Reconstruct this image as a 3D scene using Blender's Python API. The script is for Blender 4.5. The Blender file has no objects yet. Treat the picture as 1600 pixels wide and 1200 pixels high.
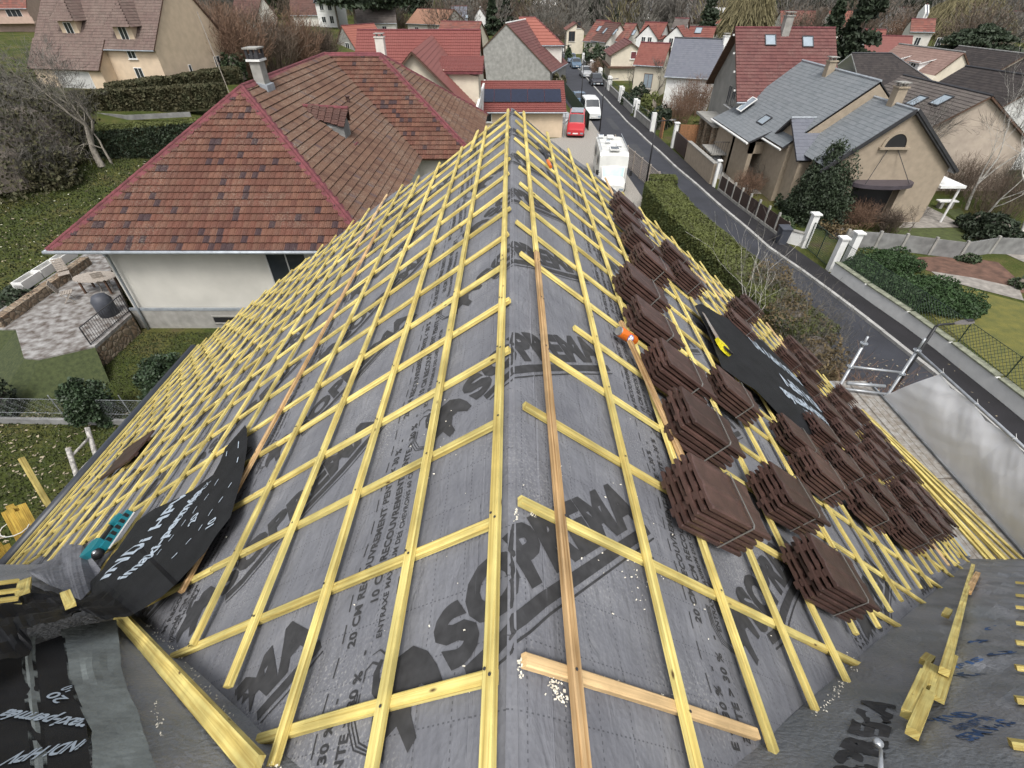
import bpy, bmesh, math, random
from mathutils import Vector, Matrix, noise
sc = bpy.context.scene
R = math.radians
# ---------------------------------------------------------------- camera, sky, sun
PITCH = R(39.8); FPX = 750.0; CZ = 12.0
cam_d = bpy.data.cameras.new("camera"); cam = bpy.data.objects.new("camera", cam_d)
sc.collection.objects.link(cam); sc.camera = cam
cam.location = (0, 0, CZ); cam.rotation_euler = (R(90) - PITCH, 0, 0)
cam_d.sensor_width = 36; cam_d.lens = 36 * FPX / 1600; cam_d.clip_start = 0.05; cam_d.clip_end = 2500
SUN_EL, SUN_AZ = 58, 182          # azimuth measured clockwise from +Y
w = bpy.data.worlds.new("World"); sc.world = w; w.use_nodes = True
nt = w.node_tree; bg = nt.nodes["Background"]
sky = nt.nodes.new("ShaderNodeTexSky"); sky.sky_type = 'NISHITA'; sky.sun_disc = False
sky.sun_elevation = R(SUN_EL); sky.sun_rotation = R(SUN_AZ); sky.dust_density = 4.0; sky.air_density = 1.0; sky.ozone_density = 1.0
hs = nt.nodes.new("ShaderNodeHueSaturation"); hs.inputs['Saturation'].default_value = 0.28
nt.links.new(sky.outputs[0], hs.inputs['Color']); nt.links.new(hs.outputs[0], bg.inputs[0]); bg.inputs[1].default_value = 0.135
sl = bpy.data.lights.new("sun", 'SUN'); sl.energy = 1.5; sl.angle = R(18); sl.color = (1.0, 0.97, 0.92)
so = bpy.data.objects.new("sun", sl); sc.collection.objects.link(so)
az, el = R(SUN_AZ), R(SUN_EL)
sd = Vector((math.sin(az) * math.cos(el), math.cos(az) * math.cos(el), math.sin(el)))
so.rotation_euler = sd.to_track_quat('Z', 'Y').to_euler(); so.location = (0, -20, 40)
sc.view_settings.view_transform = 'Standard'; sc.view_settings.look = 'None'
sc.view_settings.exposure = 0.70; sc.view_settings.gamma = 1.0
sc.render.engine = 'CYCLES'
# ---------------------------------------------------------------- projection helpers (survey of the place)
cp, sp = math.cos(PITCH), math.sin(PITCH)
AL, AR = R(35.2), R(38.2)
RZ = CZ - 1.05
def ray(px, py):
    x = (px - 800) / FPX; y = (py - 600) / FPX
    return (x, cp - y * sp, -(sp + y * cp))
def G(px, py, z=0.0):
    r = ray(px, py); t = (z - CZ) / r[2]
    return Vector((r[0] * t, r[1] * t, z))
def D(px, py, Y):
    r = ray(px, py); t = Y / r[1]
    return Vector((r[0] * t, Y, CZ + r[2] * t))
def S(px, py, side=0, h=0.0):
    r = ray(px, py)
    if side == 0: side = -1 if px < 800 else 1
    a = AL if side < 0 else AR
    t = (h - 1.05 * math.cos(a)) / (side * math.sin(a) * r[0] + math.cos(a) * r[2])
    X = (r[0] * t, r[1] * t, r[2] * t + 1.05)
    return (side * (side * X[0] * math.cos(a) - X[2] * math.sin(a)), X[1])
def sm(t):
    t = max(0.0, min(1.0, t)); return t * t * (3 - 2 * t)
def terr(x, y):
    h = 3.2 * sm((-x - 20) / 18) * sm((y - 22) / 32)
    h += 1.5 * sm((-x - 45) / 60) * sm((y - 60) / 60)
    h += 26 * sm((y - 240) / 330)
    return h
def GT(px, py):
    r = ray(px, py); t = 1.0
    while t < 900:
        if CZ + r[2] * t < terr(r[0] * t, r[1] * t): break
        t += 0.25
    return Vector((r[0] * t, r[1] * t, terr(r[0] * t, r[1] * t)))
# ---------------------------------------------------------------- object helpers
COL = sc.collection
def tag(o, label=None, cat=None, group=None, kind=None):
    if label: o['label'] = label
    if cat: o['category'] = cat
    if group: o['group'] = group
    if kind: o['kind'] = kind
    return o
def thing(name, label, cat, loc=(0, 0, 0), group=None):
    o = bpy.data.objects.new(name, None); COL.objects.link(o); o.location = loc
    o.empty_display_size = 0.2
    return tag(o, label, cat, group)
class MB:
    def __init__(s): s.v = []; s.f = []; s.uv = []; s.mi = []
    def add(s, vs, fs, uvs=None, mi=0):
        b = len(s.v); s.v.extend([tuple(p) for p in vs])
        for k, f in enumerate(fs):
            s.f.append([i + b for i in f]); s.mi.append(mi)
            s.uv.append(uvs[k] if uvs else [(0.0, 0.0)] * len(f))
    def quad(s, a, b, c, d, uv=None, mi=0):
        s.add([a, b, c, d], [(0, 1, 2, 3)], [uv] if uv else None, mi)
    def obox(s, o, ax, ay, az, mi=0):
        """box from corner o along three vectors, UV in metres, u along the longest"""
        o = Vector(o); ax = Vector(ax); ay = Vector(ay); az = Vector(az)
        c = [o, o + ax, o + ax + ay, o + ay, o + az, o + ax + az, o + ax + ay + az, o + ay + az]
        F = [(0, 3, 2, 1), (4, 5, 6, 7), (0, 1, 5, 4), (1, 2, 6, 5), (2, 3, 7, 6), (3, 0, 4, 7)]
        L = [ax.length, ay.length, az.length]; lng = L.index(max(L))
        flip = ax.cross(ay).dot(az) < 0
        co = [(0, 0, 0), (1, 0, 0), (1, 1, 0), (0, 1, 0), (0, 0, 1), (1, 0, 1), (1, 1, 1), (0, 1, 1)]
        oth = [i for i in range(3) if i != lng]; r0 = random.random() * 50
        uvs = []; fs = []
        for f in F:
            if flip: f = tuple(reversed(f))
            fs.append(f)
            uvs.append([(co[i][lng] * L[lng] + r0, co[i][oth[0]] * L[oth[0]] + co[i][oth[1]] * L[oth[1]] + r0) for i in f])
        s.add(c, fs, uvs, mi)
    def box(s, x0, x1, y0, y1, z0, z1, mi=0):
        s.obox((x0, y0, z0), (x1 - x0, 0, 0), (0, y1 - y0, 0), (0, 0, z1 - z0), mi)
    def beam(s, a, b, wd, ht, up=(0, 0, 1), mi=0):
        """rectangular beam a->b; wd across, ht along up; a,b on the bottom centre line"""
        a = Vector(a); b = Vector(b); ax = b - a; up = Vector(up)
        sd_ = ax.cross(up).normalized(); up2 = sd_.cross(ax).normalized()
        s.obox(a - sd_ * wd / 2, ax, sd_ * wd, up2 * ht, mi)
    def tube(s, pts, rad, n=8, cap=True, mi=0):
        pts = [Vector(p) for p in pts]
        if not isinstance(rad, (list, tuple)): rad = [rad] * len(pts)
        b = len(s.v); ref = None
        for i, p in enumerate(pts):
            t = (pts[min(i + 1, len(pts) - 1)] - pts[max(i - 1, 0)]).normalized()
            if ref is None:
                ref = t.orthogonal().normalized()
            ref = (ref - t * ref.dot(t))
            ref = ref.normalized() if ref.length > 1e-6 else t.orthogonal().normalized()
            bt = t.cross(ref)
            for k in range(n):
                a = 2 * math.pi * k / n
                s.v.append(tuple(p + (ref * math.cos(a) + bt * math.sin(a)) * rad[i]))
        for i in range(len(pts) - 1):
            for k in range(n):
                k2 = (k + 1) % n
                s.f.append([b + i * n + k, b + i * n + k2, b + (i + 1) * n + k2, b + (i + 1) * n + k])
                s.uv.append([(i, k / n), (i, (k + 1) / n), (i + 1, (k + 1) / n), (i + 1, k / n)]); s.mi.append(mi)
        if cap:
            s.f.append([b + k for k in reversed(range(n))]); s.uv.append([(0, 0)] * n); s.mi.append(mi)
            e = b + (len(pts) - 1) * n
            s.f.append([e + k for k in range(n)]); s.uv.append([(0, 0)] * n); s.mi.append(mi)
    def prism(s, poly, vec, mi=0):
        """closed prism from 3D polygon list extruded by vec"""
        n = len(poly); vec = Vector(vec); P = [Vector(p) for p in poly]
        nn = Vector((0, 0, 0))
        for i in range(n): nn += P[i].cross(P[(i + 1) % n])
        fs = [tuple(reversed(range(n))), tuple(range(n, 2 * n))]
        for i in range(n):
            j = (i + 1) % n; fs.append((i, j, n + j, n + i))
        if nn.dot(vec) < 0: fs = [tuple(reversed(f)) for f in fs]
        s.add(P + [p + vec for p in P], fs, None, mi)
    def build(s, name, mat, parent=None, smooth=False, loc0=None):
        me = bpy.data.meshes.new(name); me.from_pydata(s.v, [], s.f)
        uvl = me.uv_layers.new(name="UVMap")
        flat = [c for u in s.uv for p in u for c in p]
        uvl.data.foreach_set('uv', flat)
        mats = mat if isinstance(mat, (list, tuple)) else [mat]
        for m in mats: me.materials.append(m)
        if len(mats) > 1: me.polygons.foreach_set('material_index', s.mi)
        if smooth: me.polygons.foreach_set('use_smooth', [True] * len(me.polygons))
        me.update()
        o = bpy.data.objects.new(name, me); COL.objects.link(o)
        if parent is not None:
            o.parent = parent
            acc = Vector(parent.location); q = parent.parent
            while q is not None: acc += Vector(q.location); q = q.parent
            o.location = -acc
        elif loc0 is not None:
            L = Vector(loc0)
            for v in me.vertices: v.co -= L
            o.location = L
        return o
def copy_tree(o, parent=None):
    c = o.copy(); COL.objects.link(c)
    if parent is not None: c.parent = parent
    for ch in list(o.children): copy_tree(ch, c)
    return c
# ---------------------------------------------------------------- materials
def N(nt, t, **kw):
    n = nt.nodes.new(t)
    for k, v in kw.items(): setattr(n, k, v)
    return n
def newmat(name):
    m = bpy.data.materials.new(name); m.use_nodes = True
    return m, m.node_tree, m.node_tree.nodes["Principled BSDF"]
def ramp(nt, fac, cols):
    r = N(nt, "ShaderNodeValToRGB"); nt.links.new(fac, r.inputs[0])
    e = r.color_ramp.elements
    while len(e) < len(cols): e.new(0.5)
    for i, (p, c) in enumerate(cols):
        e[i].position = p; e[i].color = (c[0], c[1], c[2], 1)
    return r.outputs[0]
def bump(nt, bs, fac, st, dist=0.01):
    b = N(nt, "ShaderNodeBump"); b.inputs['Strength'].default_value = st; b.inputs['Distance'].default_value = dist
    nt.links.new(fac, b.inputs['Height']); nt.links.new(b.outputs[0], bs.inputs['Normal']); return b
def mat(name, col, rough=0.8, var=0.25, scale=3.0, bmp=0.0, bscale=40.0, metal=0.0, col2=None, detail=6, objvar=0.0, spec=0.5):
    m, nt, bs = newmat(name)
    tc = N(nt, "ShaderNodeTexCoord")
    n = N(nt, "ShaderNodeTexNoise"); n.inputs['Scale'].default_value = scale; n.inputs['Detail'].default_value = detail
    nt.links.new(tc.outputs['Object'], n.inputs['Vector'])
    c2 = col2 or tuple(c * (1 - var) for c in col); c1 = tuple(min(1, c * (1 + var * 0.6)) for c in col) if not col2 else col
    out = ramp(nt, n.outputs[0], [(0.32, c2), (0.68, c1)])
    if objvar:
        oi = N(nt, "ShaderNodeObjectInfo"); mp = N(nt, "ShaderNodeMapRange")
        mp.inputs[3].default_value = 1 - objvar; mp.inputs[4].default_value = 1 + objvar
        nt.links.new(oi.outputs['Random'], mp.inputs[0])
        h = N(nt, "ShaderNodeHueSaturation"); nt.links.new(mp.outputs[0], h.inputs['Value']); nt.links.new(out, h.inputs['Color']); out = h.outputs[0]
    nt.links.new(out, bs.inputs['Base Color'])
    bs.inputs['Roughness'].default_value = rough; bs.inputs['Metallic'].default_value = metal
    bs.inputs['Specular IOR Level'].default_value = spec
    if bmp:
        n2 = N(nt, "ShaderNodeTexNoise"); n2.inputs['Scale'].default_value = bscale; n2.inputs['Detail'].default_value = 8
        nt.links.new(tc.outputs['Object'], n2.inputs['Vector']); bump(nt, bs, n2.outputs[0], bmp, 0.02)
    return m
def woodmat(name, cA, cB, cC=None, rough=0.65):
    """grain runs along UV.u; per-object tint, knots and dirty smudges"""
    m, nt, bs = newmat(name)
    uv = N(nt, "ShaderNodeUVMap"); oi = N(nt, "ShaderNodeObjectInfo")
    ad = N(nt, "ShaderNodeVectorMath", operation='ADD'); nt.links.new(uv.outputs[0], ad.inputs[0])
    ml = N(nt, "ShaderNodeMath", operation='MULTIPLY'); ml.inputs[1].default_value = 37.0
    nt.links.new(oi.outputs['Random'], ml.inputs[0]); nt.links.new(ml.outputs[0], ad.inputs[1])
    mp = N(nt, "ShaderNodeMapping"); mp.inputs['Scale'].default_value = (2.6, 120, 1); nt.links.new(ad.outputs[0], mp.inputs[0])
    n = N(nt, "ShaderNodeTexNoise"); n.inputs['Scale'].default_value = 1.0; n.inputs['Detail'].default_value = 6; n.inputs['Distortion'].default_value = 0.6
    nt.links.new(mp.outputs[0], n.inputs['Vector'])
    grain = ramp(nt, n.outputs[0], [(0.28, tuple(c * .72 for c in cB)), (0.42, cB), (0.56, cA), (0.8, tuple(min(1, c * 1.06) for c in cA))])
    out = grain
    if cC:
        gt = N(nt, "ShaderNodeMath", operation='GREATER_THAN'); gt.inputs[1].default_value = 0.985
        nt.links.new(oi.outputs['Random'], gt.inputs[0])
        g2 = ramp(nt, n.outputs[0], [(0.3, tuple(c * 0.72 for c in cC)), (0.62, cC)])
        mx = N(nt, "ShaderNodeMix", data_type='RGBA'); nt.links.new(gt.outputs[0], mx.inputs[0]); nt.links.new(out, mx.inputs[6]); nt.links.new(g2, mx.inputs[7]); out = mx.outputs[2]
    # knots and smudges
    mp2 = N(nt, "ShaderNodeMapping"); mp2.inputs['Scale'].default_value = (9, 22, 1); nt.links.new(ad.outputs[0], mp2.inputs[0])
    vo = N(nt, "ShaderNodeTexVoronoi"); vo.inputs['Scale'].default_value = 1.0; nt.links.new(mp2.outputs[0], vo.inputs['Vector'])
    wn = ramp(nt, vo.outputs['Distance'], [(0.045, (1, 1, 1)), (0.13, (0, 0, 0))])
    sp_ = N(nt, "ShaderNodeSeparateColor"); nt.links.new(vo.outputs['Color'], sp_.inputs[0])
    lt = N(nt, "ShaderNodeMath", operation='LESS_THAN'); lt.inputs[1].default_value = 0.42; nt.links.new(sp_.outputs[0], lt.inputs[0])
    kk = N(nt, "ShaderNodeMath", operation='MULTIPLY'); nt.links.new(wn, kk.inputs[0]); nt.links.new(lt.outputs[0], kk.inputs[1])
    mk = N(nt, "ShaderNodeMix", data_type='RGBA'); nt.links.new(kk.outputs[0], mk.inputs[0]); nt.links.new(out, mk.inputs[6]); mk.inputs[7].default_value = (0.12, 0.07, 0.03, 1)
    n3 = N(nt, "ShaderNodeTexNoise"); n3.inputs['Scale'].default_value = 6; n3.inputs['Detail'].default_value = 5; nt.links.new(ad.outputs[0], n3.inputs['Vector'])
    dv = N(nt, "ShaderNodeMapRange"); dv.inputs[1].default_value = 0.35; dv.inputs[2].default_value = 0.75; dv.inputs[3].default_value = 0.60; dv.inputs[4].default_value = 1.10
    nt.links.new(n3.outputs[0], dv.inputs[0])
    r2 = N(nt, "ShaderNodeMapRange"); r2.inputs[3].default_value = 0.74; r2.inputs[4].default_value = 1.10; nt.links.new(oi.outputs['Random'], r2.inputs[0])
    mm = N(nt, "ShaderNodeMath", operation='MULTIPLY'); nt.links.new(dv.outputs[0], mm.inputs[0]); nt.links.new(r2.outputs[0], mm.inputs[1])
    h = N(nt, "ShaderNodeHueSaturation"); nt.links.new(mm.outputs[0], h.inputs['Value']); nt.links.new(mk.outputs[2], h.inputs['Color'])
    nt.links.new(h.outputs[0], bs.inputs['Base Color']); bs.inputs['Roughness'].default_value = rough
    bs.inputs['Specular IOR Level'].default_value = 0.25
    bump(nt, bs, n.outputs[0], 0.6, 0.003)
    return m
def tilemat(name, cols, dark=None, darkp=0.08, rough=0.85, lich=0.25, spots=(0.35, 0.33, 0.27)):
    """UV.x counts tiles along the eave, UV.y counts courses; every tile its own tone"""
    m, nt, bs = newmat(name)
    uv = N(nt, "ShaderNodeUVMap"); fl = N(nt, "ShaderNodeVectorMath", operation='FLOOR'); nt.links.new(uv.outputs[0], fl.inputs[0])
    wn = N(nt, "ShaderNodeTexWhiteNoise", noise_dimensions='2D'); nt.links.new(fl.outputs[0], wn.inputs['Vector'])
    base = ramp(nt, wn.outputs['Value'], [(i / (len(cols) - 1), c) for i, c in enumerate(cols)]); out = base
    if dark:
        sx = N(nt, "ShaderNodeSeparateColor"); nt.links.new(wn.outputs['Color'], sx.inputs[0])
        lt = N(nt, "ShaderNodeMath", operation='LESS_THAN'); lt.inputs[1].default_value = darkp; nt.links.new(sx.outputs[1], lt.inputs[0])
        mx = N(nt, "ShaderNodeMix", data_type='RGBA'); nt.links.new(lt.outputs[0], mx.inputs[0]); nt.links.new(out, mx.inputs[6]); mx.inputs[7].default_value = (*dark, 1); out = mx.outputs[2]
    tc = N(nt, "ShaderNodeTexCoord")
    n = N(nt, "ShaderNodeTexNoise"); n.inputs['Scale'].default_value = 0.6; n.inputs['Detail'].default_value = 9; n.inputs['Roughness'].default_value = 0.7
    nt.links.new(tc.outputs['Object'], n.inputs['Vector'])
    f = N(nt, "ShaderNodeMapRange"); f.inputs[1].default_value = 0.45; f.inputs[2].default_value = 0.75; f.inputs[4].default_value = lich * 2; nt.links.new(n.outputs[0], f.inputs[0])
    n2 = N(nt, "ShaderNodeTexNoise"); n2.inputs['Scale'].default_value = 14; n2.inputs['Detail'].default_value = 5; nt.links.new(tc.outputs['Object'], n2.inputs['Vector'])
    g = N(nt, "ShaderNodeMapRange"); g.inputs[1].default_value = 0.45; g.inputs[2].default_value = 0.7; nt.links.new(n2.outputs[0], g.inputs[0])
    fg = N(nt, "ShaderNodeMath", operation='MULTIPLY'); nt.links.new(f.outputs[0], fg.inputs[0]); nt.links.new(g.outputs[0], fg.inputs[1])
    mx = N(nt, "ShaderNodeMix", data_type='RGBA'); nt.links.new(fg.outputs[0], mx.inputs[0]); nt.links.new(out, mx.inputs[6]); mx.inputs[7].default_value = (*spots, 1)
    nt.links.new(mx.outputs[2], bs.inputs['Base Color']); bs.inputs['Roughness'].default_value = rough
    bs.inputs['Specular IOR Level'].default_value = 0.3
    bump(nt, bs, n2.outputs[0], 0.3, 0.01)
    return m
M = {}
M['wood'] = woodmat('pine_yellow', (0.80, 0.675, 0.245), (0.67, 0.51, 0.155), (0.74, 0.52, 0.27))
M['wood_o'] = woodmat('pine_raw', (0.70, 0.47, 0.24), (0.52, 0.31, 0.13))
M['wood_y'] = woodmat('pine_treated_post', (0.55, 0.38, 0.07), (0.38, 0.24, 0.04))
M['brown_tile'] = mat('brown_concrete_tile', (0.068, 0.037, 0.030), 0.45, 0.3, 14, 0.15, 60, objvar=0.28)
M['strap'] = mat('strap_plastic', (0.16, 0.155, 0.145), 0.4, 0.1)
M['print'] = mat('print_dark', (0.036, 0.036, 0.038), 0.85, 0.35, 30)
M['print_white'] = mat('print_white', (0.36, 0.42, 0.48), 0.8, 0.15, 30)
M['print_blue'] = mat('print_blue', (0.035, 0.085, 0.20), 0.8, 0.5, 20)
M['blackfelt'] = mat('black_membrane', (0.012, 0.0125, 0.014), 0.7, 0.35, 9, 0.15, 260, spec=0.25)
M['tape'] = mat('sealing_tape', (0.165, 0.185, 0.18), 0.7, 0.35, 5, 0.3, 25)
M['galv'] = mat('galvanised_steel', (0.42, 0.44, 0.46), 0.45, 0.25, 8, metal=0.6)
M['darksteel'] = mat('dark_steel', (0.05, 0.05, 0.055), 0.45, 0.2, metal=0.3)
M['zinc'] = mat('zinc_gutter', (0.34, 0.37, 0.40), 0.5, 0.2, 4, metal=0.3)
M['blackpvc'] = mat('dark_gutter', (0.03, 0.035, 0.045), 0.4, 0.2)
M['tarp'] = mat('grey_tarpaulin', (0.76, 0.77, 0.79), 0.6, 0.07, 1.2, 0.12, 5)
M['white'] = mat('white_paint', (0.70, 0.70, 0.68), 0.6, 0.08)
M['whiterend'] = mat('white_render', (0.60, 0.575, 0.52), 0.9, 0.10, 2, 0.2, 60)
M['cream'] = mat('cream_render', (0.58, 0.46, 0.33), 0.9, 0.10, 1.5, 0.2, 60)
M['palecream'] = mat('pale_cream_render', (0.58, 0.525, 0.42), 0.9, 0.10, 1.5, 0.2, 60)
M['beige'] = mat('beige_render', (0.31, 0.255, 0.19), 0.92, 0.12, 3, 0.35, 50)
M['greyrend'] = mat('grey_render', (0.24, 0.235, 0.215), 0.9, 0.16, 1.2, 0.3, 30)
M['lightrend'] = mat('light_grey_render', (0.50, 0.485, 0.44), 0.92, 0.10, 1.0, 0.3, 45)
M['block'] = mat('concrete_block_wall', (0.29, 0.287, 0.27), 0.95, 0.22, 2.4, 0.4, 25)
M['pinkrend'] = mat('pink_render', (0.44, 0.32, 0.26), 0.9, 0.1, 2)
M['concrete'] = mat('concrete', (0.28, 0.272, 0.25), 0.9, 0.22, 3, 0.3, 30)
M['concgrey'] = mat('concrete_panel', (0.20, 0.20, 0.195), 0.9, 0.3, 2.5, 0.3, 30)
M['stone'] = mat('rubble_stone', (0.34, 0.26, 0.17), 0.95, 0.5, 5, 0.9, 7)
def rubble():
    m, nt, bs = newmat('rubble_masonry'); tc = N(nt, "ShaderNodeTexCoord")
    v = N(nt, "ShaderNodeTexVoronoi"); v.inputs['Scale'].default_value = 4.2; nt.links.new(tc.outputs['Object'], v.inputs['Vector'])
    e = N(nt, "ShaderNodeTexVoronoi", feature='DISTANCE_TO_EDGE'); e.inputs['Scale'].default_value = 4.2; nt.links.new(tc.outputs['Object'], e.inputs['Vector'])
    s = N(nt, "ShaderNodeSeparateColor"); nt.links.new(v.outputs['Color'], s.inputs[0])
    c = ramp(nt, s.outputs[0], [(0, (0.17, 0.12, 0.08)), (.4, (0.27, 0.215, 0.155)), (.7, (0.22, 0.15, 0.095)), (1, (0.34, 0.29, 0.22))])
    j = ramp(nt, e.outputs['Distance'], [(0.02, (1, 1, 1)), (0.07, (0, 0, 0))])
    mx = N(nt, "ShaderNodeMix", data_type='RGBA'); nt.links.new(j, mx.inputs[0]); nt.links.new(c, mx.inputs[6]); mx.inputs[7].default_value = (0.10, 0.085, 0.065, 1)
    nt.links.new(mx.outputs[2], bs.inputs['Base Color']); bs.inputs['Roughness'].default_value = .95; bump(nt, bs, e.outputs['Distance'], 1.0, 0.12); return m
M['stone'] = rubble()
M['beige2'] = mat('pale_pinkish_render', (0.42, 0.355, 0.29), 0.92, 0.14, 2, 0.3, 50)
M['glass'] = mat('window_glass', (0.03, 0.035, 0.04), 0.08, 0.1, spec=0.8)
M['glassl'] = mat('skylight_glass', (0.26, 0.31, 0.35), 0.12, 0.1, spec=0.8)
M['shutter'] = mat('rolled_shutter', (0.45, 0.45, 0.44), 0.6, 0.1)
M['brownwood'] = mat('brown_wood', (0.10, 0.055, 0.035), 0.7, 0.25)
M['gateb'] = mat('dark_brown_gate', (0.045, 0.028, 0.022), 0.6, 0.2)
M['fenceo'] = mat('orange_wood_fence', (0.27, 0.13, 0.06), 0.8, 0.3, 8)
M['redmortar'] = mat('red_ridge_mortar', (0.135, 0.036, 0.042), 0.85, 0.35, 4, 0.5, 18)
M['asphalt'] = mat('asphalt_road', (0.030, 0.032, 0.040), 0.85, 0.22, 0.7, 0.25, 90)
M['asphalt2'] = mat('fresh_asphalt', (0.014, 0.013, 0.0155), 0.8, 0.35, 1.0, 0.25, 90)
M['kerb'] = mat('kerb_stone', (0.34, 0.335, 0.32), 0.9, 0.3, 1.2, 0.2, 30)
M['soil'] = mat('bare_soil', (0.12, 0.065, 0.045), 0.95, 0.4, 2.5, 0.6, 12)
M['gravel'] = mat('gravel', (0.30, 0.28, 0.25), 0.95, 0.35, 12, 0.6, 40)
M['paving'] = mat('stone_paving', (0.25, 0.23, 0.205), 0.9, 0.35, 3, 0.4, 18)
M['solar'] = mat('solar_panel', (0.012, 0.016, 0.035), 0.18, 0.15, spec=0.7)
M['black'] = mat('black_plastic', (0.015, 0.015, 0.017), 0.5, 0.1)
M['tyre'] = mat('tyre', (0.02, 0.02, 0.02), 0.8, 0.1)
M['bark'] = mat('bark_grey', (0.17, 0.145, 0.12), 0.95, 0.35, 8, 0.5, 30)
M['lampm'] = mat('lamp_grey', (0.11, 0.10, 0.095), 0.5, 0.1); M['barkm'] = mat('bark_mid', (0.30, 0.27, 0.225), 0.95, 0.4, 6, 0.5, 30)
M['barkl'] = mat('bark_pale', (0.50, 0.48, 0.44), 0.9, 0.5, 6, 0.4, 20)
M['twig'] = mat('twigs_brown', (0.105, 0.078, 0.058), 0.95, 0.3, 1.0, objvar=0.2)
M['twigr'] = mat('twigs_reddish', (0.165, 0.100, 0.066), 0.95, 0.3, 1.0)
M['twigg'] = mat('twigs_grey', (0.118, 0.110, 0.096), 0.95, 0.3, 0.8, objvar=0.2)
M['twigy'] = mat('twigs_ochre', (0.155, 0.135, 0.07), 0.95, 0.3, 1.0)
M['leaf'] = mat('leaf_green', (0.036, 0.058, 0.022), 0.7, 0.45, 2.5, objvar=0.15)
M['leafd'] = mat('leaf_dark', (0.024, 0.038, 0.017), 0.7, 0.45, 2.0, objvar=0.15)
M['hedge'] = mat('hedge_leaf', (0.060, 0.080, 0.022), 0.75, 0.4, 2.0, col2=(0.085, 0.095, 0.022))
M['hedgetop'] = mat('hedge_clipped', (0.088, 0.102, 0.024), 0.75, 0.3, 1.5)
M['hedgeb'] = mat('hedge_brownish', (0.072, 0.062, 0.028), 0.8, 0.4, 2.0, col2=(0.045, 0.05, 0.02))
M['drybush'] = mat('dry_leaf', (0.125, 0.092, 0.044), 0.85, 0.45, 3.0)
M['juniper'] = mat('juniper', (0.026, 0.058, 0.014), 0.7, 0.45, 3.0)
M['ivy'] = mat('ivy', (0.034, 0.058, 0.026), 0.55, 0.5, 5.0)
def carpaint(n, c): return mat(n, c, 0.25, 0.05, 1.0, spec=0.6)
# roofs
M['t_neigh'] = tilemat('clay_tiles_neighbour', [(0.095, 0.043, 0.032), (0.138, 0.060, 0.042), (0.110, 0.050, 0.036), (0.125, 0.064, 0.045), (0.155, 0.074, 0.050)], (0.052, 0.032, 0.034), 0.09, lich=0.22)
M['t_neigh2'] = tilemat('clay_tiles_neighbour_side', [(0.082, 0.045, 0.033), (0.130, 0.076, 0.052), (0.104, 0.058, 0.041)], (0.085, 0.055, 0.05), 0.05, lich=0.3)
M['t_brown'] = tilemat('brown_tiles', [(0.105, 0.075, 0.065), (0.145, 0.105, 0.09), (0.125, 0.085, 0.075)], lich=0.2)
M['t_metal'] = tilemat('red_steel_roof', [(0.165, 0.052, 0.045), (0.18, 0.057, 0.049)], rough=0.55, lich=0.05)
M['t_metald'] = tilemat('dull_red_roof', [(0.165, 0.062, 0.054), (0.18, 0.068, 0.058)], rough=0.6, lich=0.05)
M['t_red'] = tilemat('red_tiles', [(0.145, 0.052, 0.043), (0.185, 0.068, 0.054), (0.165, 0.060, 0.048)], lich=0.1)
M['t_redold'] = tilemat('old_red_tiles', [(0.14, 0.058, 0.048), (0.20, 0.075, 0.058), (0.12, 0.062, 0.052)], lich=0.3)
M['t_maroon'] = tilemat('maroon_tiles', [(0.100, 0.042, 0.040), (0.135, 0.058, 0.053), (0.118, 0.050, 0.046)], lich=0.18)
M['t_dkbrown'] = tilemat('dark_brown_tiles', [(0.075, 0.042, 0.036), (0.11, 0.058, 0.048), (0.095, 0.05, 0.042)], lich=0.12)
M['t_slate'] = tilemat('slate_blue', [(0.105, 0.112, 0.135), (0.125, 0.132, 0.155), (0.115, 0.12, 0.145)], rough=0.6, lich=0.06)
M['t_slate2'] = tilemat('slate_grey', [(0.135, 0.150, 0.160), (0.175, 0.188, 0.20), (0.15, 0.165, 0.175)], rough=0.6, lich=0.3, spots=(0.25, 0.25, 0.25))
M['t_black'] = tilemat('blackish_tiles', [(0.028, 0.024, 0.024), (0.045, 0.038, 0.036)], lich=0.15, spots=(0.14, 0.12, 0.10))
M['t_greybrown'] = tilemat('grey_brown_tiles', [(0.085, 0.073, 0.067), (0.115, 0.099, 0.09)], lich=0.2)
M['t_pinkbrown'] = tilemat('pinkish_tiles', [(0.20, 0.13, 0.11), (0.24, 0.16, 0.135)], lich=0.1)
M['t_orange'] = tilemat('orange_tiles', [(0.28, 0.155, 0.105), (0.31, 0.175, 0.12)], lich=0.1)
M['t_salmon'] = tilemat('salmon_tiles', [(0.25, 0.092, 0.070), (0.27, 0.10, 0.076)], lich=0.05)
# ================================================================ THE ROOF BEING RE-COVERED
kL = math.tan(AL) / 0.588; kR = math.tan(AR) / 0.56
def wobn(u, d, amp=0.006):
    s = abs(u)
    w_ = amp * 0.5 * (math.cos(2 * math.pi * (d - 0.36) / (0.365 if u < 0 else 0.39)) - 1) * min(1, s / 0.15)
    w_ += 0.0035 * noise.noise(Vector((u * 3, d * 3, 1.7))) + 0.002 * noise.noise(Vector((u * 9, d * 7, 4.0)))
    w_ -= 0.62 * (math.sqrt(s * s + 0.028 ** 2) - s)
    return w_
def RP(u, d, h=0.0):
    sgn = -1 if u < 0 else 1; a = AL if u < 0 else AR; s = abs(u)
    return Vector((sgn * (s * math.cos(a) + h * math.sin(a)), d, RZ - s * math.sin(a) + h * math.cos(a)))
def MP(u, d, h=0.0): return RP(u, d, h + wobn(u, d))
def NRM(u):
    a = AL if u < 0 else AR; return Vector(((-1 if u < 0 else 1) * math.sin(a), 0, math.cos(a)))
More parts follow.
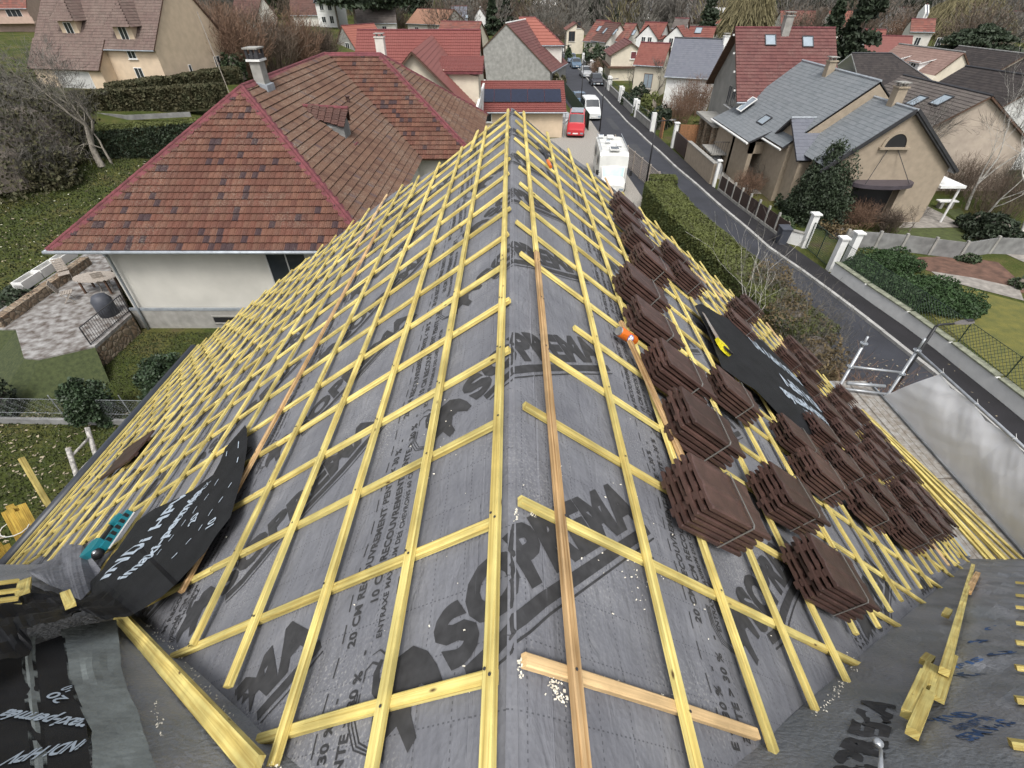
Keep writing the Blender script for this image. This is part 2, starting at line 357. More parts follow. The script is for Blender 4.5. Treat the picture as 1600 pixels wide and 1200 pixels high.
def roofz(X, Y):
    a, k = (AL, kL) if X < 0 else (AR, kR)
    return RZ + max(-abs(X) * math.tan(a), -k * max(0, Y))
def surf(px, py, h=0.0):
    """hit of a sight line with the roof surface raised by h (vertical)"""
    r = ray(px, py); t = 0.3
    while t < 20:
        if CZ + r[2] * t < roofz(r[0] * t, r[1] * t) + h: break
        t += 0.01
    return Vector((r[0] * t, r[1] * t, CZ + r[2] * t))
def interp(tab, x):
    if x <= tab[0][0]: return tab[0][1]
    for (a, b), (c, d) in zip(tab, tab[1:]):
        if x <= c: return b + (d - b) * (x - a) / (c - a)
    return tab[-1][1]
ENDL = [(0, 5.95), (0.35, 5.85), (1.0, 5.95), (2.0, 6.75), (5.0, 7.1), (7, 7.15)]
ENDR = [(0, 6.1), (0.5, 6.15), (1.0, 6.4), (1.7, 6.75), (3, 6.85), (7.6, 6.9)]
SL, SR = 6.95, 7.45
def vall(u): return min(1.88, 0.48 * abs(u)) if u < 0 else min(3.3, 0.44 * abs(u))

# --- membrane material: grey fleece, printed dotted grid, sawdust
def membmat():
    m, nt, bs = newmat('grey_underlay')
    uv = N(nt, "ShaderNodeUVMap"); sx = N(nt, "ShaderNodeSeparateXYZ"); nt.links.new(uv.outputs[0], sx.inputs[0])
    def math_(op, a, b=None):
        n = N(nt, "ShaderNodeMath", operation=op)
        for i, q in enumerate((a, b)):
            if q is None: continue
            if isinstance(q, (int, float)): n.inputs[i].default_value = q
            else: nt.links.new(q, n.inputs[i])
        return n.outputs[0]
    def dots(x, y, sx_, x0, per, wd):
        f = math_('FRACT', math_('DIVIDE', math_('ADD', x, x0), sx_))
        l = math_('LESS_THAN', math_('ABSOLUTE', math_('SUBTRACT', f, 0.5)), wd / sx_)
        g = math_('LESS_THAN', math_('FRACT', math_('DIVIDE', y, per)), 0.42)
        return math_('MULTIPLY', l, g)
    d1 = dots(sx.outputs[0], sx.outputs[1], 0.098, 0.005, 0.0135, 0.0016)
    d2 = dots(sx.outputs[1], sx.outputs[0], 0.135, 0.03, 0.0135, 0.0016)
    dd = math_('MULTIPLY', math_('MAXIMUM', d1, d2), 0.62)
    n = N(nt, "ShaderNodeTexNoise"); n.inputs['Scale'].default_value = 5; n.inputs['Detail'].default_value = 10; n.inputs['Roughness'].default_value = 0.65
    nt.links.new(uv.outputs[0], n.inputs['Vector'])
    base = ramp(nt, n.outputs[0], [(0.3, (0.122, 0.125, 0.141)), (0.55, (0.160, 0.164, 0.180)), (0.75, (0.212, 0.214, 0.226))])
    mx = N(nt, "ShaderNodeMix", data_type='RGBA'); nt.links.new(dd, mx.inputs[0]); nt.links.new(base, mx.inputs[6]); mx.inputs[7].default_value = (0.035, 0.035, 0.04, 1)
    # pale dust blotches
    n4 = N(nt, "ShaderNodeTexNoise"); n4.inputs['Scale'].default_value = 1.7; n4.inputs['Detail'].default_value = 8; nt.links.new(uv.outputs[0], n4.inputs['Vector'])
    n5 = N(nt, "ShaderNodeTexNoise"); n5.inputs['Scale'].default_value = 130; n5.inputs['Detail'].default_value = 3; nt.links.new(uv.outputs[0], n5.inputs['Vector'])
    a = N(nt, "ShaderNodeMapRange"); a.inputs[1].default_value = 0.50; a.inputs[2].default_value = 0.72; nt.links.new(n4.outputs[0], a.inputs[0])
    b = N(nt, "ShaderNodeMapRange"); b.inputs[1].default_value = 0.52; b.inputs[2].default_value = 0.68; nt.links.new(n5.outputs[0], b.inputs[0])
    ab = math_('MULTIPLY', math_('MULTIPLY', a.outputs[0], b.outputs[0]), 0.8)
    mx2 = N(nt, "ShaderNodeMix", data_type='RGBA'); nt.links.new(ab, mx2.inputs[0]); nt.links.new(mx.outputs[2], mx2.inputs[6]); mx2.inputs[7].default_value = (0.42, 0.41, 0.39, 1)
    nt.links.new(mx2.outputs[2], bs.inputs['Base Color']); bs.inputs['Roughness'].default_value = 0.8; bs.inputs['Specular IOR Level'].default_value = 0.3
    # fleece embossing plus soft creases
    w1 = N(nt, "ShaderNodeTexVoronoi"); w1.inputs['Scale'].default_value = 70; nt.links.new(uv.outputs[0], w1.inputs['Vector'])
    n6 = N(nt, "ShaderNodeTexNoise"); n6.inputs['Scale'].default_value = 14; n6.inputs['Detail'].default_value = 4; n6.inputs['Distortion'].default_value = 1.0
    mp = N(nt, "ShaderNodeMapping"); mp.inputs['Scale'].default_value = (1.4, 0.5, 1); mp.inputs['Rotation'].default_value = (0, 0, 0.7)
    nt.links.new(uv.outputs[0], mp.inputs[0]); nt.links.new(mp.outputs[0], n6.inputs['Vector'])
    b1 = N(nt, "ShaderNodeBump"); b1.inputs['Strength'].default_value = 0.35; b1.inputs['Distance'].default_value = 0.004; nt.links.new(w1.outputs[0], b1.inputs['Height'])
    b2 = N(nt, "ShaderNodeBump"); b2.inputs['Strength'].default_value = 0.5; b2.inputs['Distance'].default_value = 0.02; nt.links.new(n6.outputs[0], b2.inputs['Height'])
    nt.links.new(b1.outputs[0], b2.inputs['Normal']); nt.links.new(b2.outputs[0], bs.inputs['Normal'])
    return m
M['memb'] = membmat()
M['wingmemb'] = mat('wrinkled_underlay', (0.24, 0.243, 0.258), 0.55, 0.30, 3.0, 0.5, 60, col2=(0.16, 0.172, 0.182))

house = thing('house_under_repair', 'house with a stripped roof of grey underlay and yellow battens, no tiles laid yet', 'house', (0, 0, 0))
# walls
mb = MB()
for (x0, x1, y0, y1) in ((-5.2, 5.5, -9, 6.6), (-8.4, -5.2, -3.1, 3.1), (5.5, 8.4, -3.1, 3.1)):
    mb.box(x0, x1, y0, y1, 0, 6.1)
for yy in (6.3,):
    mb.prism([(-5.2, yy, 6.1), (5.5, yy, 6.1), (5.5, yy, 6.3), (0, yy, 10.75), (-5.2, yy, 6.95)], (0, 0.3, 0))
mb.build('wall', M['cream'], house)
# gable boards at the far end
mb = MB()
for tab, sg, sl_ in ((ENDL, -1, SL), (ENDR, 1, SR)):
    pts = [0.02 + sl_ * i / 16 for i in range(17)]
    for a, b in zip(pts, pts[1:]):
        mb.beam(RP(sg * a, interp(tab, a) - 0.02, -0.20), RP(sg * b, interp(tab, b) - 0.02, -0.20), 0.03, 0.17, NRM(sg))
mb.build('barge_board', M['brownwood'], house)
def memb_grid(sg, smax, tab):
    mb = MB(); ns = int(smax / 0.06); nd = 120
    us = []
    x = 0.0
    while x < 0.1: us.append(x); x += 0.0125
    while x < smax: us.append(x); x += 0.06
    us.append(smax); idx = []
    for s in us:
        u = sg * s if s > 0 else sg * 1e-6
        d0 = max(-0.6, vall(u) - 0.04) if s > 0.1 else -0.6
        d1 = interp(tab, s); row = []
        for j in range(nd + 1):
            d = d0 + (d1 - d0) * j / nd
            row.append((MP(u, d), (u, d)))
        idx.append(row)
    for i in range(len(us) - 1):
        for j in range(nd):
            q = [idx[i][j], idx[i + 1][j], idx[i + 1][j + 1], idx[i][j + 1]]
            if sg < 0: q = q[::-1]
            mb.quad(*[p for p, _ in q], uv=[t for _, t in q])
    return mb
for sg, sm_, tab in ((-1, SL, ENDL), (1, SR, ENDR)):
    memb_grid(sg, sm_, tab).build('underlay_sheet', M['memb'], house, smooth=True)
# wing surfaces (the roof crosses another one under the photographer)
def wing(sg, xmax, mname, amp):
    mb = MB(); a, k, v = (AL, kL, 0.588) if sg < 0 else (AR, kR, 0.56)
    nx = int(xmax / 0.06); ny = 40; P = []
    for i in range(nx + 1):
        X = xmax * i / nx; y1 = min(v * X, 1.88 if sg < 0 else 3.35); row = []
        for j in range(ny + 1):
            Y = -0.5 + (y1 + 0.5) * j / ny
            z = RZ - k * abs(Y)
            t = min(1, (y1 - Y) / 0.15) if y1 > 0 else 0
            e = amp * (noise.noise(Vector((X * 1.6 * sg, Y * 5.0, 3.1))) + 0.6 * noise.noise(Vector((X * 4, Y * 15, 7.7))) + 0.35 * abs(noise.noise(Vector((X * 9, Y * 30, 1.7)))))
            z += e * max(0, t) - 0.004
            row.append(((sg * X, Y, z), (sg * X, Y)))
        P.append(row)
    for i in range(nx):
        for j in range(ny):
            q = [P[i][j], P[i + 1][j], P[i + 1][j + 1], P[i][j + 1]]
            if sg < 0: q = q[::-1]
            mb.quad(*[p for p, _ in q], uv=[t for _, t in q])
    return mb
wing(-1, 8.6, 'l', 0.03).build('underlay_sheet', M['wingmemb'], house, smooth=True)
WAMP = 0.06
wing(1, 8.6, 'r', WAMP).build('underlay_sheet', M['wingmemb'], house, smooth=True)
# rear half of the roof (behind the photographer)
mb = MB()
for sg, a, sl_ in ((-1, AL, SL), (1, AR, SR)):
    X = sl_ * math.cos(a); Z = RZ - sl_ * math.sin(a)
    q = [(0, -9.2, RZ - 0.01), (sg * X, -9.2, Z), (sg * X, -0.45, Z), (0, -0.45, RZ - 0.01)]
    mb.quad(*(q if sg > 0 else q[::-1]))
    k = kL if sg < 0 else kR
    q = [(0, -0.45, RZ - 0.45 * k), (sg * 8.6, -0.45, RZ - 0.45 * k), (sg * 8.6, -3.4, RZ - 3.4 * k), (0, -3.4, RZ - 3.4 * k)]
    mb.quad(*(q[::-1] if sg > 0 else q))
mb.build('rear_underlay', M['wingmemb'], house)
def orient(u, d, h, rot=0.0, pitch_=0.0):
    sgn = 1 if u >= 0 else -1; a = AR if u >= 0 else AL
    ex = Vector((sgn * math.cos(a), 0, -math.sin(a))); ey = Vector((0, 1, 0)) * sgn; ez = NRM(u)
    m3 = Matrix((ex, ey, ez)).transposed()
    return Matrix.Translation(RP(u, d, h)) @ m3.to_4x4() @ Matrix.Rotation(rot, 4, 'Z')
# battens
CB0, CB1 = 0.003, 0.0235
cL = [0.36 + 0.365 * k for k in range(19)]; cR = [0.39 + 0.39 * k for k in range(17)]
rnd = random.Random(5)
def batten(u0, d0, u1, d1, h, name='batten', mt='wood', wd=0.0275, ht=0.0185):
    mb = MB(); random.seed(int(abs(u0 * 977 + d0 * 131 + u1 * 77)) + 3)
    n = 6; a = RP(u0, d0, h); b = RP(u1, d1, h); up = NRM(u0 if abs(u0) > .02 else u0)
    bow = rnd.uniform(-0.004, 0.004); P = []
    side = (b - a).cross(up).normalized()
    ln = (b - a).length; r0 = rnd.random() * 40
    pts = [a + (b - a) * (i / n) + side * bow * math.sin(math.pi * i / n) for i in range(n + 1)]
    c = 0.003
    prof = [(-wd / 2, 0), (wd / 2, 0), (wd / 2, ht - c), (wd / 2 - c, ht), (-wd / 2 + c, ht), (-wd / 2, ht - c)]
    arc = [0, wd, wd + ht, wd + ht + c, 2 * wd + ht, 2 * wd + ht + c, 2 * wd + 2 * ht]
    V = [[p + side * x + up * y for (x, y) in prof] for p in pts]
    for i in range(n):
        for k in range(6):
            k2 = (k + 1) % 6
            uA, uB = r0 + ln * i / n, r0 + ln * (i + 1) / n
            mb.add([V[i][k], V[i][k2], V[i + 1][k2], V[i + 1][k]], [(3, 2, 1, 0)], [[(uB, arc[k]), (uB, arc[k + 1]), (uA, arc[k + 1]), (uA, arc[k])]])
    mb.add(V[0], [tuple(range(6))], [[(r0, q[0]) for q in prof]]); mb.add(V[n], [tuple(reversed(range(6)))], [[(r0, q[0]) for q in reversed(prof)]])
    return mb.build(name, M[mt], house)
for i, d in enumerate(cL):
    s0 = rnd.uniform(0.0, 0.045) + 0.0
    if i in (3, 4): s0 = -0.0
    s1 = min(SL - 0.05, (d + 0.02) / 0.48 if d < 2.45 else 9)
    if d > 6.0: s0 = 1.5 if d < 6.4 else (2.6 if d < 6.7 else 3.8)
    if s1 - s0 < 0.3 or d > interp(ENDL, s1) - 0.06: continue
    # lengths butted end to end
    cur = s0
    while cur < s1 - 0.05:
        nx = min(s1, cur + rnd.uniform(1.3, 3.4))
        if i == 0 and cur == s0: nx = s1
        if s1 - nx < 0.4: nx = s1
        e = rnd.uniform(-0.004, 0.004)
        batten(-max(cur, .001) - 0.002, d + e, -nx + 0.002, d + e, CB0, 'counter_batten'); cur = nx
for i, d in enumerate(cR):
    s0 = rnd.uniform(0.015, 0.06)
    if i == 3: s0 = 0.15
    if i == 4: s0 = 0.37
    if i == 5: s0 = 0.045
    s1 = min(SR - 0.05, (d + 0.03) / 0.44)
    if d > interp(ENDR, 0.5) - .1: s0 = 1.3 if d < 6.5 else 2.2
    if s1 - s0 < 0.3 or d > 6.75: continue
    cur = s0
    while cur < s1 - 0.05:
        nx = min(s1, cur + rnd.uniform(1.5, 3.2))
        if i == 0 and cur == s0: nx = 0.83
        elif s1 - nx < 0.4: nx = s1
        batten(max(cur, .001), d, nx - 0.002, d, CB0, 'counter_batten'); cur = nx
        if i == 0: break
uL = [-0.03, -0.325, -0.665, -1.015] + [-1.38 - 0.352 * k for k in range(16)]
uR = [0.145, 0.50, 0.855, 1.20, 1.56] + [1.915 + 0.352 * k for k in range(16)]
dstL = {0: -0.4, 1: -0.2, 2: 0.29, 3: 0.52, 4: 0.72}
for i, u in enumerate(uL):
    s = abs(u)
    if s > SL: break
    d0 = dstL.get(i, 0.48 * s + rnd.uniform(0.06, 0.22)); dE = interp(ENDL, s) + rnd.uniform(-0.08, 0.06)
    if i > 6: d0 = min(2.5, 0.44 * s) + rnd.uniform(-0.05, 0.12)
    cur = d0
    while cur < dE - 0.1:
        nx = cur + rnd.uniform(2.6, 4.2)
        if dE - nx < 0.8: nx = dE
        e = rnd.uniform(-0.003, 0.003)
        batten(u + e, cur, u + e + rnd.uniform(-.004, .004), nx - 0.002, 0.0225, 'batten', 'wood_o' if (i == 5 and cur < 1.2) else 'wood'); cur = nx
batten(-6.90, 2.7, -6.90, 7.1, 0.025, 'batten', 'wood', 0.045, 0.022)
dstR = {0: -0.3, 1: -0.1, 2: -0.05, 3: 0.45, 4: 0.62}
for i, u in enumerate(uR):
    s = abs(u)
    if s > SR - 0.03: break
    d0 = dstR.get(i, 0.44 * s + rnd.uniform(0.02, 0.12)); dE = interp(ENDR, s) + rnd.uniform(-0.07, 0.07)
    cur = d0
    while cur < dE - 0.1:
        nx = cur + rnd.uniform(2.4, 4.0)
        if i == 0 and cur < 0: nx = 2.45
        if i == 2 and cur < 0.5: nx = 2.3
        if dE - nx < 0.8: nx = dE
        batten(u + rnd.uniform(-.003, .003), cur, u + rnd.uniform(-.003, .003), nx - 0.002, 0.0225, 'batten', 'wood_o' if (i == 0 and cur < 1) else 'wood'); cur = nx
nail0 = None
for us_, rows_ in ((uL[:8], cL[:6]), (uR[:4], cR[:6])):
    for u_ in us_:
        for d_ in rows_:
            if vall(u_) + .05 > d_ or d_ < .2 or (u_ > .6 and d_ > .8): continue
            for e_ in ((-.006, .004), (.007, -.006)):
                if rnd.random() < .35: continue
                if nail0 is None:
                    mb = MB(); mb.tube([(0, 0, 0), (0, 0, .0012)], .0036, 8); nail0 = mb.build('nail_head', M['darksteel'], house); nl = nail0
                else: nl = nail0.copy(); COL.objects.link(nl)
                nl.matrix_local = orient(u_ + e_[0], d_ + e_[1] + rnd.uniform(-.006, .006), 0.0428)
# extra doubled batten lying beside the stacks
batten(0.935, 0.98, 0.74, 2.30, 0.046, 'batten', 'wood_o', 0.031, 0.02)
batten(-0.47, 5.15, -0.43, 5.9, 0.046, 'batten', 'wood', 0.035, 0.015)
batten(-1.33, 5.0, -1.29, 5.5, 0.046, 'batten', 'wood', 0.035, 0.015)
# valley board on the left, gutter
mb = MB(); a = surf(188, 960, 0.03); b = surf(408, 1200, 0.03)
mb.beam(a, b, 0.048, 0.018, (-0.25, -0.35, 1)); mb.build('valley_board', M['wood'], house)
mb = MB()
xg = -SL * math.cos(AL) - 0.05; zg = RZ - SL * math.sin(AL) - 0.10
mb.tube([(xg - .06, 2.55, zg + .06), (xg - .06, 7.15, zg + .06)], 0.075, 10); mb.build('gutter', M['blackpvc'], house, smooth=True)
mb = MB(); xg2 = SR * math.cos(AR) + 0.03; mb.box(xg2 - .04, xg2 + .06, 3.35, 6.9, RZ - SR * math.sin(AR) - 0.16, RZ - SR * math.sin(AR) - 0.03)
mb.build('gutter', M['zinc'], house)
# wing battens, left edge and right edge of the picture
def wb(px0, py0, px1, py1, h=0.01, wd=0.028, ht=0.0185, mt='wood', name='batten', ext=0.0, parent=house):
    a = surf(px0, py0, h); b = surf(px1, py1, h); b = b + (b - a).normalized() * ext
    mb = MB(); k = kL if a.x < 0 else kR
    mb.beam(a, b, wd, ht, (0, math.sin(math.atan(k)), math.cos(math.atan(k)))); return mb.build(name, M[mt], parent)
for py, dy in ((1060, 32), (1145, 6), (1140, 22)):
    wb(44 if py < 1100 else 50, py, -60, py + dy + 22, 0.01)
for py0 in (910, 925, 938, 950):
    wb(28 + (py0 % 7), py0, -60, py0 + 12, 0.17)
for py0 in (912, 932, 951, 976, 1007, 1047, 1098, 1168):
    wb(1588 - (8 if py0 > 1150 else 0), py0, 1720, py0 + 12 + (py0 - 900) * 0.03, 0.02)

# ---------------------------------------------------------------- lettering printed on the underlay
FONT = None
def glyph(s, size, bold=0.0, shear=0.0, cell=0.03, squeeze=1.0, spacing=1.0):
    cu = bpy.data.curves.new('txt', 'FONT'); cu.body = s; cu.size = size; cu.offset = bold; cu.shear = shear; cu.resolution_u = 3; cu.space_character = spacing
    o = bpy.data.objects.new('txt', cu); COL.objects.link(o)
    dg = bpy.context.evaluated_depsgraph_get(); me = bpy.data.meshes.new_from_object(o.evaluated_get(dg))
    bpy.data.objects.remove(o); bpy.data.curves.remove(cu)
    bm = bmesh.new(); bm.from_mesh(me); bpy.data.meshes.remove(me)
    for v in bm.verts: v.co.x *= squeeze; v.co.z = 0
    dice(bm, cell)
    return bm
def dice(bm, cell):
    xs = [v.co.x for v in bm.verts]; ys = [v.co.y for v in bm.verts]
    if not xs: return
    for ax, lo, hi in ((0, min(xs), max(xs)), (1, min(ys), max(ys))):
        q = math.floor(lo / cell) * cell + cell
        while q < hi:
            co = [0, 0, 0]; no = [0, 0, 0]; co[ax] = q; no[ax] = 1
            bmesh.ops.bisect_plane(bm, geom=bm.verts[:] + bm.edges[:] + bm.faces[:], plane_co=co, plane_no=no); q += cell
def bm_poly(bm, pts):
    vs = [bm.verts.new((x, y, 0)) for x, y in pts]
    f = bm.faces.new(vs); f.normal_update()
    if f.normal.z < 0: f.normal_flip()
    bmesh.ops.triangulate(bm, faces=[f])
def place(mb, bm, fn, keep=None):
    """fn maps local (x,y) -> world"""
    bm.verts.ensure_lookup_table(); b = len(mb.v); P = [fn(v.co.x, v.co.y) for v in bm.verts]
    mb.v.extend([tuple(p) for p in P])
    for f in bm.faces:
        ids = [v.index for v in f.verts]
        if keep and not all(keep(bm.verts[i].co.x, bm.verts[i].co.y) for i in ids): continue
        mb.f.append([b + i for i in ids]); mb.uv.append([(0, 0)] * len(ids)); mb.mi.append(0)
# logo: heavy condensed word with a double bar under it and a mammoth in front
logo = glyph("SOPREMA", 0.195, 0.012, 0.0, 0.03, 1.02, 1.06)
lw = max(v.co.x for v in logo.verts)
bars = bmesh.new()
def strip(bm, pts, w0, w1):
    L = []; Rr = []
    for i, p in enumerate(pts):
        p = Vector((p[0], p[1])); q0 = Vector(pts[max(0, i - 1)]); q1 = Vector(pts[min(len(pts) - 1, i + 1)])
        t = (q1 - q0).normalized(); n = Vector((-t.y, t.x)); ww = w0 + (w1 - w0) * i / (len(pts) - 1)
        L.append(p + n * ww / 2); Rr.append(p - n * ww / 2)
    for i in range(len(pts) - 1): 
        bm_poly(bm, [tuple(L[i]), tuple(Rr[i]), tuple(Rr[i + 1]), tuple(L[i + 1])])
base = [(0.02, -0.035), (0.10, -0.05), (0.20, -0.05)] + [(x / 100, -0.045) for x in range(28, int(lw * 100), 8)] + [(lw, -0.045)]
strip(bars, base, 0.034, 0.034)
strip(bars, [(x, y - 0.034) for x, y in base], 0.006, 0.006)
mam = bmesh.new()
# mammoth: back, head, trunk raised, legs, tusks (arcs)
body = [(-0.03, 0.0), (-0.055, 0.0), (-0.075, 0.05), (-0.10, 0.055), (-0.125, 0.02), (-0.135, -0.03), (-0.165, -0.035), (-0.165, 0.03), (-0.20, 0.035), (-0.225, 0.0), (-0.235, 0.05), (-0.215, 0.10),
        (-0.175, 0.135), (-0.145, 0.165), (-0.125, 0.145), (-0.10, 0.165), (-0.055, 0.15), (-0.03, 0.10), (-0.025, 0.05)]
bm_poly(mam, body)
strip(mam, [(-0.17, 0.12), (-0.18, 0.155), (-0.165, 0.19), (-0.14, 0.205)], 0.034, 0.012)
for k in range(3):
    strip(mam, [(-0.235 - 0.006 * k, 0.04), (-0.262 - 0.009 * k, 0.09), (-0.255 - 0.010 * k, 0.145), (-0.222 - 0.006 * k, 0.185 + 0.006 * k)], 0.003, 0.0035)
strip(mam, [(-0.15, 0.20), (-0.165, 0.225), (-0.19, 0.225), (-0.205, 0.205)], 0.007, 0.003)
strip(mam, [(-0.125, 0.205), (-0.135, 0.235), (-0.16, 0.245)], 0.006, 0.002)
dice(bars, 0.03); dice(mam, 0.03)
TH = R(38.5); ct, st = math.cos(TH), math.sin(TH)
def mapper(u0, d0, th, h=0.0022, sc_=1.0, lo=None):
    c, s_ = math.cos(th), math.sin(th)
    def fn(x, y):
        u = u0 + sc_ * (x * c - y * s_); d = d0 + sc_ * (x * s_ + y * c)
        return MP(u if abs(u) > 1e-5 else 1e-5, d, h)
    return fn
pr = MB()
def put_logo(u0, d0, mb=pr):
    def ok(x, y):
        u = u0 + x * ct - y * st; d = d0 + x * st + y * ct; s = abs(u)
        return vall(u) + 0.01 < d < interp(ENDL if u < 0 else ENDR, s) - 0.02 and -0.25 < d and s < (SL if u < 0 else SR) - 0.02
    fn = mapper(u0, d0, TH)
    for b in (logo, bars, mam): place(mb, b, fn, ok)
for c in range(-6, 7):
    for k in range(-2, 9):
        u0 = -0.155 + 1.26 * c; d0 = 0.40 + 0.885 * k + (0.36 * c if c < 0 else 0.33 * c)
        while d0 > 7.5: d0 -= 0.885 * 9
        if d0 < -0.9: d0 += 0.885 * 11
        put_logo(u0, d0)
pr.build('printed_logo', M['print'], house)
pt = MB()
tx1 = glyph("10 CM RECOUVREMENT PENTE > 30 %   -   ", 0.040, 0.0012, 0, 0.06, 1.0, 1.05)
tx2 = glyph("20 CM RECOUVREMENT PENTE < 30 %   -   ", 0.040, 0.0012, 0, 0.06, 1.0, 1.05)
tx3 = glyph("ENTRAXE MAXIMUM DES CHEVRONS 60 CM", 0.027, 0.0006, 0, 0.06, 1.0, 1.05)
dsh = bmesh.new(); bm_poly(dsh, [(0, 0), (0.05, 0), (0.05, 0.004), (0, 0.004)])
ln1 = max(v.co.x for v in tx1.verts) + 0.12
def okf(u0, d0):
    def ok(x, y):
        u = u0 - y; d = d0 + x
        return vall(u) + 0.01 < d < interp(ENDL if u < 0 else ENDR, abs(u)) - 0.02 and abs(u) < (SL if u < 0 else SR) - .03
    return ok
for c in range(-5, 6):
    uc = -0.40 + 1.26 * c
    if abs(uc) > 6.7: continue
    d = -0.35 + 0.13 * (c % 3)
    while d < 7:
        for du, t in ((-0.115, tx2), (-0.055, tx1), (-0.015, tx3)):
            if t is tx3 or True: place(pt, t, mapper(uc + du, d + (0.1 if t is tx1 else 0), R(90)), okf(uc + du, d + (0.1 if t is tx1 else 0)))
        d += ln1
    q = -0.3
    while q < 7:
        for du in (0.02, -0.165): place(pt, dsh, mapper(uc + du, q, R(90)), okf(uc + du, q))
        q += 0.085
pt.build('printed_text', M['print'], house)

# ---------------------------------------------------------------- tile bundles
def tile_mesh():
    """interlocking double-roll concrete tile, 0.42 long (x), 0.33 wide (y)"""
    mb = MB(); W_, L_, T_ = 0.24, 0.36, 0.0130
    ys = [0, .006, .012, .018, .024, .042, .066, .091, .100, .108, .116, .125, .15, .18, .208, .215, .221, .230, .24]
    def zf(y):
        z = 0
        for c, w2 in ((0.012, 0.0125), (0.108, 0.018), (0.221, 0.0145)):
            t = abs(y - c) / w2
            if t < 1: z = max(z, 0.0045 * (1 - t ** 4))
        return z
    xs = [0, 0.008, 0.05, 0.347, 0.36]
    top = [[(x, y, zf(y) + (T_ if 0 < x < 0.36 else T_ * 0.8)) for y in ys] for x in xs]
    bot = [[(x, y, max(0, zf(y) - 0.004)) for y in ys] for x in xs]
    n = len(ys)
    for i in range(len(xs) - 1):
        for j in range(n - 1):
            mb.quad(top[i][j], top[i + 1][j], top[i + 1][j + 1], top[i][j + 1])
            mb.quad(bot[i][j + 1], bot[i + 1][j + 1], bot[i + 1][j], bot[i][j])
    for j in range(n - 1):
        mb.quad(bot[0][j], top[0][j], top[0][j + 1], bot[0][j + 1]); mb.quad(top[-1][j], bot[-1][j], bot[-1][j + 1], top[-1][j + 1])
    for i in range(len(xs) - 1):
        mb.quad(bot[i][0], bot[i + 1][0], top[i + 1][0], top[i][0]); mb.quad(top[i][-1], top[i + 1][-1], bot[i + 1][-1], bot[i][-1])
    # hanging nibs under the upper edge
    for y in (0.05, 0.17): mb.box(0.0, 0.014, y, y + 0.03, -0.012, 0.002)
    return mb
PITCHT = 0.0262
def make_bundle(ntl=6, strap=True):
    root = thing('tile_bundle', None, 'roof tiles', (0, 0, 0), 'strapped bundles of brown roof tiles on the right slope')
    t0 = tile_mesh().build('roof_tile', M['brown_tile'], root)
    rr = random.Random(3)
    for k in range(ntl):
        t = t0 if k == 0 else t0.copy()
        if k: COL.objects.link(t); t.parent = root
        t.location = (0.012 * ((k * 7) % 3 - 1) * 0.6 - 0.004 * k, rr.uniform(-.004, .004), 0.004 + PITCHT * k)
    st_ = MB(); hh = PITCHT * (ntl - 1) + 0.030
    loop = [(0.22, -0.006, 0.0), (0.22, -0.006, hh - 0.008), (0.22, 0.006, hh), (0.22, 0.229, hh), (0.22, 0.241, hh - 0.008), (0.22, 0.241, 0)]
    for a, b in zip(loop, loop[1:]):
        a = Vector(a); b = Vector(b)
        st_.obox(a - Vector((0.004, 0, 0)), (0.008, 0, 0), b - a, Vector((0, 0, 0.0015)) if abs((b - a).y) > 0.01 else Vector((0, 0.0015, 0)))
    if strap: st_.build('strap', M['strap'], root)
    return root
bproto = make_bundle(); bcount = 0; bproto5 = None
def place_bundle(u, d, label, rot=None, h=0.042):
    global bcount
    global bproto5
    if bcount % 4 == 3:
        if bproto5 is None: r = bproto5 = make_bundle(5)
        else: r = copy_tree(bproto5)
    else: r = bproto if bcount == 0 else copy_tree(bproto)
    for q in r.children:
        if q.name.startswith('roof_tile'): q.location.x += rnd.uniform(-.005, .005); q.location.y += rnd.uniform(-.004, .004); q.rotation_euler.z = rnd.uniform(-.012, .012)
    rr = rnd.uniform(-0.09, 0.09) if rot is None else rot
    if bcount: pass
    r.matrix_world = orient(u, d, h, rr); r['label'] = label; bcount += 1
    return r
ords = ['first', 'second', 'third', 'fourth', 'fifth', 'sixth', 'seventh', 'eighth']
colsB = [
    ('in the row beside the ridge', [(0.66, 0.97), (0.80, 1.47), (0.80, 1.87), (0.79, 2.33), (0.785, 2.74)]),
    ('in the upper row past the orange can', [(1.18, 3.62), (1.18, 4.05), (1.22, 4.62), (1.27, 5.12)]),
    ('in the second row from the ridge', [(1.44, 0.95), (1.45, 1.36), (1.50, 2.22)]),
    ('in the pair behind the upper row', [(1.935, 4.27), (1.94, 4.79)]),
    ('in the row beside the black sheet', [(2.27, 1.95), (2.30, 2.30)]),
    ('of the three above the hand saw', [(2.72, 4.17), (3.40, 5.15), (4.20, 6.1)]),
    ('in the fourth row at the near end', [(3.05, 2.06), (3.10, 2.46), (3.12, 2.84)]),
    ('in the long row below the black sheet', [(3.76, 2.13), (3.86, 2.53), (3.95, 2.95), (4.16, 3.42), (4.10, 3.74), (4.22, 4.28), (4.08, 4.70)]),
    ('in the next long row towards the gutter', [(4.88, 2.66), (4.92, 2.98), (4.87, 3.38), (5.2, 3.75), (5.02, 4.2), (5.25, 4.65), (5.12, 5.2), (5.3, 5.65)]),
    ('in the row next to the gutter row', [(5.62, 2.95), (5.75, 3.28), (5.95, 3.6), (6.0, 4.0), (6.05, 4.45)]),
    ('in the row along the gutter', [(6.5, 3.42), (6.62, 3.8), (6.65, 4.2), (6.7, 4.6), (6.7, 5.0), (6.75, 5.4), (6.72, 5.9)]),
    ('at the far end of the slope', [(5.45, 6.15), (6.1, 6.4)]),
]
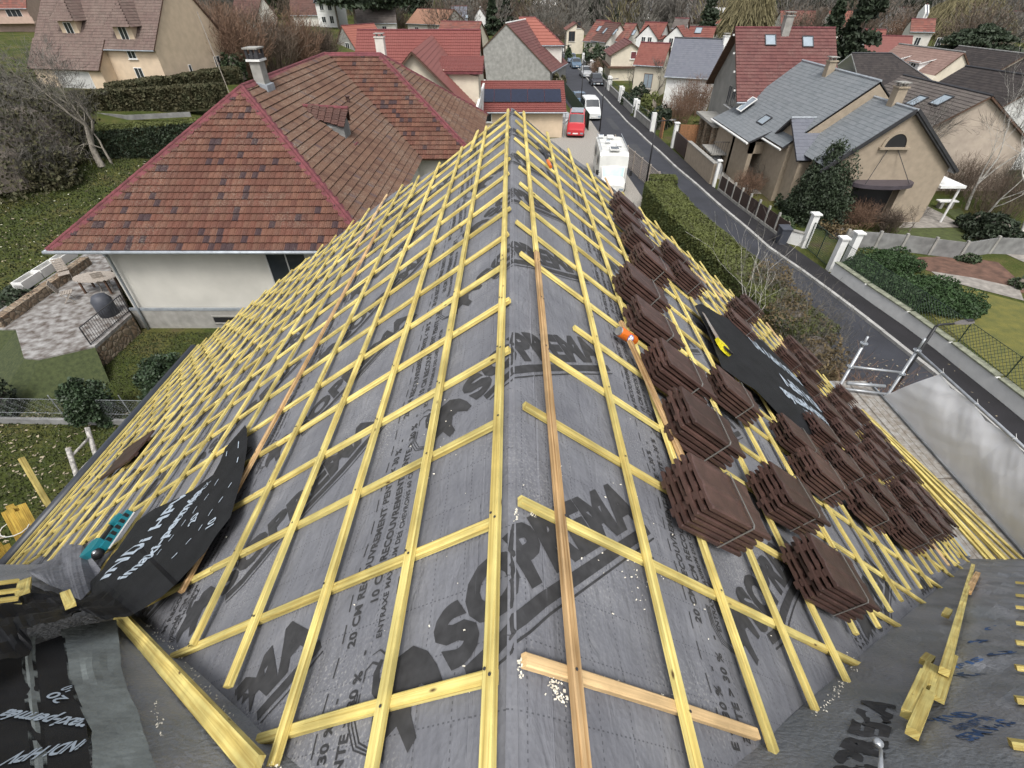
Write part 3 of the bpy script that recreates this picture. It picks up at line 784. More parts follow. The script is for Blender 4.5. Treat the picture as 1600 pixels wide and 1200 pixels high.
for nm, lst in colsB:
    for k, (u, d) in enumerate(lst):
        pos = ('only' if len(lst) == 1 else ('nearest' if k == 0 else ('farthest' if k == len(lst) - 1 else ords[k])))
        place_bundle(u + 0.045, d - 0.01, 'strapped bundle of brown tiles, %s %s' % (pos, nm))
# single tile on the left slope
t = tile_mesh().build('roof_tile', M['brown_tile']); t.matrix_world = orient(-4.62, 3.62, 0.06, R(-6))
t.scale = (1.9, 1.7, 1.4)
tag(t, 'single loose brown roof tile lying on the left slope battens near the gutter', 'roof tile')
# ================================================================ THINGS LYING ON THE ROOF AND AROUND IT
def vsurf(px, py, h):  return surf(px, py, h)
# --- black sheet on the left, dragged over the valley
EA = [(383, 664), (352, 700), (344, 722), (333, 742), (302, 765), (277, 779), (241, 795), (214, 814), (196, 840), (176, 868), (140, 925), (118, 945), (104, 932), (80, 926), (58, 920), (30, 918), (8, 925), (-40, 925)]
EB = [(386, 670), (386, 700), (380, 738), (370, 775), (360, 808), (338, 836), (322, 862), (300, 886), (272, 915), (240, 945), (208, 968), (176, 976), (140, 973), (108, 978), (72, 1000), (45, 1024), (15, 1045), (-40, 1060)]
def ruled_sheet(EA, EB, hA, hB, nx=14, sub=4, amp=0.02, seed=1.0, flat=None):
    mb = MB(); rows = []
    n = len(EA)
    for i in range((n - 1) * sub + 1):
        t = i / sub; k = min(int(t), n - 2); f = t - k
        a = (EA[k][0] + (EA[k + 1][0] - EA[k][0]) * f, EA[k][1] + (EA[k + 1][1] - EA[k][1]) * f)
        b = (EB[k][0] + (EB[k + 1][0] - EB[k][0]) * f, EB[k][1] + (EB[k + 1][1] - EB[k][1]) * f)
        A = surf(a[0], a[1], hA(t)); B = surf(b[0], b[1], hB(t)); row = []
        for j in range(nx + 1):
            s = j / nx; p = A.lerp(B, s)
            g = amp * (flat(t) if flat else 1)
            p.z += 0.03 * math.sin(math.pi * s) * (0.4 + (flat(t) if flat else 1))
            q = Vector((p.x * 3.2, p.y * 3.2, seed))
            p.z += g * (noise.noise(q) * 2 + noise.noise(q * 2.7) * 1.0 + 0.8 * abs(noise.noise(q * 4.5)))
            zmin = roofz(p.x, p.y) + 0.05
            if p.z < zmin: p.z = zmin + 0.2 * 0.01
            row.append((p, (p.x, p.y)))
        rows.append(row)
    for i in range(len(rows) - 1):
        for j in range(nx):
            q = [rows[i][j], rows[i][j + 1], rows[i + 1][j + 1], rows[i + 1][j]]
            mb.quad(*[p for p, _ in q], uv=[t_ for _, t_ in q])
    return mb, rows
fl = lambda t: 0.05 if t < 7.5 else min(2.4, 0.05 + (t - 7.5) * 0.5)
mb, rowsL = ruled_sheet(EA, EB, lambda t: 0.08 if t < 9 else 0.09, lambda t: 0.09 if t < 8 else 0.12, 18, 5, 0.028, 2.0, fl)
shl = thing('membrane_sheet', 'loose black roofing sheet with pale lettering, crumpled over the left valley', 'roofing sheet', surf(250, 880, 0.1))
for i_ in range(len(mb.f)): mb.f[i_] = mb.f[i_]
shobj = mb.build('sheet', M['blackfelt'], shl, smooth=True)
def sheet_point(rows, t, s):
    """t row param 0..1, s across 0..1, bilinear"""
    n = len(rows) - 1; m = len(rows[0]) - 1
    a = min(max(t, 0), 0.9999) * n; b = min(max(s, 0), 0.9999) * m; i, j = int(a), int(b); fa, fb = a - i, b - j
    p = rows[i][j][0].lerp(rows[i][j + 1][0], fb).lerp(rows[i + 1][j][0].lerp(rows[i + 1][j + 1][0], fb), fa)
    nn = (rows[i][j + 1][0] - rows[i][j][0]).cross(rows[i + 1][j][0] - rows[i][j][0]).normalized()
    if nn.z < 0: nn = -nn
    return p + nn * 0.004
def hit_rows(rows):
    """BVH of the sheet for laying lettering on it"""
    from mathutils.bvhtree import BVHTree
    vs = []; fs = []; m = len(rows[0])
    for r_ in rows: vs += [p for p, _ in r_]
    for i in range(len(rows) - 1):
        for j in range(m - 1):
            a = i * m + j; fs.append((a, a + 1, a + m + 1, a + m))
    return BVHTree.FromPolygons(vs, fs)
def lay(par, bvh, bm, p0, p1, ht, keep=True, flip=False, eps=0.005):
    """lay lettering bm on the sheet: baseline runs between the surveyed points p0 -> p1 on the roof"""
    A = surf(p0[0], p0[1], 0.1); B = surf(p1[0], p1[1], 0.1)
    mb = MB(); ax = Vector((B.x - A.x, B.y - A.y)); ln = ax.length; ax /= ln; ay = Vector((-ax.y, ax.x)) * (-1 if flip else 1)
    w_ = max(v.co.x for v in bm.verts) or 1; sc_ = ln / w_
    bm.verts.ensure_lookup_table(); b = len(mb.v); P = []
    for v in bm.verts:
        q = Vector((A.x, A.y)) + ax * v.co.x * sc_ + ay * v.co.y * ht
        loc, no, i_, d_ = bvh.ray_cast(Vector((q.x, q.y, 20)), Vector((0, 0, -1)))
        P.append(None if loc is None else loc + Vector((0, 0, eps)))
    mb.v.extend([tuple(p) if p else (0, 0, 0) for p in P])
    for f in bm.faces:
        ids = [v.index for v in f.verts]
        if any(P[i] is None for i in ids): continue
        if max((P[i] - P[ids[0]]).length for i in ids) > 0.15: continue
        mb.f.append([b + i for i in ids]); mb.uv.append([(0, 0)] * len(ids)); mb.mi.append(0)
    if mb.f: mb.build('lettering' if len(bm.faces) > 20 else 'overlap_mark', M['print_white'], par)
bvL = hit_rows(rowsL); tl = shobj
big = glyph("iNDi HPV", 1.0, 0.03, 0, 0.12, 1, 1.05); med = glyph("imaxi-perméa", 1.0, 0.03, 0, 0.12, 1, 1.0)
lay(tl, bvL, big, (180, 915), (296, 762), 0.19)
lay(tl, bvL, med, (206, 915), (318, 762), 0.13)
thin = glyph("PRODUITS D'EX", 1.0, 0.0, 0, 0.2, 1, 1.0)
lay(tl, bvL, thin, (262, 838), (330, 750), 0.07)
lay(tl, bvL, glyph("20", 1.0, 0.02, 0, 0.2), (305, 816), (312, 800), 0.07)
lay(tl, bvL, glyph("10", 1.0, 0.02, 0, 0.2), (331, 822), (339, 806), 0.07)
dsh2 = bmesh.new(); bm_poly(dsh2, [(0, 0), (1, 0), (1, 1), (0, 1)]); dice(dsh2, 0.25)
for (a, b) in (((336, 758), (342, 748)), ((357, 762), (363, 754)), ((320, 782), (327, 772)), ((343, 786), (349, 776)), ((302, 802), (309, 791)), ((326, 806), (333, 796)), ((284, 822), (291, 812)), ((311, 829), (317, 820)),
               ((264, 846), (272, 836)), ((291, 851), (299, 841)), ((246, 868), (253, 858)), ((268, 873), (277, 864)), ((354, 712), (355, 704)), ((373, 700), (374, 690)), ((371, 722), (373, 714))):
    lay(tl, bvL, dsh2, a, b, 0.006)
# grey fleece fold, tape strip, scraps on the left wing
EA2 = [(42, 892), (60, 884), (85, 872), (98, 855), (112, 850), (128, 852), (144, 868)]
EB2 = [(60, 905), (78, 915), (92, 920), (112, 932), (126, 938), (140, 925), (158, 890)]
mb, _ = ruled_sheet(EA2, EB2, lambda t: 0.09, lambda t: 0.09, 10, 5, 0.006, 5.0)
tag(mb.build('membrane_scrap', M['memb'], None, True, surf(100, 900, 0.05)), 'grey fleece scrap folded over the batten ends beside the blue nail gun', 'roofing scrap')
TA = [(104, 990), (112, 1020), (115, 1045), (122, 1085), (142, 1120), (158, 1150), (164, 1215)]
TB = [(190, 975), (195, 1010), (200, 1050), (210, 1085), (228, 1120), (240, 1160), (262, 1215)]
mb, _ = ruled_sheet(TA, TB, lambda t: 0.012, lambda t: 0.012, 8, 5, 0.006, 8.0)
tag(mb.build('sealing_strip', M['tape'], None, True, surf(170, 1080, 0.0)), 'wide greenish grey sealing strip stuck along the left roof corner', 'sealing strip')
TA = [(40, 1005), (45, 1040), (50, 1080), (55, 1120), (62, 1165), (66, 1215)]; TB = [(66, 1000), (66, 1035), (74, 1080), (80, 1120), (88, 1165), (92, 1215)]
mb, _ = ruled_sheet(TA, TB, lambda t: 0.016, lambda t: 0.016, 4, 4, 0.003, 9.0)
tag(mb.build('sealing_strip', M['tape'], None, True, surf(60, 1100, 0.0)), 'narrow dark sealing strip at the bottom left corner of the roof', 'sealing strip')
# black underlay piece on the left wing with its upside-down lettering
BA = [(-30, 1050), (-30, 1100), (-30, 1150), (-30, 1210)]; BB = [(112, 1000), (122, 1060), (150, 1130), (162, 1210)]
mb, rw = ruled_sheet(BA, BB, lambda t: 0.008, lambda t: 0.006, 14, 8, 0.006, 11.0)
bl = thing('membrane_sheet', 'dusty black roofing sheet lying flat at the bottom left with pale upside-down lettering', 'roofing sheet', surf(60, 1100, 0))
so_ = mb.build('sheet', M['blackfelt'], bl, True); bv = hit_rows(rw); tl = so_
lay(tl, bv, glyph("iNDi HPV", 1.0, 0.03, 0, 0.12), (128, 1146), (8, 1168), 0.05, flip=False, eps=0.006)
lay(tl, bv, glyph("maxi-perméa", 1.0, 0.03, 0, 0.12), (140, 1118), (0, 1100), 0.045, flip=False, eps=0.006)
lay(tl, bv, glyph("20", 1.0, 0.02, 0, 0.2), (94, 1084), (76, 1072), 0.03, eps=0.006)
lay(tl, bv, glyph("10", 1.0, 0.02, 0, 0.2), (112, 1068), (98, 1062), 0.03, eps=0.006)
# sawdust lines
def dust(pts, n, wd, seed, sz=0.0021):
    rr = random.Random(seed); mb = MB()
    for _ in range(int(n * .45)):
        k = rr.random() * (len(pts) - 1); i = int(k); f = k - i
        x = pts[i][0] + (pts[i + 1][0] - pts[i][0]) * f + rr.gauss(0, wd); y = pts[i][1] + (pts[i + 1][1] - pts[i][1]) * f + rr.gauss(0, wd * 0.7)
        p = surf(x, y, 0.010); s = sz * rr.uniform(0.4, 1.5)
        a = rr.random() * 6.28; d1 = Vector((math.cos(a), math.sin(a), rr.uniform(-.4, .2))) * s; d2 = Vector((-math.sin(a), math.cos(a), rr.uniform(-.4, .4))) * s * 0.6
        mb.quad(p - d1 - d2, p + d1 - d2, p + d1 + d2, p - d1 + d2)
    return mb
M['sawdust'] = mat('sawdust', (0.70, 0.66, 0.55), 0.9, 0.2, 20)
md = MB()
for pts, n, wd, sd_ in (([(128, 985), (145, 1020), (160, 1050), (175, 1090), (195, 1130), (215, 1180), (228, 1210)], 420, 2.2, 1), ([(40, 1035), (34, 1070), (44, 1110), (48, 1150), (58, 1200)], 260, 2.2, 2), ([(225, 975), (250, 995), (275, 1015), (310, 1060), (350, 1110), (370, 1140)], 200, 4, 3),
                        ([(240, 1090), (245, 1120), (250, 1150)], 60, 4, 12), ([(1270, 1115), (1300, 1090), (1320, 1065)], 110, 5, 4), ([(1320, 1020), (1338, 1050)], 40, 4, 5), ([(868, 1058), (866, 1080), (895, 1100)], 160, 5, 6), ([(812, 1030), (812, 1060)], 50, 3, 13), ([(808, 795), (808, 812)], 40, 2, 14), ([(832, 795), (834, 808)], 40, 2, 15), ([(826, 632), (828, 645)], 25, 2, 16), ([(385, 1150), (400, 1190), (440, 1200)], 90, 5, 17), ([(940, 1062), (1000, 1080), (1060, 1095)], 90, 5, 7), ([(990, 870), (1000, 930)], 60, 22, 8), ([(660, 1060), (700, 700), (640, 620)], 80, 50, 9), ([(900, 700), (1100, 1000)], 60, 60, 10), ([(180, 880), (320, 800)], 70, 28, 11)):
    d_ = dust(pts, n, wd, sd_); b = len(md.v); md.v += d_.v; md.f += [[i + b for i in f] for f in d_.f]; md.uv += d_.uv; md.mi += d_.mi
o = md.build('sawdust', M['sawdust'], None); o['kind'] = 'stuff'; tag(o, 'sawdust and splinters scattered on the underlay', 'sawdust')
# --- black sheet on the right slope under the saw
EA3 = [(1086, 476), (1092, 495), (1100, 515), (1112, 540), (1124, 562), (1168, 588), (1200, 625), (1240, 660)]
EB3 = [(1100, 486), (1140, 502), (1165, 520), (1190, 545), (1228, 572), (1255, 605), (1275, 640), (1300, 680)]
EA3 = [(1085, 478), (1100, 505), (1115, 540), (1128, 575), (1180, 610), (1215, 645), (1262, 680)]
EB3 = [(1108, 486), (1152, 505), (1192, 534), (1231, 572), (1258, 606), (1282, 640), (1304, 680)]
mb, rw = ruled_sheet(EA3, EB3, lambda t: 0.10, lambda t: 0.14, 12, 8, 0.004, 21.0)
br = thing('membrane_sheet', 'black roofing sheet with pale upside-down lettering lying among the tile bundles under the saw', 'roofing sheet', surf(1190, 580, 0.1))
so_ = mb.build('sheet', M['blackfelt'], br, True); bv = hit_rows(rw); tl = so_
lay(tl, bv, glyph("iNDi HPV RS", 1.0, 0.03, 0, 0.12), (1240, 592), (1163, 532), 0.26, flip=False, eps=0.006)
lay(tl, bv, glyph("iNDi HPV", 1.0, 0.03, 0, 0.12), (1280, 640), (1208, 588), 0.26, flip=False, eps=0.006)
lay(tl, bv, glyph("maxi-perméa", 1.0, 0.03, 0, 0.12), (1284, 658), (1214, 612), 0.22, flip=False, eps=0.006)
lay(tl, bv, glyph("PRODUITS D'EX", 1.0, 0.0, 0, 0.2), (1292, 672), (1250, 646), 0.12, flip=False, eps=0.006)
# --- hand saw
def axes_at(p0, p1, h):
    A = surf(*p0, h); B = surf(*p1, h); return A, B
A, B = axes_at((1099, 489), (1133, 549), 0.14)
ax = (B - A); ln = ax.length; ax.normalize(); nz = NRM(1); ay = nz.cross(ax).normalized()
saw = thing('hand_saw', 'rusty hand saw with yellow and black handle lying on the black sheet', 'saw', tuple(A))
mb = MB(); L_ = ln * 0.82
mb.prism([A - ay * 0.018, A + ax * L_ - ay * 0.045, A + ax * L_ + ay * 0.055, A + ay * 0.012], nz * 0.002)
for k in range(60):
    p = A + ax * (L_ * k / 60) + ay * (0.012 + 0.043 * k / 60); mb.prism([p, p + ax * L_ / 60, p + ax * L_ / 120 + ay * 0.006], nz * 0.002)
M['sawblade'] = mat('rusty_blade', (0.46, 0.46, 0.45), 0.4, 0.3, 9, metal=0.4, col2=(0.30, 0.17, 0.09)); mb.build('blade', M['sawblade'], saw)
M['yellow'] = mat('yellow_plastic', (0.70, 0.62, 0.02), 0.4, 0.08)
C0 = A + ax * L_
def ring(mbx, outer, inner, h, C0=None, ax=None, ay=None, nz=None):
    n = len(outer); f = lambda q, hh: C0 + ax * q[0] + ay * q[1] + nz * hh
    for i in range(n):
        j = (i + 1) % n; o0, o1, i0, i1 = outer[i], outer[j], inner[i], inner[j]
        mbx.quad(f(o0, h), f(o1, h), f(i1, h), f(i0, h)); mbx.quad(f(i0, 0), f(i1, 0), f(o1, 0), f(o0, 0))
        mbx.quad(f(o0, 0), f(o1, 0), f(o1, h), f(o0, h)); mbx.quad(f(i1, 0), f(i0, 0), f(i0, h), f(i1, h))
ou = [(-.03, -.05), (.04, -.06), (.11, -.05), (.13, 0), (.12, .055), (.06, .07), (-.01, .06), (-.03, .01)]
inn = [(.015, -.022), (.04, -.03), (.08, -.025), (.095, 0), (.088, .025), (.055, .038), (.03, .032), (.02, .01)]
mb = MB(); ring(mb, ou, inn, 0.028, C0 - nz * .01, ax, ay, nz); mb.build('handle', M['yellow'], saw)
mb = MB(); mb.prism([C0 + ax * x + ay * y + nz * 0.018 for x, y in ((.11, -.052), (.137, -.03), (.137, .03), (.12, .06), (.10, .06), (.112, 0))], nz * 0.014); mb.build('grip', M['black'], saw)
# --- orange drinks can
A = surf(967, 513, 0.10); B = surf(992, 531, 0.03); c_ = RP(0.70, 2.19, 0.03 + 0.03)
u0, d0 = S(966, 517, 1, 0.06); u1, d1 = S(989, 531, 1, 0.06)
P0 = RP(u0, d0, 0.062); P1 = RP(u1, d1, 0.060); P1 = P0 + (P1 - P0).normalized() * 0.145
can = thing('drinks_can', 'orange drinks can lying on its side against a batten', 'drinks can', tuple(P0))
M['orange'] = mat('orange_can', (0.72, 0.17, 0.02), 0.25, 0.08, 10, metal=0.3); M['alu'] = mat('aluminium', (0.7, 0.7, 0.7), 0.3, 0.1, metal=0.9)
ax = (P1 - P0).normalized(); mb = MB()
mb.tube([P0 + ax * 0.008, P0 + ax * 0.018, P0 + ax * 0.130, P0 + ax * 0.140], [0.024, 0.029, 0.029, 0.024], 24, False); cbody = mb.build('can_body', M['orange'], can, True)
mb = MB(); mb.tube([P0 + ax * 0.003, P0 + ax * 0.0, P0 + ax * 0.008], [0.020, 0.024, 0.0245], 24); mb.build('lid', M['alu'], can)
mb = MB(); mb.tube([P0 + ax * 0.139, P0 + ax * 0.145], [0.0245, 0.02], 24); mb.build('base', M['alu'], can)
M['logo_w'] = mat('can_white', (0.8, 0.8, 0.8), 0.4, 0.02); M['logo_b'] = mat('can_blue', (0.03, 0.05, 0.3), 0.4, 0.02)
up = (Vector((0, 0, 12)) - Vector((0, 0, 0)) - P0 + Vector((0, 0, 0))); up = (Vector((0, 0, CZ)) - P0); up = (up - ax * up.dot(ax)).normalized(); sd2 = ax.cross(up)
def canpt(x, y, r): a = y / r; return P0 + ax * (0.078 + x) + (up * math.cos(a) + sd2 * math.sin(a)) * r
for nm, m_, r_, rr_ in (('emblem', 'logo_b', 0.0296, 0.021), ('emblem_text', 'logo_w', 0.0301, 0.017)):
    mb = MB(); n = 20
    for i in range(n):
        a, b = 2 * math.pi * i / n, 2 * math.pi * (i + 1) / n
        for q0, q1 in ((0, 0.5), (0.5, 1.0)):
            if nm == 'emblem_text' and (i % 5 in (0,)): continue
            mb.quad(canpt(rr_ * q0 * math.cos(a), rr_ * q0 * math.sin(a), r_), canpt(rr_ * q1 * math.cos(a), rr_ * q1 * math.sin(a), r_), canpt(rr_ * q1 * math.cos(b), rr_ * q1 * math.sin(b), r_), canpt(rr_ * q0 * math.cos(b), rr_ * q0 * math.sin(b), r_))
    mb.build(nm, M[m_], cbody)
# --- hammer with orange grip near the far end of the ridge
A = surf(850, 240, 0.08); B = surf(864, 268, 0.08); ax = (B - A).normalized(); nz = NRM(1); ay = nz.cross(ax)
ham = thing('hammer', 'hammer with black and orange handle hooked on the battens near the far ridge end', 'hammer', tuple(A))
B = A + ax * 0.30
mb = MB(); mb.tube([A, B - ax * 0.13], 0.011, 8); mb.build('shaft', M['black'], ham)
mb = MB(); mb.tube([B - ax * 0.14, B - ax * 0.07, B], [0.014, 0.018, 0.015], 8); mb.build('grip', M['orange'], ham)
mb = MB(); mb.tube([A - ay * 0.075, A - ay * 0.03, A + ay * 0.03, A + ay * 0.055], [0.004, 0.014, 0.015, 0.018], 8); mb.build('head', M['darksteel'], ham)
# --- cordless nail gun
M['teal'] = mat('teal_plastic', (0.015, 0.19, 0.235), 0.35, 0.12, 10)
C = surf(180, 848, 0.20); X1 = (surf(206, 802, 0.13) - surf(160, 868, 0.13)).normalized(); nz = NRM(-1); Y1 = nz.cross(X1).normalized(); O = surf(163, 866, 0.09)
ng = thing('nail_gun', 'teal and black cordless nail gun lying on the battens beside the black sheet', 'nail gun', tuple(O))
def P_(x, y, h): return O + (X1 * x + Y1 * y + nz * h) * 0.85
def pz(poly, h0, h1, mt, nm, par=ng):
    mb = MB(); mb.prism([P_(x, y, h0) for x, y in poly], nz * (h1 - h0)); return mb.build(nm, M[mt], par)
# magazine (long bar with windows), motor body, barrel, handle, battery
mag = pz([(0.0, -0.09), (0.33, -0.09), (0.34, -0.055), (0.33, -0.045), (0.0, -0.045)], 0.02, 0.06, 'teal', 'magazine')
for k in range(5): pz([(0.05 + k * 0.055, -0.0915), (0.078 + k * 0.055, -0.0915), (0.078 + k * 0.055, -0.06), (0.05 + k * 0.055, -0.06)], 0.032, 0.062, 'black', 'slot', mag)
pz([(0.0, -0.097), (0.33, -0.097), (0.33, -0.092), (0.0, -0.092)], 0.012, 0.02, 'white', 'rail')
bod = pz([(-0.02, -0.045), (0.07, -0.045), (0.10, 0.02), (0.115, 0.06), (0.12, 0.13), (0.09, 0.17), (0.03, 0.175), (-0.01, 0.15), (-0.03, 0.06)], 0.01, 0.085, 'teal', 'motor_housing')
pz([(0.015, 0.06), (0.085, 0.065), (0.09, 0.15), (0.05, 0.165), (0.01, 0.14)], 0.085, 0.092, 'black', 'side_cover', bod)
pz([(0.035, 0.085), (0.055, 0.088), (0.055, 0.14), (0.035, 0.137)], 0.092, 0.094, 'white', 'side_plate', bod)
pz([(0.09, 0.01), (0.20, -0.01), (0.235, 0.02), (0.24, 0.055), (0.20, 0.05), (0.12, 0.07)], 0.015, 0.07, 'black', 'grip')
pz([(0.215, -0.05), (0.30, -0.05), (0.31, 0.03), (0.24, 0.045), (0.225, 0.01)], 0.0, 0.08, 'teal', 'handle_foot')
pz([(0.02, 0.175), (0.12, 0.14), (0.17, 0.155), (0.15, 0.21), (0.05, 0.225)], 0.0, 0.07, 'black', 'battery')
mb = MB(); mb.tube([P_(-0.055, -0.045, 0.045), P_(-0.03, -0.03, 0.045), P_(0.0, -0.015, 0.045)], [0.028, 0.034, 0.030], 12); mb.build('nose', M['black'], ng, True)
mb = MB(); mb.tube([P_(-0.052, -0.052, 0.062), P_(-0.035, -0.045, 0.075)], [0.012, 0.014], 10); mb.build('tip', M['alu'], ng, True)
# --- wooden offcuts on the right wing
def plank(name, label, p0, p1, wd, ht, h, mt='wood', group='wood offcuts left in the right roof corner'):
    A = surf(*p0, h); B = surf(*p1, h); mb = MB(); L0 = A.lerp(B, 0.5)
    k = kR; mb.beam(A, B, wd, ht, (0, math.sin(math.atan(k)) * .6, 1))
    o = mb.build(name, M[mt], None, loc0=L0); tag(o, label, 'offcut', group); return o
plank('wood_offcut', 'long narrow batten offcut standing in the right roof corner', (1520, 885), (1474, 1055), 0.030, 0.027, 0.05)
plank('wood_offcut', 'orange tinted offcut beside the top of the long one', (1527, 898), (1512, 928), 0.036, 0.027, 0.04, 'wood_o')
plank('wood_offcut', 'small square block left of the long offcut', (1482, 956), (1476, 965), 0.032, 0.022, 0.06)
plank('wood_offcut', 'flat broad offcut under the foot of the long one', (1486, 1026), (1462, 1095), 0.042, 0.015, 0.015)
plank('wood_offcut', 'little block at the head of the offcut pile', (1452, 1030), (1443, 1040), 0.032, 0.022, 0.04)
plank('wood_offcut', 'pale piece in the middle of the offcut pile', (1456, 1045), (1445, 1075), 0.045, 0.02, 0.03)
plank('wood_offcut', 'left of the two thick offcuts pointing to the viewer', (1444, 1058), (1416, 1124), 0.032, 0.026, 0.03)
plank('wood_offcut', 'right of the two thick offcuts pointing to the viewer', (1450, 1090), (1424, 1152), 0.030, 0.024, 0.02)
plank('wood_offcut', 'small yellow block on the crumpled black sheet at the left roof corner', (40, 910), (36, 930), 0.05, 0.02, 0.16, group=None)
plank('wood_offcut', 'split yellow block poking out of the black sheet near the left corner', (103, 930), (111, 950), 0.035, 0.02, 0.20, group=None)
# blue print on the right wing
def wing_text(s, size, p0, p1, ht, m='print_blue', bm=None):
    wp = MB(); bm = bm or glyph(s, 1.0, 0.03, 0, 0.2)
    A = surf(*p0, 0.0); B = surf(*p1, 0.0); n = Vector((0, math.sin(math.atan(kR)), math.cos(math.atan(kR))))
    ax = (B - A); w_ = max(v.co.x for v in bm.verts); ln = ax.length; ax.normalize(); ay = n.cross(ax)
    bm.verts.ensure_lookup_table(); b = len(wp.v)
    for v in bm.verts:
        q = A + ax * v.co.x * ln / w_ + ay * v.co.y * ht; q.z = wing_z(q.x, q.y) + 0.004; wp.v.append(tuple(q))
    for f in bm.faces: wp.f.append([b + v.index for v in f.verts]); wp.uv.append([(0, 0)] * len(f.verts)); wp.mi.append(0)
    wp.build('printed_text', M[m], house)
def wing_z(X, Y):
    y1 = min(0.56 * X, 3.4); z = RZ - kR * abs(Y); t = min(1, (y1 - Y) / 0.15)
    e = WAMP * (noise.noise(Vector((X * 1.6, Y * 5.0, 3.1))) + 0.6 * noise.noise(Vector((X * 4, Y * 15, 7.7))) + 0.35 * abs(noise.noise(Vector((X * 9, Y * 30, 1.7)))))
    return z + e * max(0, t) - 0.004
wing_text("SEM V4.0", 1, (1512, 1160), (1582, 1132), 0.05)
wing_text("VENTILATION", 1, (1500, 1142), (1552, 1124), 0.04)
wing_text("WIND", 1, (1478, 1128), (1532, 1116), 0.06)
wing_text("VER", 1, (1502, 1060), (1542, 1052), 0.06); wing_text("ISIS", 1, (1496, 1046), (1530, 1036), 0.04)
wing_text("Q", 1, (1545, 1030), (1582, 1022), 0.05); wing_text("SI", 1, (1524, 1006), (1545, 1000), 0.05); wing_text("ON", 1, (1548, 984), (1580, 976), 0.05)
wing_text('', 1, (1362, 1270), (1396, 1100), 0.62, 'print', logo); pass
# roofing hook at the bottom
A = surf(1371, 1162, 0.03); B = surf(1376, 1205, 0.04)
hk = thing('roof_hook', 'small galvanised hook with a round head at the bottom right of the roof', 'hook', tuple(A))
mb = MB(); mb.tube([A, A + Vector((0, 0, 0.01))], [0.012, 0.011], 14); mb.build('head', M['galv'], hk, True)
mb = MB(); mb.tube([A - Vector((0, 0.0, 0.01)), A.lerp(B, 0.3) + Vector((0.002, 0, 0.01)), B], [0.006, 0.004, 0.006], 8); mb.build('shank', M['galv'], hk, True)
# ---------------------------------------------------------------- scaffold, deck, tarpaulin, battens on the deck
XD0, XD1, ZD = 5.98, 6.72, 6.22
deck = thing('scaffold_platform', 'speckled aluminium scaffold platform along the right gutter', 'scaffold', (6.3, 4, ZD))
mb = MB()
y = 2.6
M['deckm'] = mat('deck_dirty_aluminium', (0.34, 0.33, 0.31), 0.6, 0.5, 16, 0.3, 60, col2=(0.20, 0.17, 0.14))
for k in range(3):
    pl = MB(); y0, y1 = 0.0 + 2.35 * k, 2.33 + 2.35 * k
    for q in range(2):
        x0 = XD0 + 0.37 * q; pl.box(x0, x0 + 0.355, y0, y1, ZD - 0.05, ZD)
        for e in (x0 + 0.003, x0 + 0.12, x0 + 0.235, x0 + 0.347): pl.box(e, e + 0.008, y0, y1, ZD + .0005, ZD + 0.006)
    pl.build('deck_plank', M['deckm'], deck)
def post(x, y, z0, z1, label, ros, red=False):
    t = thing('scaffold_post', label, 'scaffold post', (x, y, z0), 'scaffold posts')
    mb = MB(); mb.tube([(x, y, z0), (x, y, z1 - .22)], 0.0242, 14); mb.build('tube', M['galv'], t, True)
    mb = MB(); mb.tube([(x, y, z1 - .24), (x, y, z1)], 0.019, 12); mb.build('spigot', M['galv'], t, True)
    for zr in ros:
        mb = MB(); mb.tube([(x, y, zr), (x, y, zr + 0.009)], 0.06, 20); r_ = mb.build('rosette', M['zinc'], t)
        mb = MB()
        for a in range(8):
            c, s_ = math.cos(a * math.pi / 4 + .2), math.sin(a * math.pi / 4 + .2)
            mb.tube([(x + c * .043, y + s_ * .043, zr + .0092), (x + c * .043, y + s_ * .043, zr + .0105)], 0.009, 8)
        mb.build('hole', M['black'], r_)
    if red:
        mb = MB(); mb.tube([(x, y, red), (x, y, red + 0.07)], 0.0252, 14); mb.build('red_band', mat('red_tape', (0.35, 0.02, 0.07), 0.6), t)
    return t
post(6.80, 6.55, 0, 7.52, 'outer scaffold post at the far end, its top beside the street lamp arm', (7.28, 6.78, 6.28))
post(6.02, 6.75, 0, 7.42, 'inner scaffold post at the far end, nearest the hedge', (7.28, 6.78))
post(6.80, 3.45, 0, 7.9, 'scaffold post at the near end with a red band, at the right picture edge', (6.6, 7.28), red=6.31)
rail = MB(); rail.tube([(6.80, 6.58, 7.27), (6.80, 3.0, 7.27)], 0.024, 14)
tag(rail.build('scaffold_rail', M['galv'], None, True, (6.8, 5, 7.27)), 'galvanised tube carrying the top edge of the grey tarpaulin', 'scaffold rail')
rail = MB(); rail.tube([(6.02, 6.72, 6.80), (6.80, 6.55, 6.80)], 0.022, 12); rail.tube([(6.02, 6.72, 6.30), (6.80, 6.55, 6.30)], 0.022, 12); rail.tube([(6.06, 6.68, 6.45), (6.70, 6.6, 6.45)], 0.03, 12)
tag(rail.build('scaffold_rail', M['galv'], None, True, (6.4, 6.7, 6.5)), 'short cross rails closing the far end of the scaffold', 'scaffold rail')
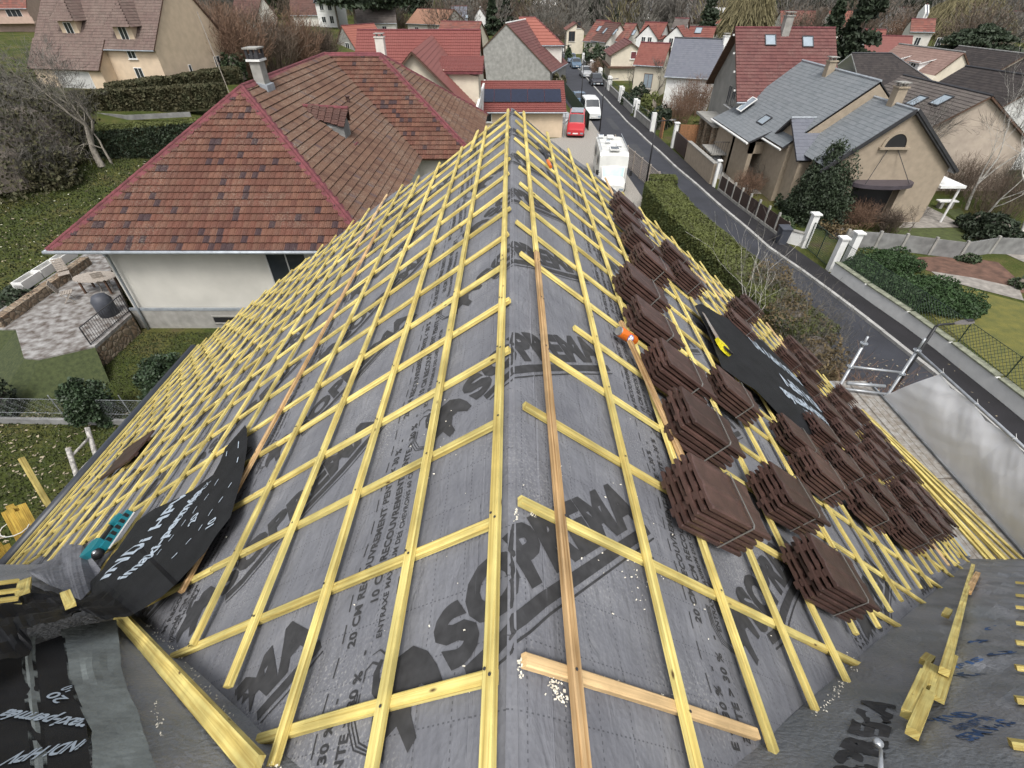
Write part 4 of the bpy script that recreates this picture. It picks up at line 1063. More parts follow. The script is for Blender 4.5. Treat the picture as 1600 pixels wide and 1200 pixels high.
# tarpaulin
mb = MB(); T = []; nx, nz_ = 120, 44
for i in range(nx + 1):
    Y = 5.95 - (5.95 - 2.6) * i / nx; row = []
    for j in range(nz_ + 1):
        s = j / nz_; z = 7.25 - s * 1.02; Yb = Y + (0.62 * s if i == 0 else 0.62 * s * max(0, 1 - i / 34))
        sag = 0.05 * math.sin(math.pi * s)
        cl = min(abs(((Y - 5.3) % 0.72)), 0.72 - abs(((Y - 5.3) % 0.72)))
        X = 6.80 - 0.05 * s - sag - 0.022 * noise.noise(Vector((Y * 2.2 + s * 1.4, s * 2, 0))) - 0.008 * noise.noise(Vector((Y * 4 - s * 5, s * 2, 9))) - 0.03 * (1 - s) * (cl / 0.36) - 0.004 * noise.noise(Vector((Y * 9 + s * 6, s * 3, 4)))
        zz = z - 0.05 * (1 - s) * (cl / 0.36) ** 2 * 1.0
        row.append((X, Yb, zz))
    T.append(row)
for i in range(nx):
    for j in range(nz_): mb.quad(T[i][j], T[i][j + 1], T[i + 1][j + 1], T[i + 1][j])
tp = thing('tarpaulin', 'pale grey tarpaulin tied to the scaffold rail along the right gutter', 'tarpaulin', (6.8, 4.5, 7.2))
mb.build('sheet', M['tarp'], tp, smooth=True)
tie = MB()
for Y in (5.93, 5.2, 4.5, 3.8, 3.1):
    tie.tube([(6.80 + 0.03 * math.cos(a), Y + 0.004 * a, 7.265 + 0.03 * math.sin(a)) for a in [k * math.pi / 5 for k in range(11)]], 0.003, 5)
    tie.tube([(6.80, Y, 7.295), (6.82, Y + 0.06, 7.33)], 0.0025, 5)
tie.build('cable_tie', M['white'], tp)
# toe board / outer edge
mb = MB(); mb.box(6.725, 6.75, 0, 6.95, ZD - 0.03, ZD + 0.03); mb.build('toe_board', M['galv'], deck)
grp = 'yellow battens stored lengthwise on the scaffold deck'
bl_ = [(6.02, 0.0), (6.075, 0.01), (6.16, -0.02), (6.225, 0.02), (6.30, 0.035), (6.42, 0.05), (6.06, 0.027), (6.11, 0.03)]
for k, (x, sk) in enumerate(bl_):
    zz = ZD + 0.008 + (0.028 if k >= 6 else 0); y1 = 6.05 + 0.08 * (k % 3); x1 = 6.0 + 0.022 * k + (0.02 if k > 5 else 0) if k < 6 else 6.01 + 0.04 * (k - 6)
    mb = MB(); xf_ = 6.06 + .02 * (k if k < 6 else k - 5.5); xn_ = xf_ + (.15 + .078 * (k if k < 6 else (k - 6) * 2 + .3)) * 1.72; mb.beam((xn_, 0.8, zz), (xf_, y1, zz), 0.034, 0.022)
    o = mb.build('stored_batten', M['wood'], None, loc0=(x, 4, zz)); pos = ['innermost, beside the roof edge', 'second from the roof edge', 'third from the roof edge', 'fourth from the roof edge', 'fifth from the roof edge', 'outermost, beside the tarpaulin', 'stacked on top of the inner pair, left', 'stacked on top of the inner pair, right'][k]
    tag(o, 'yellow batten stored on the scaffold deck, ' + pos, 'batten', grp)
# ---------------------------------------------------------------- ladder and treated posts by the left gutter
def leanpts(pxt, pxb, Xt):
    """top at plane X=Xt, bottom goes along the picture line to the next plane"""
    r = ray(*pxt); t = Xt / r[0]; A = Vector((Xt, r[1] * t, CZ + r[2] * t)); return A
lad = thing('ladder', 'whitish paint-stained ladder leaning outside the left gutter', 'ladder', (-6.2, 4.6, 0))
M['ladderm'] = mat('stained_ladder', (0.42, 0.40, 0.37), 0.7, 0.55, 25, 0.3, 60)
rails = []
for (pt, pb) in (((106, 700), (127, 765)), ((136, 668), (157, 735))):
    A = leanpts(pt, None, -6.35); r = ray(*pb); t = -6.12 / r[0]; B = Vector((-6.12, r[1] * t, CZ + r[2] * t)); dd = (B - A).normalized()
    E_ = A + dd * ((A.z) / max(0.2, -dd.z)) if dd.z < -0.2 else A + Vector((0.3, 0, -A.z))
    rails.append((A, B, E_))
for A, B, E_ in rails:
    mb = MB(); mb.tube([A, A + (B - A) * 1.6], 0.032, 8); mb.build('rail', M['ladderm'], lad, True)
for k in range(4):
    f = 0.2 + 0.38 * k
    A = rails[0][0].lerp(rails[0][1], f * 1.1); B = rails[1][0].lerp(rails[1][1], f * 1.1); mb = MB(); mb.tube([A, B], 0.019, 8); mb.build('rung', M['ladderm'], lad, True)
def postbundle(label, pxt, pxb, w_, n, m='wood_y', tie=False, X0=-6.6, X1=-6.25):
    r = ray(*pxt); t = X0 / r[0]; A = Vector((X0, r[1] * t, CZ + r[2] * t)); r = ray(*pxb); t = X1 / r[0]; B = Vector((X1, r[1] * t, CZ + r[2] * t))
    th = thing('timber_bundle' if n > 1 else 'timber_post', label, 'timber', tuple(B)); dd = (B - A)
    B2 = A + dd * 1.8
    for i in range(n):
        o_ = Vector((w_ * (i % 3), w_ * (i // 3) * -1.0, rnd.uniform(-.03, .03))); mb = MB(); mb.beam(A + o_, B2 + o_, w_ * 0.92, w_ * 0.92, (0, 1, 0.3)); mb.build('timber', M[m], th)
    if tie:
        c = A.lerp(B, 0.35); mb = MB(); mb.tube([c + Vector((math.cos(a) * w_ * 1.9 + w_, math.sin(a) * w_ * 1.6 - w_, 0)) for a in [k * math.pi / 6 for k in range(13)]], 0.006, 5); mb.build('tie', M['white'], th)
postbundle('bundle of treated yellow timbers standing outside the left gutter, tied with string', (8, 792), (45, 860), 0.085, 6, tie=True)
postbundle('darker bundle of treated timbers at the left picture edge', (-22, 855), (8, 905), 0.085, 6, X0=-6.4, X1=-6.2)
postbundle('single thin yellow post leaning on the left gutter', (28, 716), (84, 812), 0.06, 1, 'wood')
# ================================================================ BUILDINGS
def tile_plane(mb, O, ex, ey, n, poly, tw=0.24, course=0.33, roll=0.02, step=0.03, ns=4, shape='roll', u0=0.0):
    """courses of tiles over a convex polygon poly [(a,b)] in the plane O + a*ex + b*ey; saw-tooth steps and rolls are real geometry"""
    bs = [p[1] for p in poly]; b0, b1 = min(bs), max(bs); m = len(poly)
    def span(b):
        xs = []
        for i in range(m):
            (x0, y0), (x1, y1) = poly[i], poly[(i + 1) % m]
            if (y0 - b) * (y1 - b) <= 0 and abs(y1 - y0) > 1e-9: xs.append(x0 + (x1 - x0) * (b - y0) / (y1 - y0))
        return (min(xs), max(xs)) if xs else None
    nc = max(1, int(math.ceil((b1 - b0) / course - 1e-6))); O = Vector(O)
    def rf(a):
        f = (a / tw) % 1.0
        if roll == 0: return 0
        if shape == 'roll': return roll * (0.5 + 0.5 * math.cos(2 * math.pi * f)) ** 1.3
        if shape == 'clay': return roll * (0, .95, .45, .40, 1, .45, .9, .0)[int(f * 8 + .01) % 8]
        return roll if f < 0.12 or f > 0.88 else 0
    for j in range(nc):
        c0 = b0 + j * course; c1 = min(b1, c0 + course); mid = (c0 + c1) / 2
        sp_ = span(min(max(mid, b0 + 1e-4), b1 - 1e-4))
        s0 = span(c0 + 1e-4); s1 = span(c1 - 1e-4)
        if not sp_: continue
        a0, a1 = sp_
        if s0 and s1: a0 = min(a0, max(s0[0], s1[0]) if False else a0); 
        k0 = math.floor(a0 / tw * ns); k1 = math.ceil(a1 / tw * ns)
        xs = [min(max(k * tw / ns, a0), a1) for k in range(k0, k1 + 1)]
        xs2 = []
        for x in xs:
            if not xs2 or x - xs2[-1] > 1e-5: xs2.append(x)
        b = len(mb.v)
        for x in xs2:
            h = rf(x)
            mb.v.append(tuple(O + ex * x + ey * c0 + n * 0.0)); mb.v.append(tuple(O + ex * x + ey * c0 + n * (h + step))); mb.v.append(tuple(O + ex * x + ey * c1 + n * (h + 0.002)))
        for i in range(len(xs2) - 1):
            q = b + 3 * i; cx = math.floor((xs2[i] + xs2[i + 1]) / 2 / tw) + 0.5 + u0; uv = [(cx, j + 0.5)] * 4
            mb.f.append([q + 1, q + 4, q + 5, q + 2]); mb.uv.append(uv); mb.mi.append(0)
            mb.f.append([q, q + 3, q + 4, q + 1]); mb.uv.append(uv); mb.mi.append(0)
def roof_poly(parent, pts, m, name='roof_tiles', under=True, thick=0.10, **kw):
    """pts: 3D polygon, first edge = eave (left to right seen from outside)"""
    P = [Vector(p) for p in pts]; ex = (P[1] - P[0]).normalized(); nn = Vector((0, 0, 0))
    for i in range(len(P)): nn += P[i].cross(P[(i + 1) % len(P)])
    n = nn.normalized()
    if n.z < 0: n = -n; 
    ey = n.cross(ex).normalized()
    if (P[2] - P[0]).dot(ey) < 0: ey = -ey
    poly = [((p - P[0]).dot(ex), (p - P[0]).dot(ey)) for p in P]
    mb = MB(); tile_plane(mb, P[0], ex, ey, n, poly, u0=rnd.randint(0, 500), **kw)
    if ex.cross(ey).dot(n) < 0: mb.f = [f[::-1] for f in mb.f]
    o = mb.build(name, M[m], parent)
    return o, (P, n)
def slab(mb, P, n, thick=0.12): mb.prism([p - n * 0.004 for p in P], -n * thick)
KW_FAR = dict(tw=0.5, course=0.45, roll=0, step=0.04, ns=1)
KW_FLAT = dict(tw=0.3, course=0.28, roll=0, step=0.015, ns=1)
KW_METAL = dict(tw=0.22, course=0.36, roll=0.022, step=0.035, ns=2, shape='roll')
KW_TILE = dict(tw=0.25, course=0.33, roll=0.040, step=0.055, ns=8, shape='clay')
def window(par, c, rt, up, out, w_, h_, fm='white', gm='glass', mull=1, sill=True, shut=None, fr=0.06):
    c = Vector(c); rt = Vector(rt).normalized(); up = Vector(up).normalized(); out = Vector(out).normalized()
    mb = MB(); o = c - rt * w_ / 2 - up * h_ / 2
    mb.obox(o - out * 0.02, rt * w_, up * fr, out * 0.07); mb.obox(o + up * (h_ - fr) - out * 0.02, rt * w_, up * fr, out * 0.07)
    mb.obox(o + up * fr - out * 0.02, rt * fr, up * (h_ - 2 * fr), out * 0.068); mb.obox(o + rt * (w_ - fr) + up * fr - out * 0.02, rt * fr, up * (h_ - 2 * fr), out * 0.068)
    for k in range(mull):
        x = w_ * (k + 1) / (mull + 1) - fr * 0.4; mb.obox(o + rt * x + up * fr - out * 0.02, rt * fr * 0.8, up * (h_ - 2 * fr), out * 0.06)
    win = mb.build('window', M[fm], par)
    mb = MB(); mb.obox(o + rt * fr * .8 + up * fr * .8 - out * 0.015, rt * (w_ - 1.6 * fr), up * (h_ - 1.6 * fr), out * 0.03); mb.build('pane', M[gm], win)
    if sill:
        mb = MB(); mb.obox(o - rt * 0.08 - up * 0.07 - out * 0.02, rt * (w_ + 0.16), up * 0.06, out * 0.16); mb.build('sill', M['white'], win)
    if shut:
        for s_ in (-1, 1):
            mb = MB(); a = c + rt * s_ * (w_ / 2 + w_ * 0.25 + 0.03) - rt * w_ * 0.24 - up * h_ / 2; mb.obox(a, rt * w_ * 0.48, up * h_, out * 0.05); mb.build('shutter', M[shut], par)
    return win
def chimney(par, x, y, z0, z1, s=0.45, mt='lightrend', s2=None, pots=True):
    s2 = s2 or s; mb = MB(); mb.box(x - s / 2, x + s / 2, y - s2 / 2, y + s2 / 2, z0, z1 - 0.3)
    mb.box(x - s / 2 - .06, x + s / 2 + .06, y - s2 / 2 - .06, y + s2 / 2 + .06, z1 - 0.3, z1 - 0.22)
    c = mb.build('chimney', M[mt], par); mb = MB()
    if pots:
        for dx in (-.3, .3):
            for dy in (-.3, .3): mb.box(x + dx * s - .04, x + dx * s + .04, y + dy * s2 - .04, y + dy * s2 + .04, z1 - .22, z1 - .05)
        mb.box(x - s / 2 - .05, x + s / 2 + .05, y - s2 / 2 - .05, y + s2 / 2 + .05, z1 - .05, z1); mb.build('cap', M['concrete'], c)
    return c
def frame(o, yaw):
    o = Vector(o); c, s = math.cos(yaw), math.sin(yaw)
    return lambda x, y, z=0: Vector((o.x + x * c - y * s, o.y + x * s + y * c, z)), Vector((c, s, 0)), Vector((-s, c, 0))
def gable_house(label, o, yaw, L, W, z0, he, hr, wall='whiterend', roof='t_red', kw=KW_FAR, ov=0.35, vg=0.25, wins=(), chim=(), sky_=(), cat='house', name='house', group=None, ridge_m=None, verge=None, gutter=True, fm='white', wallname='wall', hipL=0, hipR=0, root=None):
    """ridge along local x; local y=0 is the front. wins: (face, pos, zc, w, h[, opts])"""
    f, ex, ey = frame(o, yaw); Z = Vector((0, 0, 1))
    h = root or thing(name, label, cat, tuple(f(L / 2, W / 2, z0)), group)
    mb = MB(); zw = he
    pent = [(0, z0 - 1), (W, z0 - 1), (W, he), (W / 2, hr - 0.02), (0, he)]
    if not (hipL or hipR):
        mb.prism([f(0, y, z) for y, z in pent], ex * L)
    else: mb.prism([f(0, y, z) for y, z in ((0, z0 - 1), (W, z0 - 1), (W, he), (0, he))], ex * L)
    mb.build(wallname, M[wall], h)
    sl_ = (hr - he) / (W / 2); e = 0.06; zz = he - ov * sl_ + e; hk = hr + e
    xl, xr = -vg, L + vg
    F = [f(xl, -ov, zz), f(xr, -ov, zz), f(xr - hipR, W / 2, hk), f(xl + hipL, W / 2, hk)]
    B = [f(xr, W + ov, zz), f(xl, W + ov, zz), f(xl + hipL, W / 2, hk), f(xr - hipR, W / 2, hk)]
    planes = [F, B]
    if hipL: planes.append([f(xl, W + ov, zz), f(xl, -ov, zz), f(xl + hipL, W / 2, hk)])
    if hipR: planes.append([f(xr, -ov, zz), f(xr, W + ov, zz), f(xr - hipR, W / 2, hk)])
    sb = MB(); ro = None
    for k, P in enumerate(planes):
        o_, (PP, n) = roof_poly(h, P, roof, 'roof', **kw)
        ro = ro or o_
        slab(sb, PP, n, 0.10)
    sb.build('roof_deck', M['brownwood' if not verge else verge], h)
    mb = MB(); a, b = f(xl + hipL, W / 2, hk + .02), f(xr - hipR, W / 2, hk + .02)
    mb.tube([a, b], 0.09, 6)
    for q, w_ in ((hipL, ((xl, -ov), (xl, W + ov))), (hipR, ((xr, -ov), (xr, W + ov)))):
        if q:
            for (x, y) in w_: mb.tube([f(x, y, zz + .05), a if q is hipL and x == xl else b], 0.08, 6)
    mb.build('ridge_cap', M[ridge_m or 'redmortar'], h)
    if gutter:
        mb = MB(); mb.tube([f(xl, -ov - .06, zz - .06), f(xr, -ov - .06, zz - .06)], 0.06, 6); mb.build('gutter', M['zinc'], h)
    faces = {'f': (lambda p, z: f(p, 0, z), ex, -ey), 'b': (lambda p, z: f(p, W, z), -ex, ey), 'l': (lambda p, z: f(0, p, z), -ey, -ex), 'r': (lambda p, z: f(L, p, z), ey, ex)}
    for w_ in wins:
        fc, p, z, ww, hh = w_[:5]; op = w_[5] if len(w_) > 5 else {}
        fn, rt, out = faces[fc]; window(h, fn(p, z), rt, Z, out, ww, hh, **{**dict(fm=fm), **op})
    for (x, y, ztop, s, mt) in chim: 
        q = f(x, y); chimney(ro, q.x, q.y, he - .2, ztop, s, mt)
    nF = (ey * -1 * 1.0 * sl_ + Z).normalized(); upF = (ey + Z * sl_).normalized()
    for (x, t, w_, h_) in sky_:
        y = -ov + (W / 2 + ov) * t; c = f(x, y, he + y * sl_ + e + 0.04)
        window(h, c + nF * 0.05, ex, upF, nF, w_, h_, fm='darksteel', gm='glassl', mull=0, sill=False, fr=0.07)
    return h, f, ex, ey
def solveF(eL, eR, rL, rR, he, pitch):
    A, B = G(*eL, he), G(*eR, he); ax = (B - A).normalized(); nrm = Vector((-ax.y, ax.x, 0)); best = None
    hr = he + 0.3
    while hr < CZ - 0.3:
        q = G(*rL, hr); w_ = (q - A).dot(nrm)
        if w_ > 0 and abs((hr - he) / w_ - math.tan(R(pitch))) < (best[0] if best else 1e9): best = (abs((hr - he) / w_ - math.tan(R(pitch))), hr, w_)
        hr += 0.02
    _, hr, w_ = best; q0 = G(*rL, hr); q1 = G(*rR, hr)
    x0 = (q0 - A).dot(ax); x1 = (q1 - A).dot(ax); o = A + ax * min(x0, 0 if True else x0) if False else A + ax * x0
    return o, math.atan2(ax.y, ax.x), x1 - x0, 2 * w_, hr
def house_F(label, eL, eR, rL, rR, he, pitch=40, z0=0, ov=0.35, vg=0.25, **kw):
    o, yaw, L, W, hr = solveF(eL, eR, rL, rR, he, pitch)
    sl_ = math.tan(R(pitch)); f, ex, ey = frame(o, yaw); o2 = f(vg, ov)
    return gable_house(label, o2, yaw, L - 2 * vg, W - 2 * ov, z0, he + ov * sl_, hr, ov=ov, vg=vg, **kw)
def house_G(label, eL, eR, ap, he, Ln, z0=0, ov=0.3, vg=0.2, yawfix=None, **kw):
    """gable end seen: eL/eR eave ends, ap apex"""
    A, B = G(*eL, he), G(*eR, he); ax = (B - A).normalized(); W = (B - A).length
    mid = (A + B) / 2; nrm = Vector((-ax.y, ax.x, 0)); hr = he + .2; best = None
    while hr < 40:
        if ray(*ap)[2] >= 0 and hr < CZ: pass
        t = None; r = ray(*ap); den = r[0] * nrm.x + r[1] * nrm.y; t = (mid.x * nrm.x + mid.y * nrm.y) / den
        hr = CZ + r[2] * t; break
    yaw = math.atan2(ax.y, ax.x) + math.pi / 2     # local x runs away from viewer, local y to the left
    f, ex, ey = frame(B, yaw)
    W2 = W; sl_ = (hr - he) / (W / 2)
    o = f(vg, ov); return gable_house(label, o, yaw, Ln, W - 2 * ov, z0, he + ov * sl_, hr, ov=ov, vg=vg, **kw)

# ---------------------------------------------------------------- the neighbour's house with the clay tile hip roof
nb = thing('neighbour_house', 'house with large patchy clay tile hip roof and red ridges, by the stripped roof', 'house', (-11.6, 26, 0))
x0, x1, y0, zE, zR = -18.15, -5.35, 17.75, 3.98, 8.55; xm = (x0 + x1) / 2 
yA = 24.3; yB = 36.9; A1 = (xm, yA, zR); B1 = (xm - .2, yB, zR); y2 = 43.3; x3 = -2.0; yF = 30.5; C1 = (-8.4, yB, zR)
mb = MB()
mb.box(-16.75, -5.7, 18.5, 43, -0.5, 4.05); mb.box(-6, -2.6, 31.1, 42.8, -0.5, 4.0)
mb.build('wall', M['lightrend'], nb)
mb = MB(); mb.box(-16.85, -5.6, 18.38, 43.05, -0.5, 0.95); mb.build('plinth', M['concrete'], nb)
mb = MB(); mb.box(-16.87, -5.6, 18.36, 18.42, 0.92, 1.04); mb.build('plinth_band', M['zinc'], nb)
slabm = MB()
def rp(P, m='t_neigh', **k):
    o_, (PP, n) = roof_poly(nb, P, m, 'roof', **{**KW_TILE, **k}); slab(slabm, PP, n, 0.08); return o_
rf_ = rp([(x0, y0, zE), (x1, y0, zE), A1])                                    # hip end facing the viewer
rp([(x1, y0, zE), (x1, yF + 0.05, zE), (xm, yB, zR), A1], 't_neigh2')            # right slope up to the valley
rp([(x1 , yF, zE), (x3, yF, zE), C1, (xm, yB, zR)])                              # cross wing, front slope
rp([(x3, yF, zE), (x3, y2, zE), C1], 't_neigh2')                                 # cross wing hip
rp([(x3, y2, zE), (x0, y2, zE), B1, C1], 't_neigh2'); rp([(x0, y2, zE), (x0, y0, zE), A1, B1], 't_neigh2')
slabm.build('roof_deck', M['brownwood'], nb)
def mortar(P, Q, r0=0.085, wd=0.23):
    P, Q = Vector(P), Vector(Q); mb = MB(); ax = (Q - P); n = int(ax.length / 0.4); sd_ = ax.cross(Vector((0, 0, 1))).normalized(); up = sd_.cross(ax).normalized()
    for i in range(n):
        a = P + ax * i / n; b = P + ax * (i + 1.08) / n; mb.tube([a + up * 0.06, b + up * 0.045], [r0 * 0.95, r0], 7, False)
    prof = [(-wd, -wd * 0.42), (-wd * .5, -0.02), (0, 0.055), (wd * .5, -0.02), (wd, -wd * 0.42)]
    m_ = 40
    for i in range(m_):
        a = P + ax * i / m_; b = P + ax * (i + 1) / m_
        for (p0, h0), (p1, h1) in zip(prof, prof[1:]):
            e0 = 1 + 0.25 * noise.noise(Vector((i * .7, p0 * 9, 0))); e1 = 1 + 0.25 * noise.noise(Vector(((i + 1) * .7, p0 * 9, 0)))
            f0 = 1 + 0.25 * noise.noise(Vector((i * .7, p1 * 9, 0))); f1 = 1 + 0.25 * noise.noise(Vector(((i + 1) * .7, p1 * 9, 0)))
            mb.quad(a + sd_ * p0 * e0 + up * (h0 * e0 + .045), b + sd_ * p0 * e1 + up * (h0 * e1 + .045), b + sd_ * p1 * f1 + up * (h1 * f1 + .045), a + sd_ * p1 * f0 + up * (h1 * f0 + .045))
    return mb.build('ridge_cap', M['redmortar'], nb, True)
for P, Q in (((x0, y0, zE), A1), (A1, (x1, y0, zE)), (A1, B1), (B1, C1), (C1, (x3, yF, zE)), (C1, (x3, y2, zE))): mortar(P, Q)
mb = MB(); mb.tube([(x0 - .12, y0 - .10, zE - .02), (x1, y0 - .10, zE - .02)], 0.07, 10); mb.tube([(x0 - .1, y0 - .10, zE - .02), (x0 - .1, y2, zE - .02)], 0.07, 8)
gt = mb.build('gutter', M['zinc'], nb, True)
mb = MB(); mb.tube([(-16.0, y0 - .08, zE - .05), (-16.0, y0 - .02, zE - .2), (-16.4, 18.28, zE - .42), (-16.45, 18.3, 1.1), (-16.45, 18.27, -.1)], 0.05, 10); mb.build('downpipe', M['zinc'], nb, True)
mb = MB(); mb.tube([(-12.0, y0 + 13, 4)] * 1 + [(-12, 30.9, 4)], 0.001, 3)
window(nb, (-12.65, 18.38, 0.45), (1, 0, 0), (0, 0, 1), (0, -1, 0), 1.5, 0.42, 'concrete', 'black', 0, False)
window(nb, (-9.3, 18.5, 2.55), (1, 0, 0), (0, 0, 1), (0, -1, 0), 1.7, 2.3, 'shutter', 'glass', 1, False)
# chimney on the left ridge with slate-flashed foot
q = G(440, 165, 8.0); ch = MB(); cx, cy = -11.5, 25.9
ch.box(cx - .22, cx + .22, cy - .30, cy + .30, 6.6, 9.35); chm = ch.build('chimney', M['concrete'], nb)
mb = MB(); mb.box(cx - .31, cx + .31, cy - .39, cy + .39, 9.35, 9.43); mb.build('chimney_band', M['white'], chm)
mb = MB()
for dx in (-.22, 0, .22):
    for dy in (-.3, .3): mb.box(cx + dx - .05, cx + dx + .05, cy + dy - .05, cy + dy + .05, 9.45, 9.80)
mb.box(cx - .25, cx + .25, cy - .3, cy + .3, 9.45, 9.60); mb.build('chimney_pot', M['darksteel'], chm)
mb = MB(); mb.box(cx - .33, cx + .33, cy - .40, cy + .40, 9.80, 9.86); mb.build('chimney_cap', M['concrete'], chm)
mb = MB(); mb.prism([(cx - .30, cy - .42, 7.6), (cx + .34, cy - .42, 7.6), (cx + .34, cy - .42, 8.45), (cx - .30, cy - .42, 8.6)], (0, .84, 0)); mb.build('flashing', M['zinc'], chm)
# little dormer and vent on the right slope
dz = 1.0; q = Vector((-8.6, 26.2, 0)); slp = (zR - zE) / (x1 - xm)
def zs(x): return zR - (x - xm) * slp
dm = MB(); X0_, X1_ = -9.9, -8.0; Y0_, Y1_ = 26.1, 27.1; zt = zs(X0_) + 0.12
o_, (PP, n) = roof_poly(nb, [(X1_ - .2, Y0_ - .1, zt - 0.75), (X1_, (Y0_ + Y1_) / 2, zt - .05), (X0_, (Y0_ + Y1_) / 2, zt + .06), (X0_ + .05, Y0_ - .1, zt - .2)], 't_dkbrown', 'dormer_roof', **KW_TILE)
roof_poly(nb, [(X1_, (Y0_ + Y1_) / 2, zt - .05), (X1_ - .2, Y1_ + .1, zt - .75), (X0_, Y1_ + .1, zt - .2), (X0_, (Y0_ + Y1_) / 2, zt + .06)], 't_neigh2', 'dormer_roof', **KW_TILE)
mb = MB(); mb.prism([(X1_ - .25, Y0_, zs(X1_) - .1), (X1_ - .25, Y1_, zs(X1_) - .1), (X1_ - .25, Y1_, zt - .75), (X1_ - .25, (Y0_ + Y1_) / 2, zt - .1), (X1_ - .25, Y0_, zt - .75)], (-1.4, 0, 0)); dmo = mb.build('dormer', M['concgrey'], nb)
mb = MB(); mb.tube([(X1_, (Y0_ + Y1_) / 2, zt - .0), (X0_ - .3, (Y0_ + Y1_) / 2, zt + .1)], 0.09, 8); mb.prism([(X1_ - .22, Y0_, zs(X1_) - .02), (X1_ - .22, Y0_ + .5, zs(X1_) - .02), (X1_ + .2, Y0_ + .5, zs(X1_ + .2) + .06), (X1_ + .2, Y0_ - .1, zs(X1_ + .2) + .06)], (0, 0, 0.05)); mb.build('dormer_mortar', M['redmortar'], dmo)
mb = MB(); vx, vy = -9.3, 31.2; mb.tube([(vx, vy, zs(vx)), (vx, vy, zs(vx) + .3)], 0.10, 8); mb.tube([(vx, vy, zs(vx) + .32), (vx, vy, zs(vx) + .36)], 0.16, 8); mb.build('vent', M['brown_tile'], nb)
# ---------------------------------------------------------------- houses
Wd = dict
# cream house, top left
zc = 7.0; Cn = G(240, 72.5, zc); yaw = R(-11.5); f0, ex0, ey0 = frame(Cn, yaw)
h, f, ex, ey = gable_house('cream house with steep brown tile roof and two hipped dormers, top left of the picture', f0(-15, 0), yaw, 15, 11.5, 2.6, 7.0, 13.2, 'cream', 't_brown', dict(tw=0.25, course=0.32, roll=0.02, step=0.03, ns=2), 0.35, 0.15,
    wins=[('f', 11.9, 6.3, 1.0, .9), ('f', 11.9, 4.4, 1.0, 1.35), ('r', 8.8, 4.6, 1.0, 1.5), ('r', 4.0, 4.2, 0.45, 1.6, Wd(mull=0))], gutter=True, cat='house')
# lower front extension under the long slope
mb = MB(); P0 = f(-0.2, -1.6, 2); mb.prism([f(0, 0, 2.4), f(0, -1.7, 2.4), f(0, -1.7, 5.3), f(0, 0, 6.9)], ex * 8.8); mb.build('wall', M['cream'], h)
o_, (PP, n) = roof_poly(h, [f(-.2, -2.1, 4.95), f(9.0, -2.1, 4.95), f(9.0, 0.3, 7.5), f(-.2, 0.3, 7.5)], 't_brown', 'roof', tw=0.25, course=0.32, roll=0.02, step=0.03, ns=2)
mb = MB(); slab(mb, PP, n); mb.build('roof_deck', M['brownwood'], h)
window(h, f(5.0, -1.7, 3.6), ex, (0, 0, 1), -ey, 4.4, 2.35, 'white', 'shutter', 2, False)
for dx, zb, hw in ((4.6, 7.9, 1.3), (11.6, 7.5, 2.2)):
    yb = (zb - 7.0) / (6.2 / 5.75)
    mb = MB(); mb.prism([f(dx - 1.1, yb - .05, zb - hw * 0.6), f(dx + 1.1, yb - .05, zb - hw * 0.6), f(dx + 1.1, yb - .05, zb + 1.3), f(dx - 1.1, yb - .05, zb + 1.3)], ey * 1.8); dmr = mb.build('dormer', M['cream'], h)
    window(dmr, f(dx, yb - .05, zb + .25), ex, (0, 0, 1), -ey, 1.0, 1.5 if hw < 1.5 else 2.4, mull=1)
    a, b, c_, d_ = f(dx - 1.6, yb - .6, zb + 1.1), f(dx + 1.6, yb - .6, zb + 1.1), f(dx, yb + .9, zb + 3.2), f(dx, yb + 2.9, zb + 3.2)
    e1, e2 = f(dx - 1.6, yb + 1.1, zb + 1.1), f(dx + 1.6, yb + 1.1, zb + 1.1)
    k_ = dict(tw=0.25, course=0.3, roll=0.02, step=0.03, ns=2)
    roof_poly(h, [a, b, c_], 't_brown', 'dormer_roof', **k_); roof_poly(h, [e1, a, c_, d_], 't_brown', 'dormer_roof', **k_); roof_poly(h, [b, e2, d_, c_], 't_brown', 'dormer_roof', **k_)
# left edge houses
h, f, ex, ey = gable_house('pinkish house with a balcony cut by the left picture edge', GT(10, 52) + Vector((-9, 2, 0)), R(12), 12, 8, 4.2, 8.6, 12.5, 'pinkrend', 't_redold', KW_FAR, wins=[('f', 9.5, 7.3, 2.6, 1.8, Wd(mull=2)), ('f', 6.0, 7.3, 1.4, 1.4)])
mb = MB(); mb.prism([f(5, -1.6, 6.0), f(13, -1.6, 6.0), f(13, 0, 6.0), f(5, 0, 6.0)], (0, 0, 0.2)); mb.prism([f(5, -1.6, 6.2), f(13, -1.6, 6.2), f(13, -1.5, 6.2), f(5, -1.5, 6.2)], (0, 0, 0.9)); mb.build('balcony', M['pinkrend'], h)
gable_house('house with pale gable and red roof behind the cream house at the left edge', GT(55, 28) + Vector((-6, 4, 0)), R(75), 9, 8, 4.2, 7.6, 11.5, 'pinkrend', 't_redold', KW_FAR)
h, f, ex, ey = house_G('timber-clad white gabled house with dark open loft, behind the bare trees at top left', (287, 30), (330, 28), (305, -12), 6.6, 9, z0=3.5, wall='whiterend', roof='t_dkbrown', ov=0.5, wins=[('l', 2.8, 6.0, 1.8, 1.6, Wd(gm='black', mull=0))])
h, f, ex, ey = house_G('white gabled house with brown roof and dark open balcony behind the reddish bare trees', (400, 32), (437, 30), (415, -6), 6.2, 9, z0=3, wall='whiterend', roof='t_dkbrown', ov=0.6, wins=[('l', 2.5, 5.2, 2.4, 1.5, Wd(gm='brownwood', mull=0))])
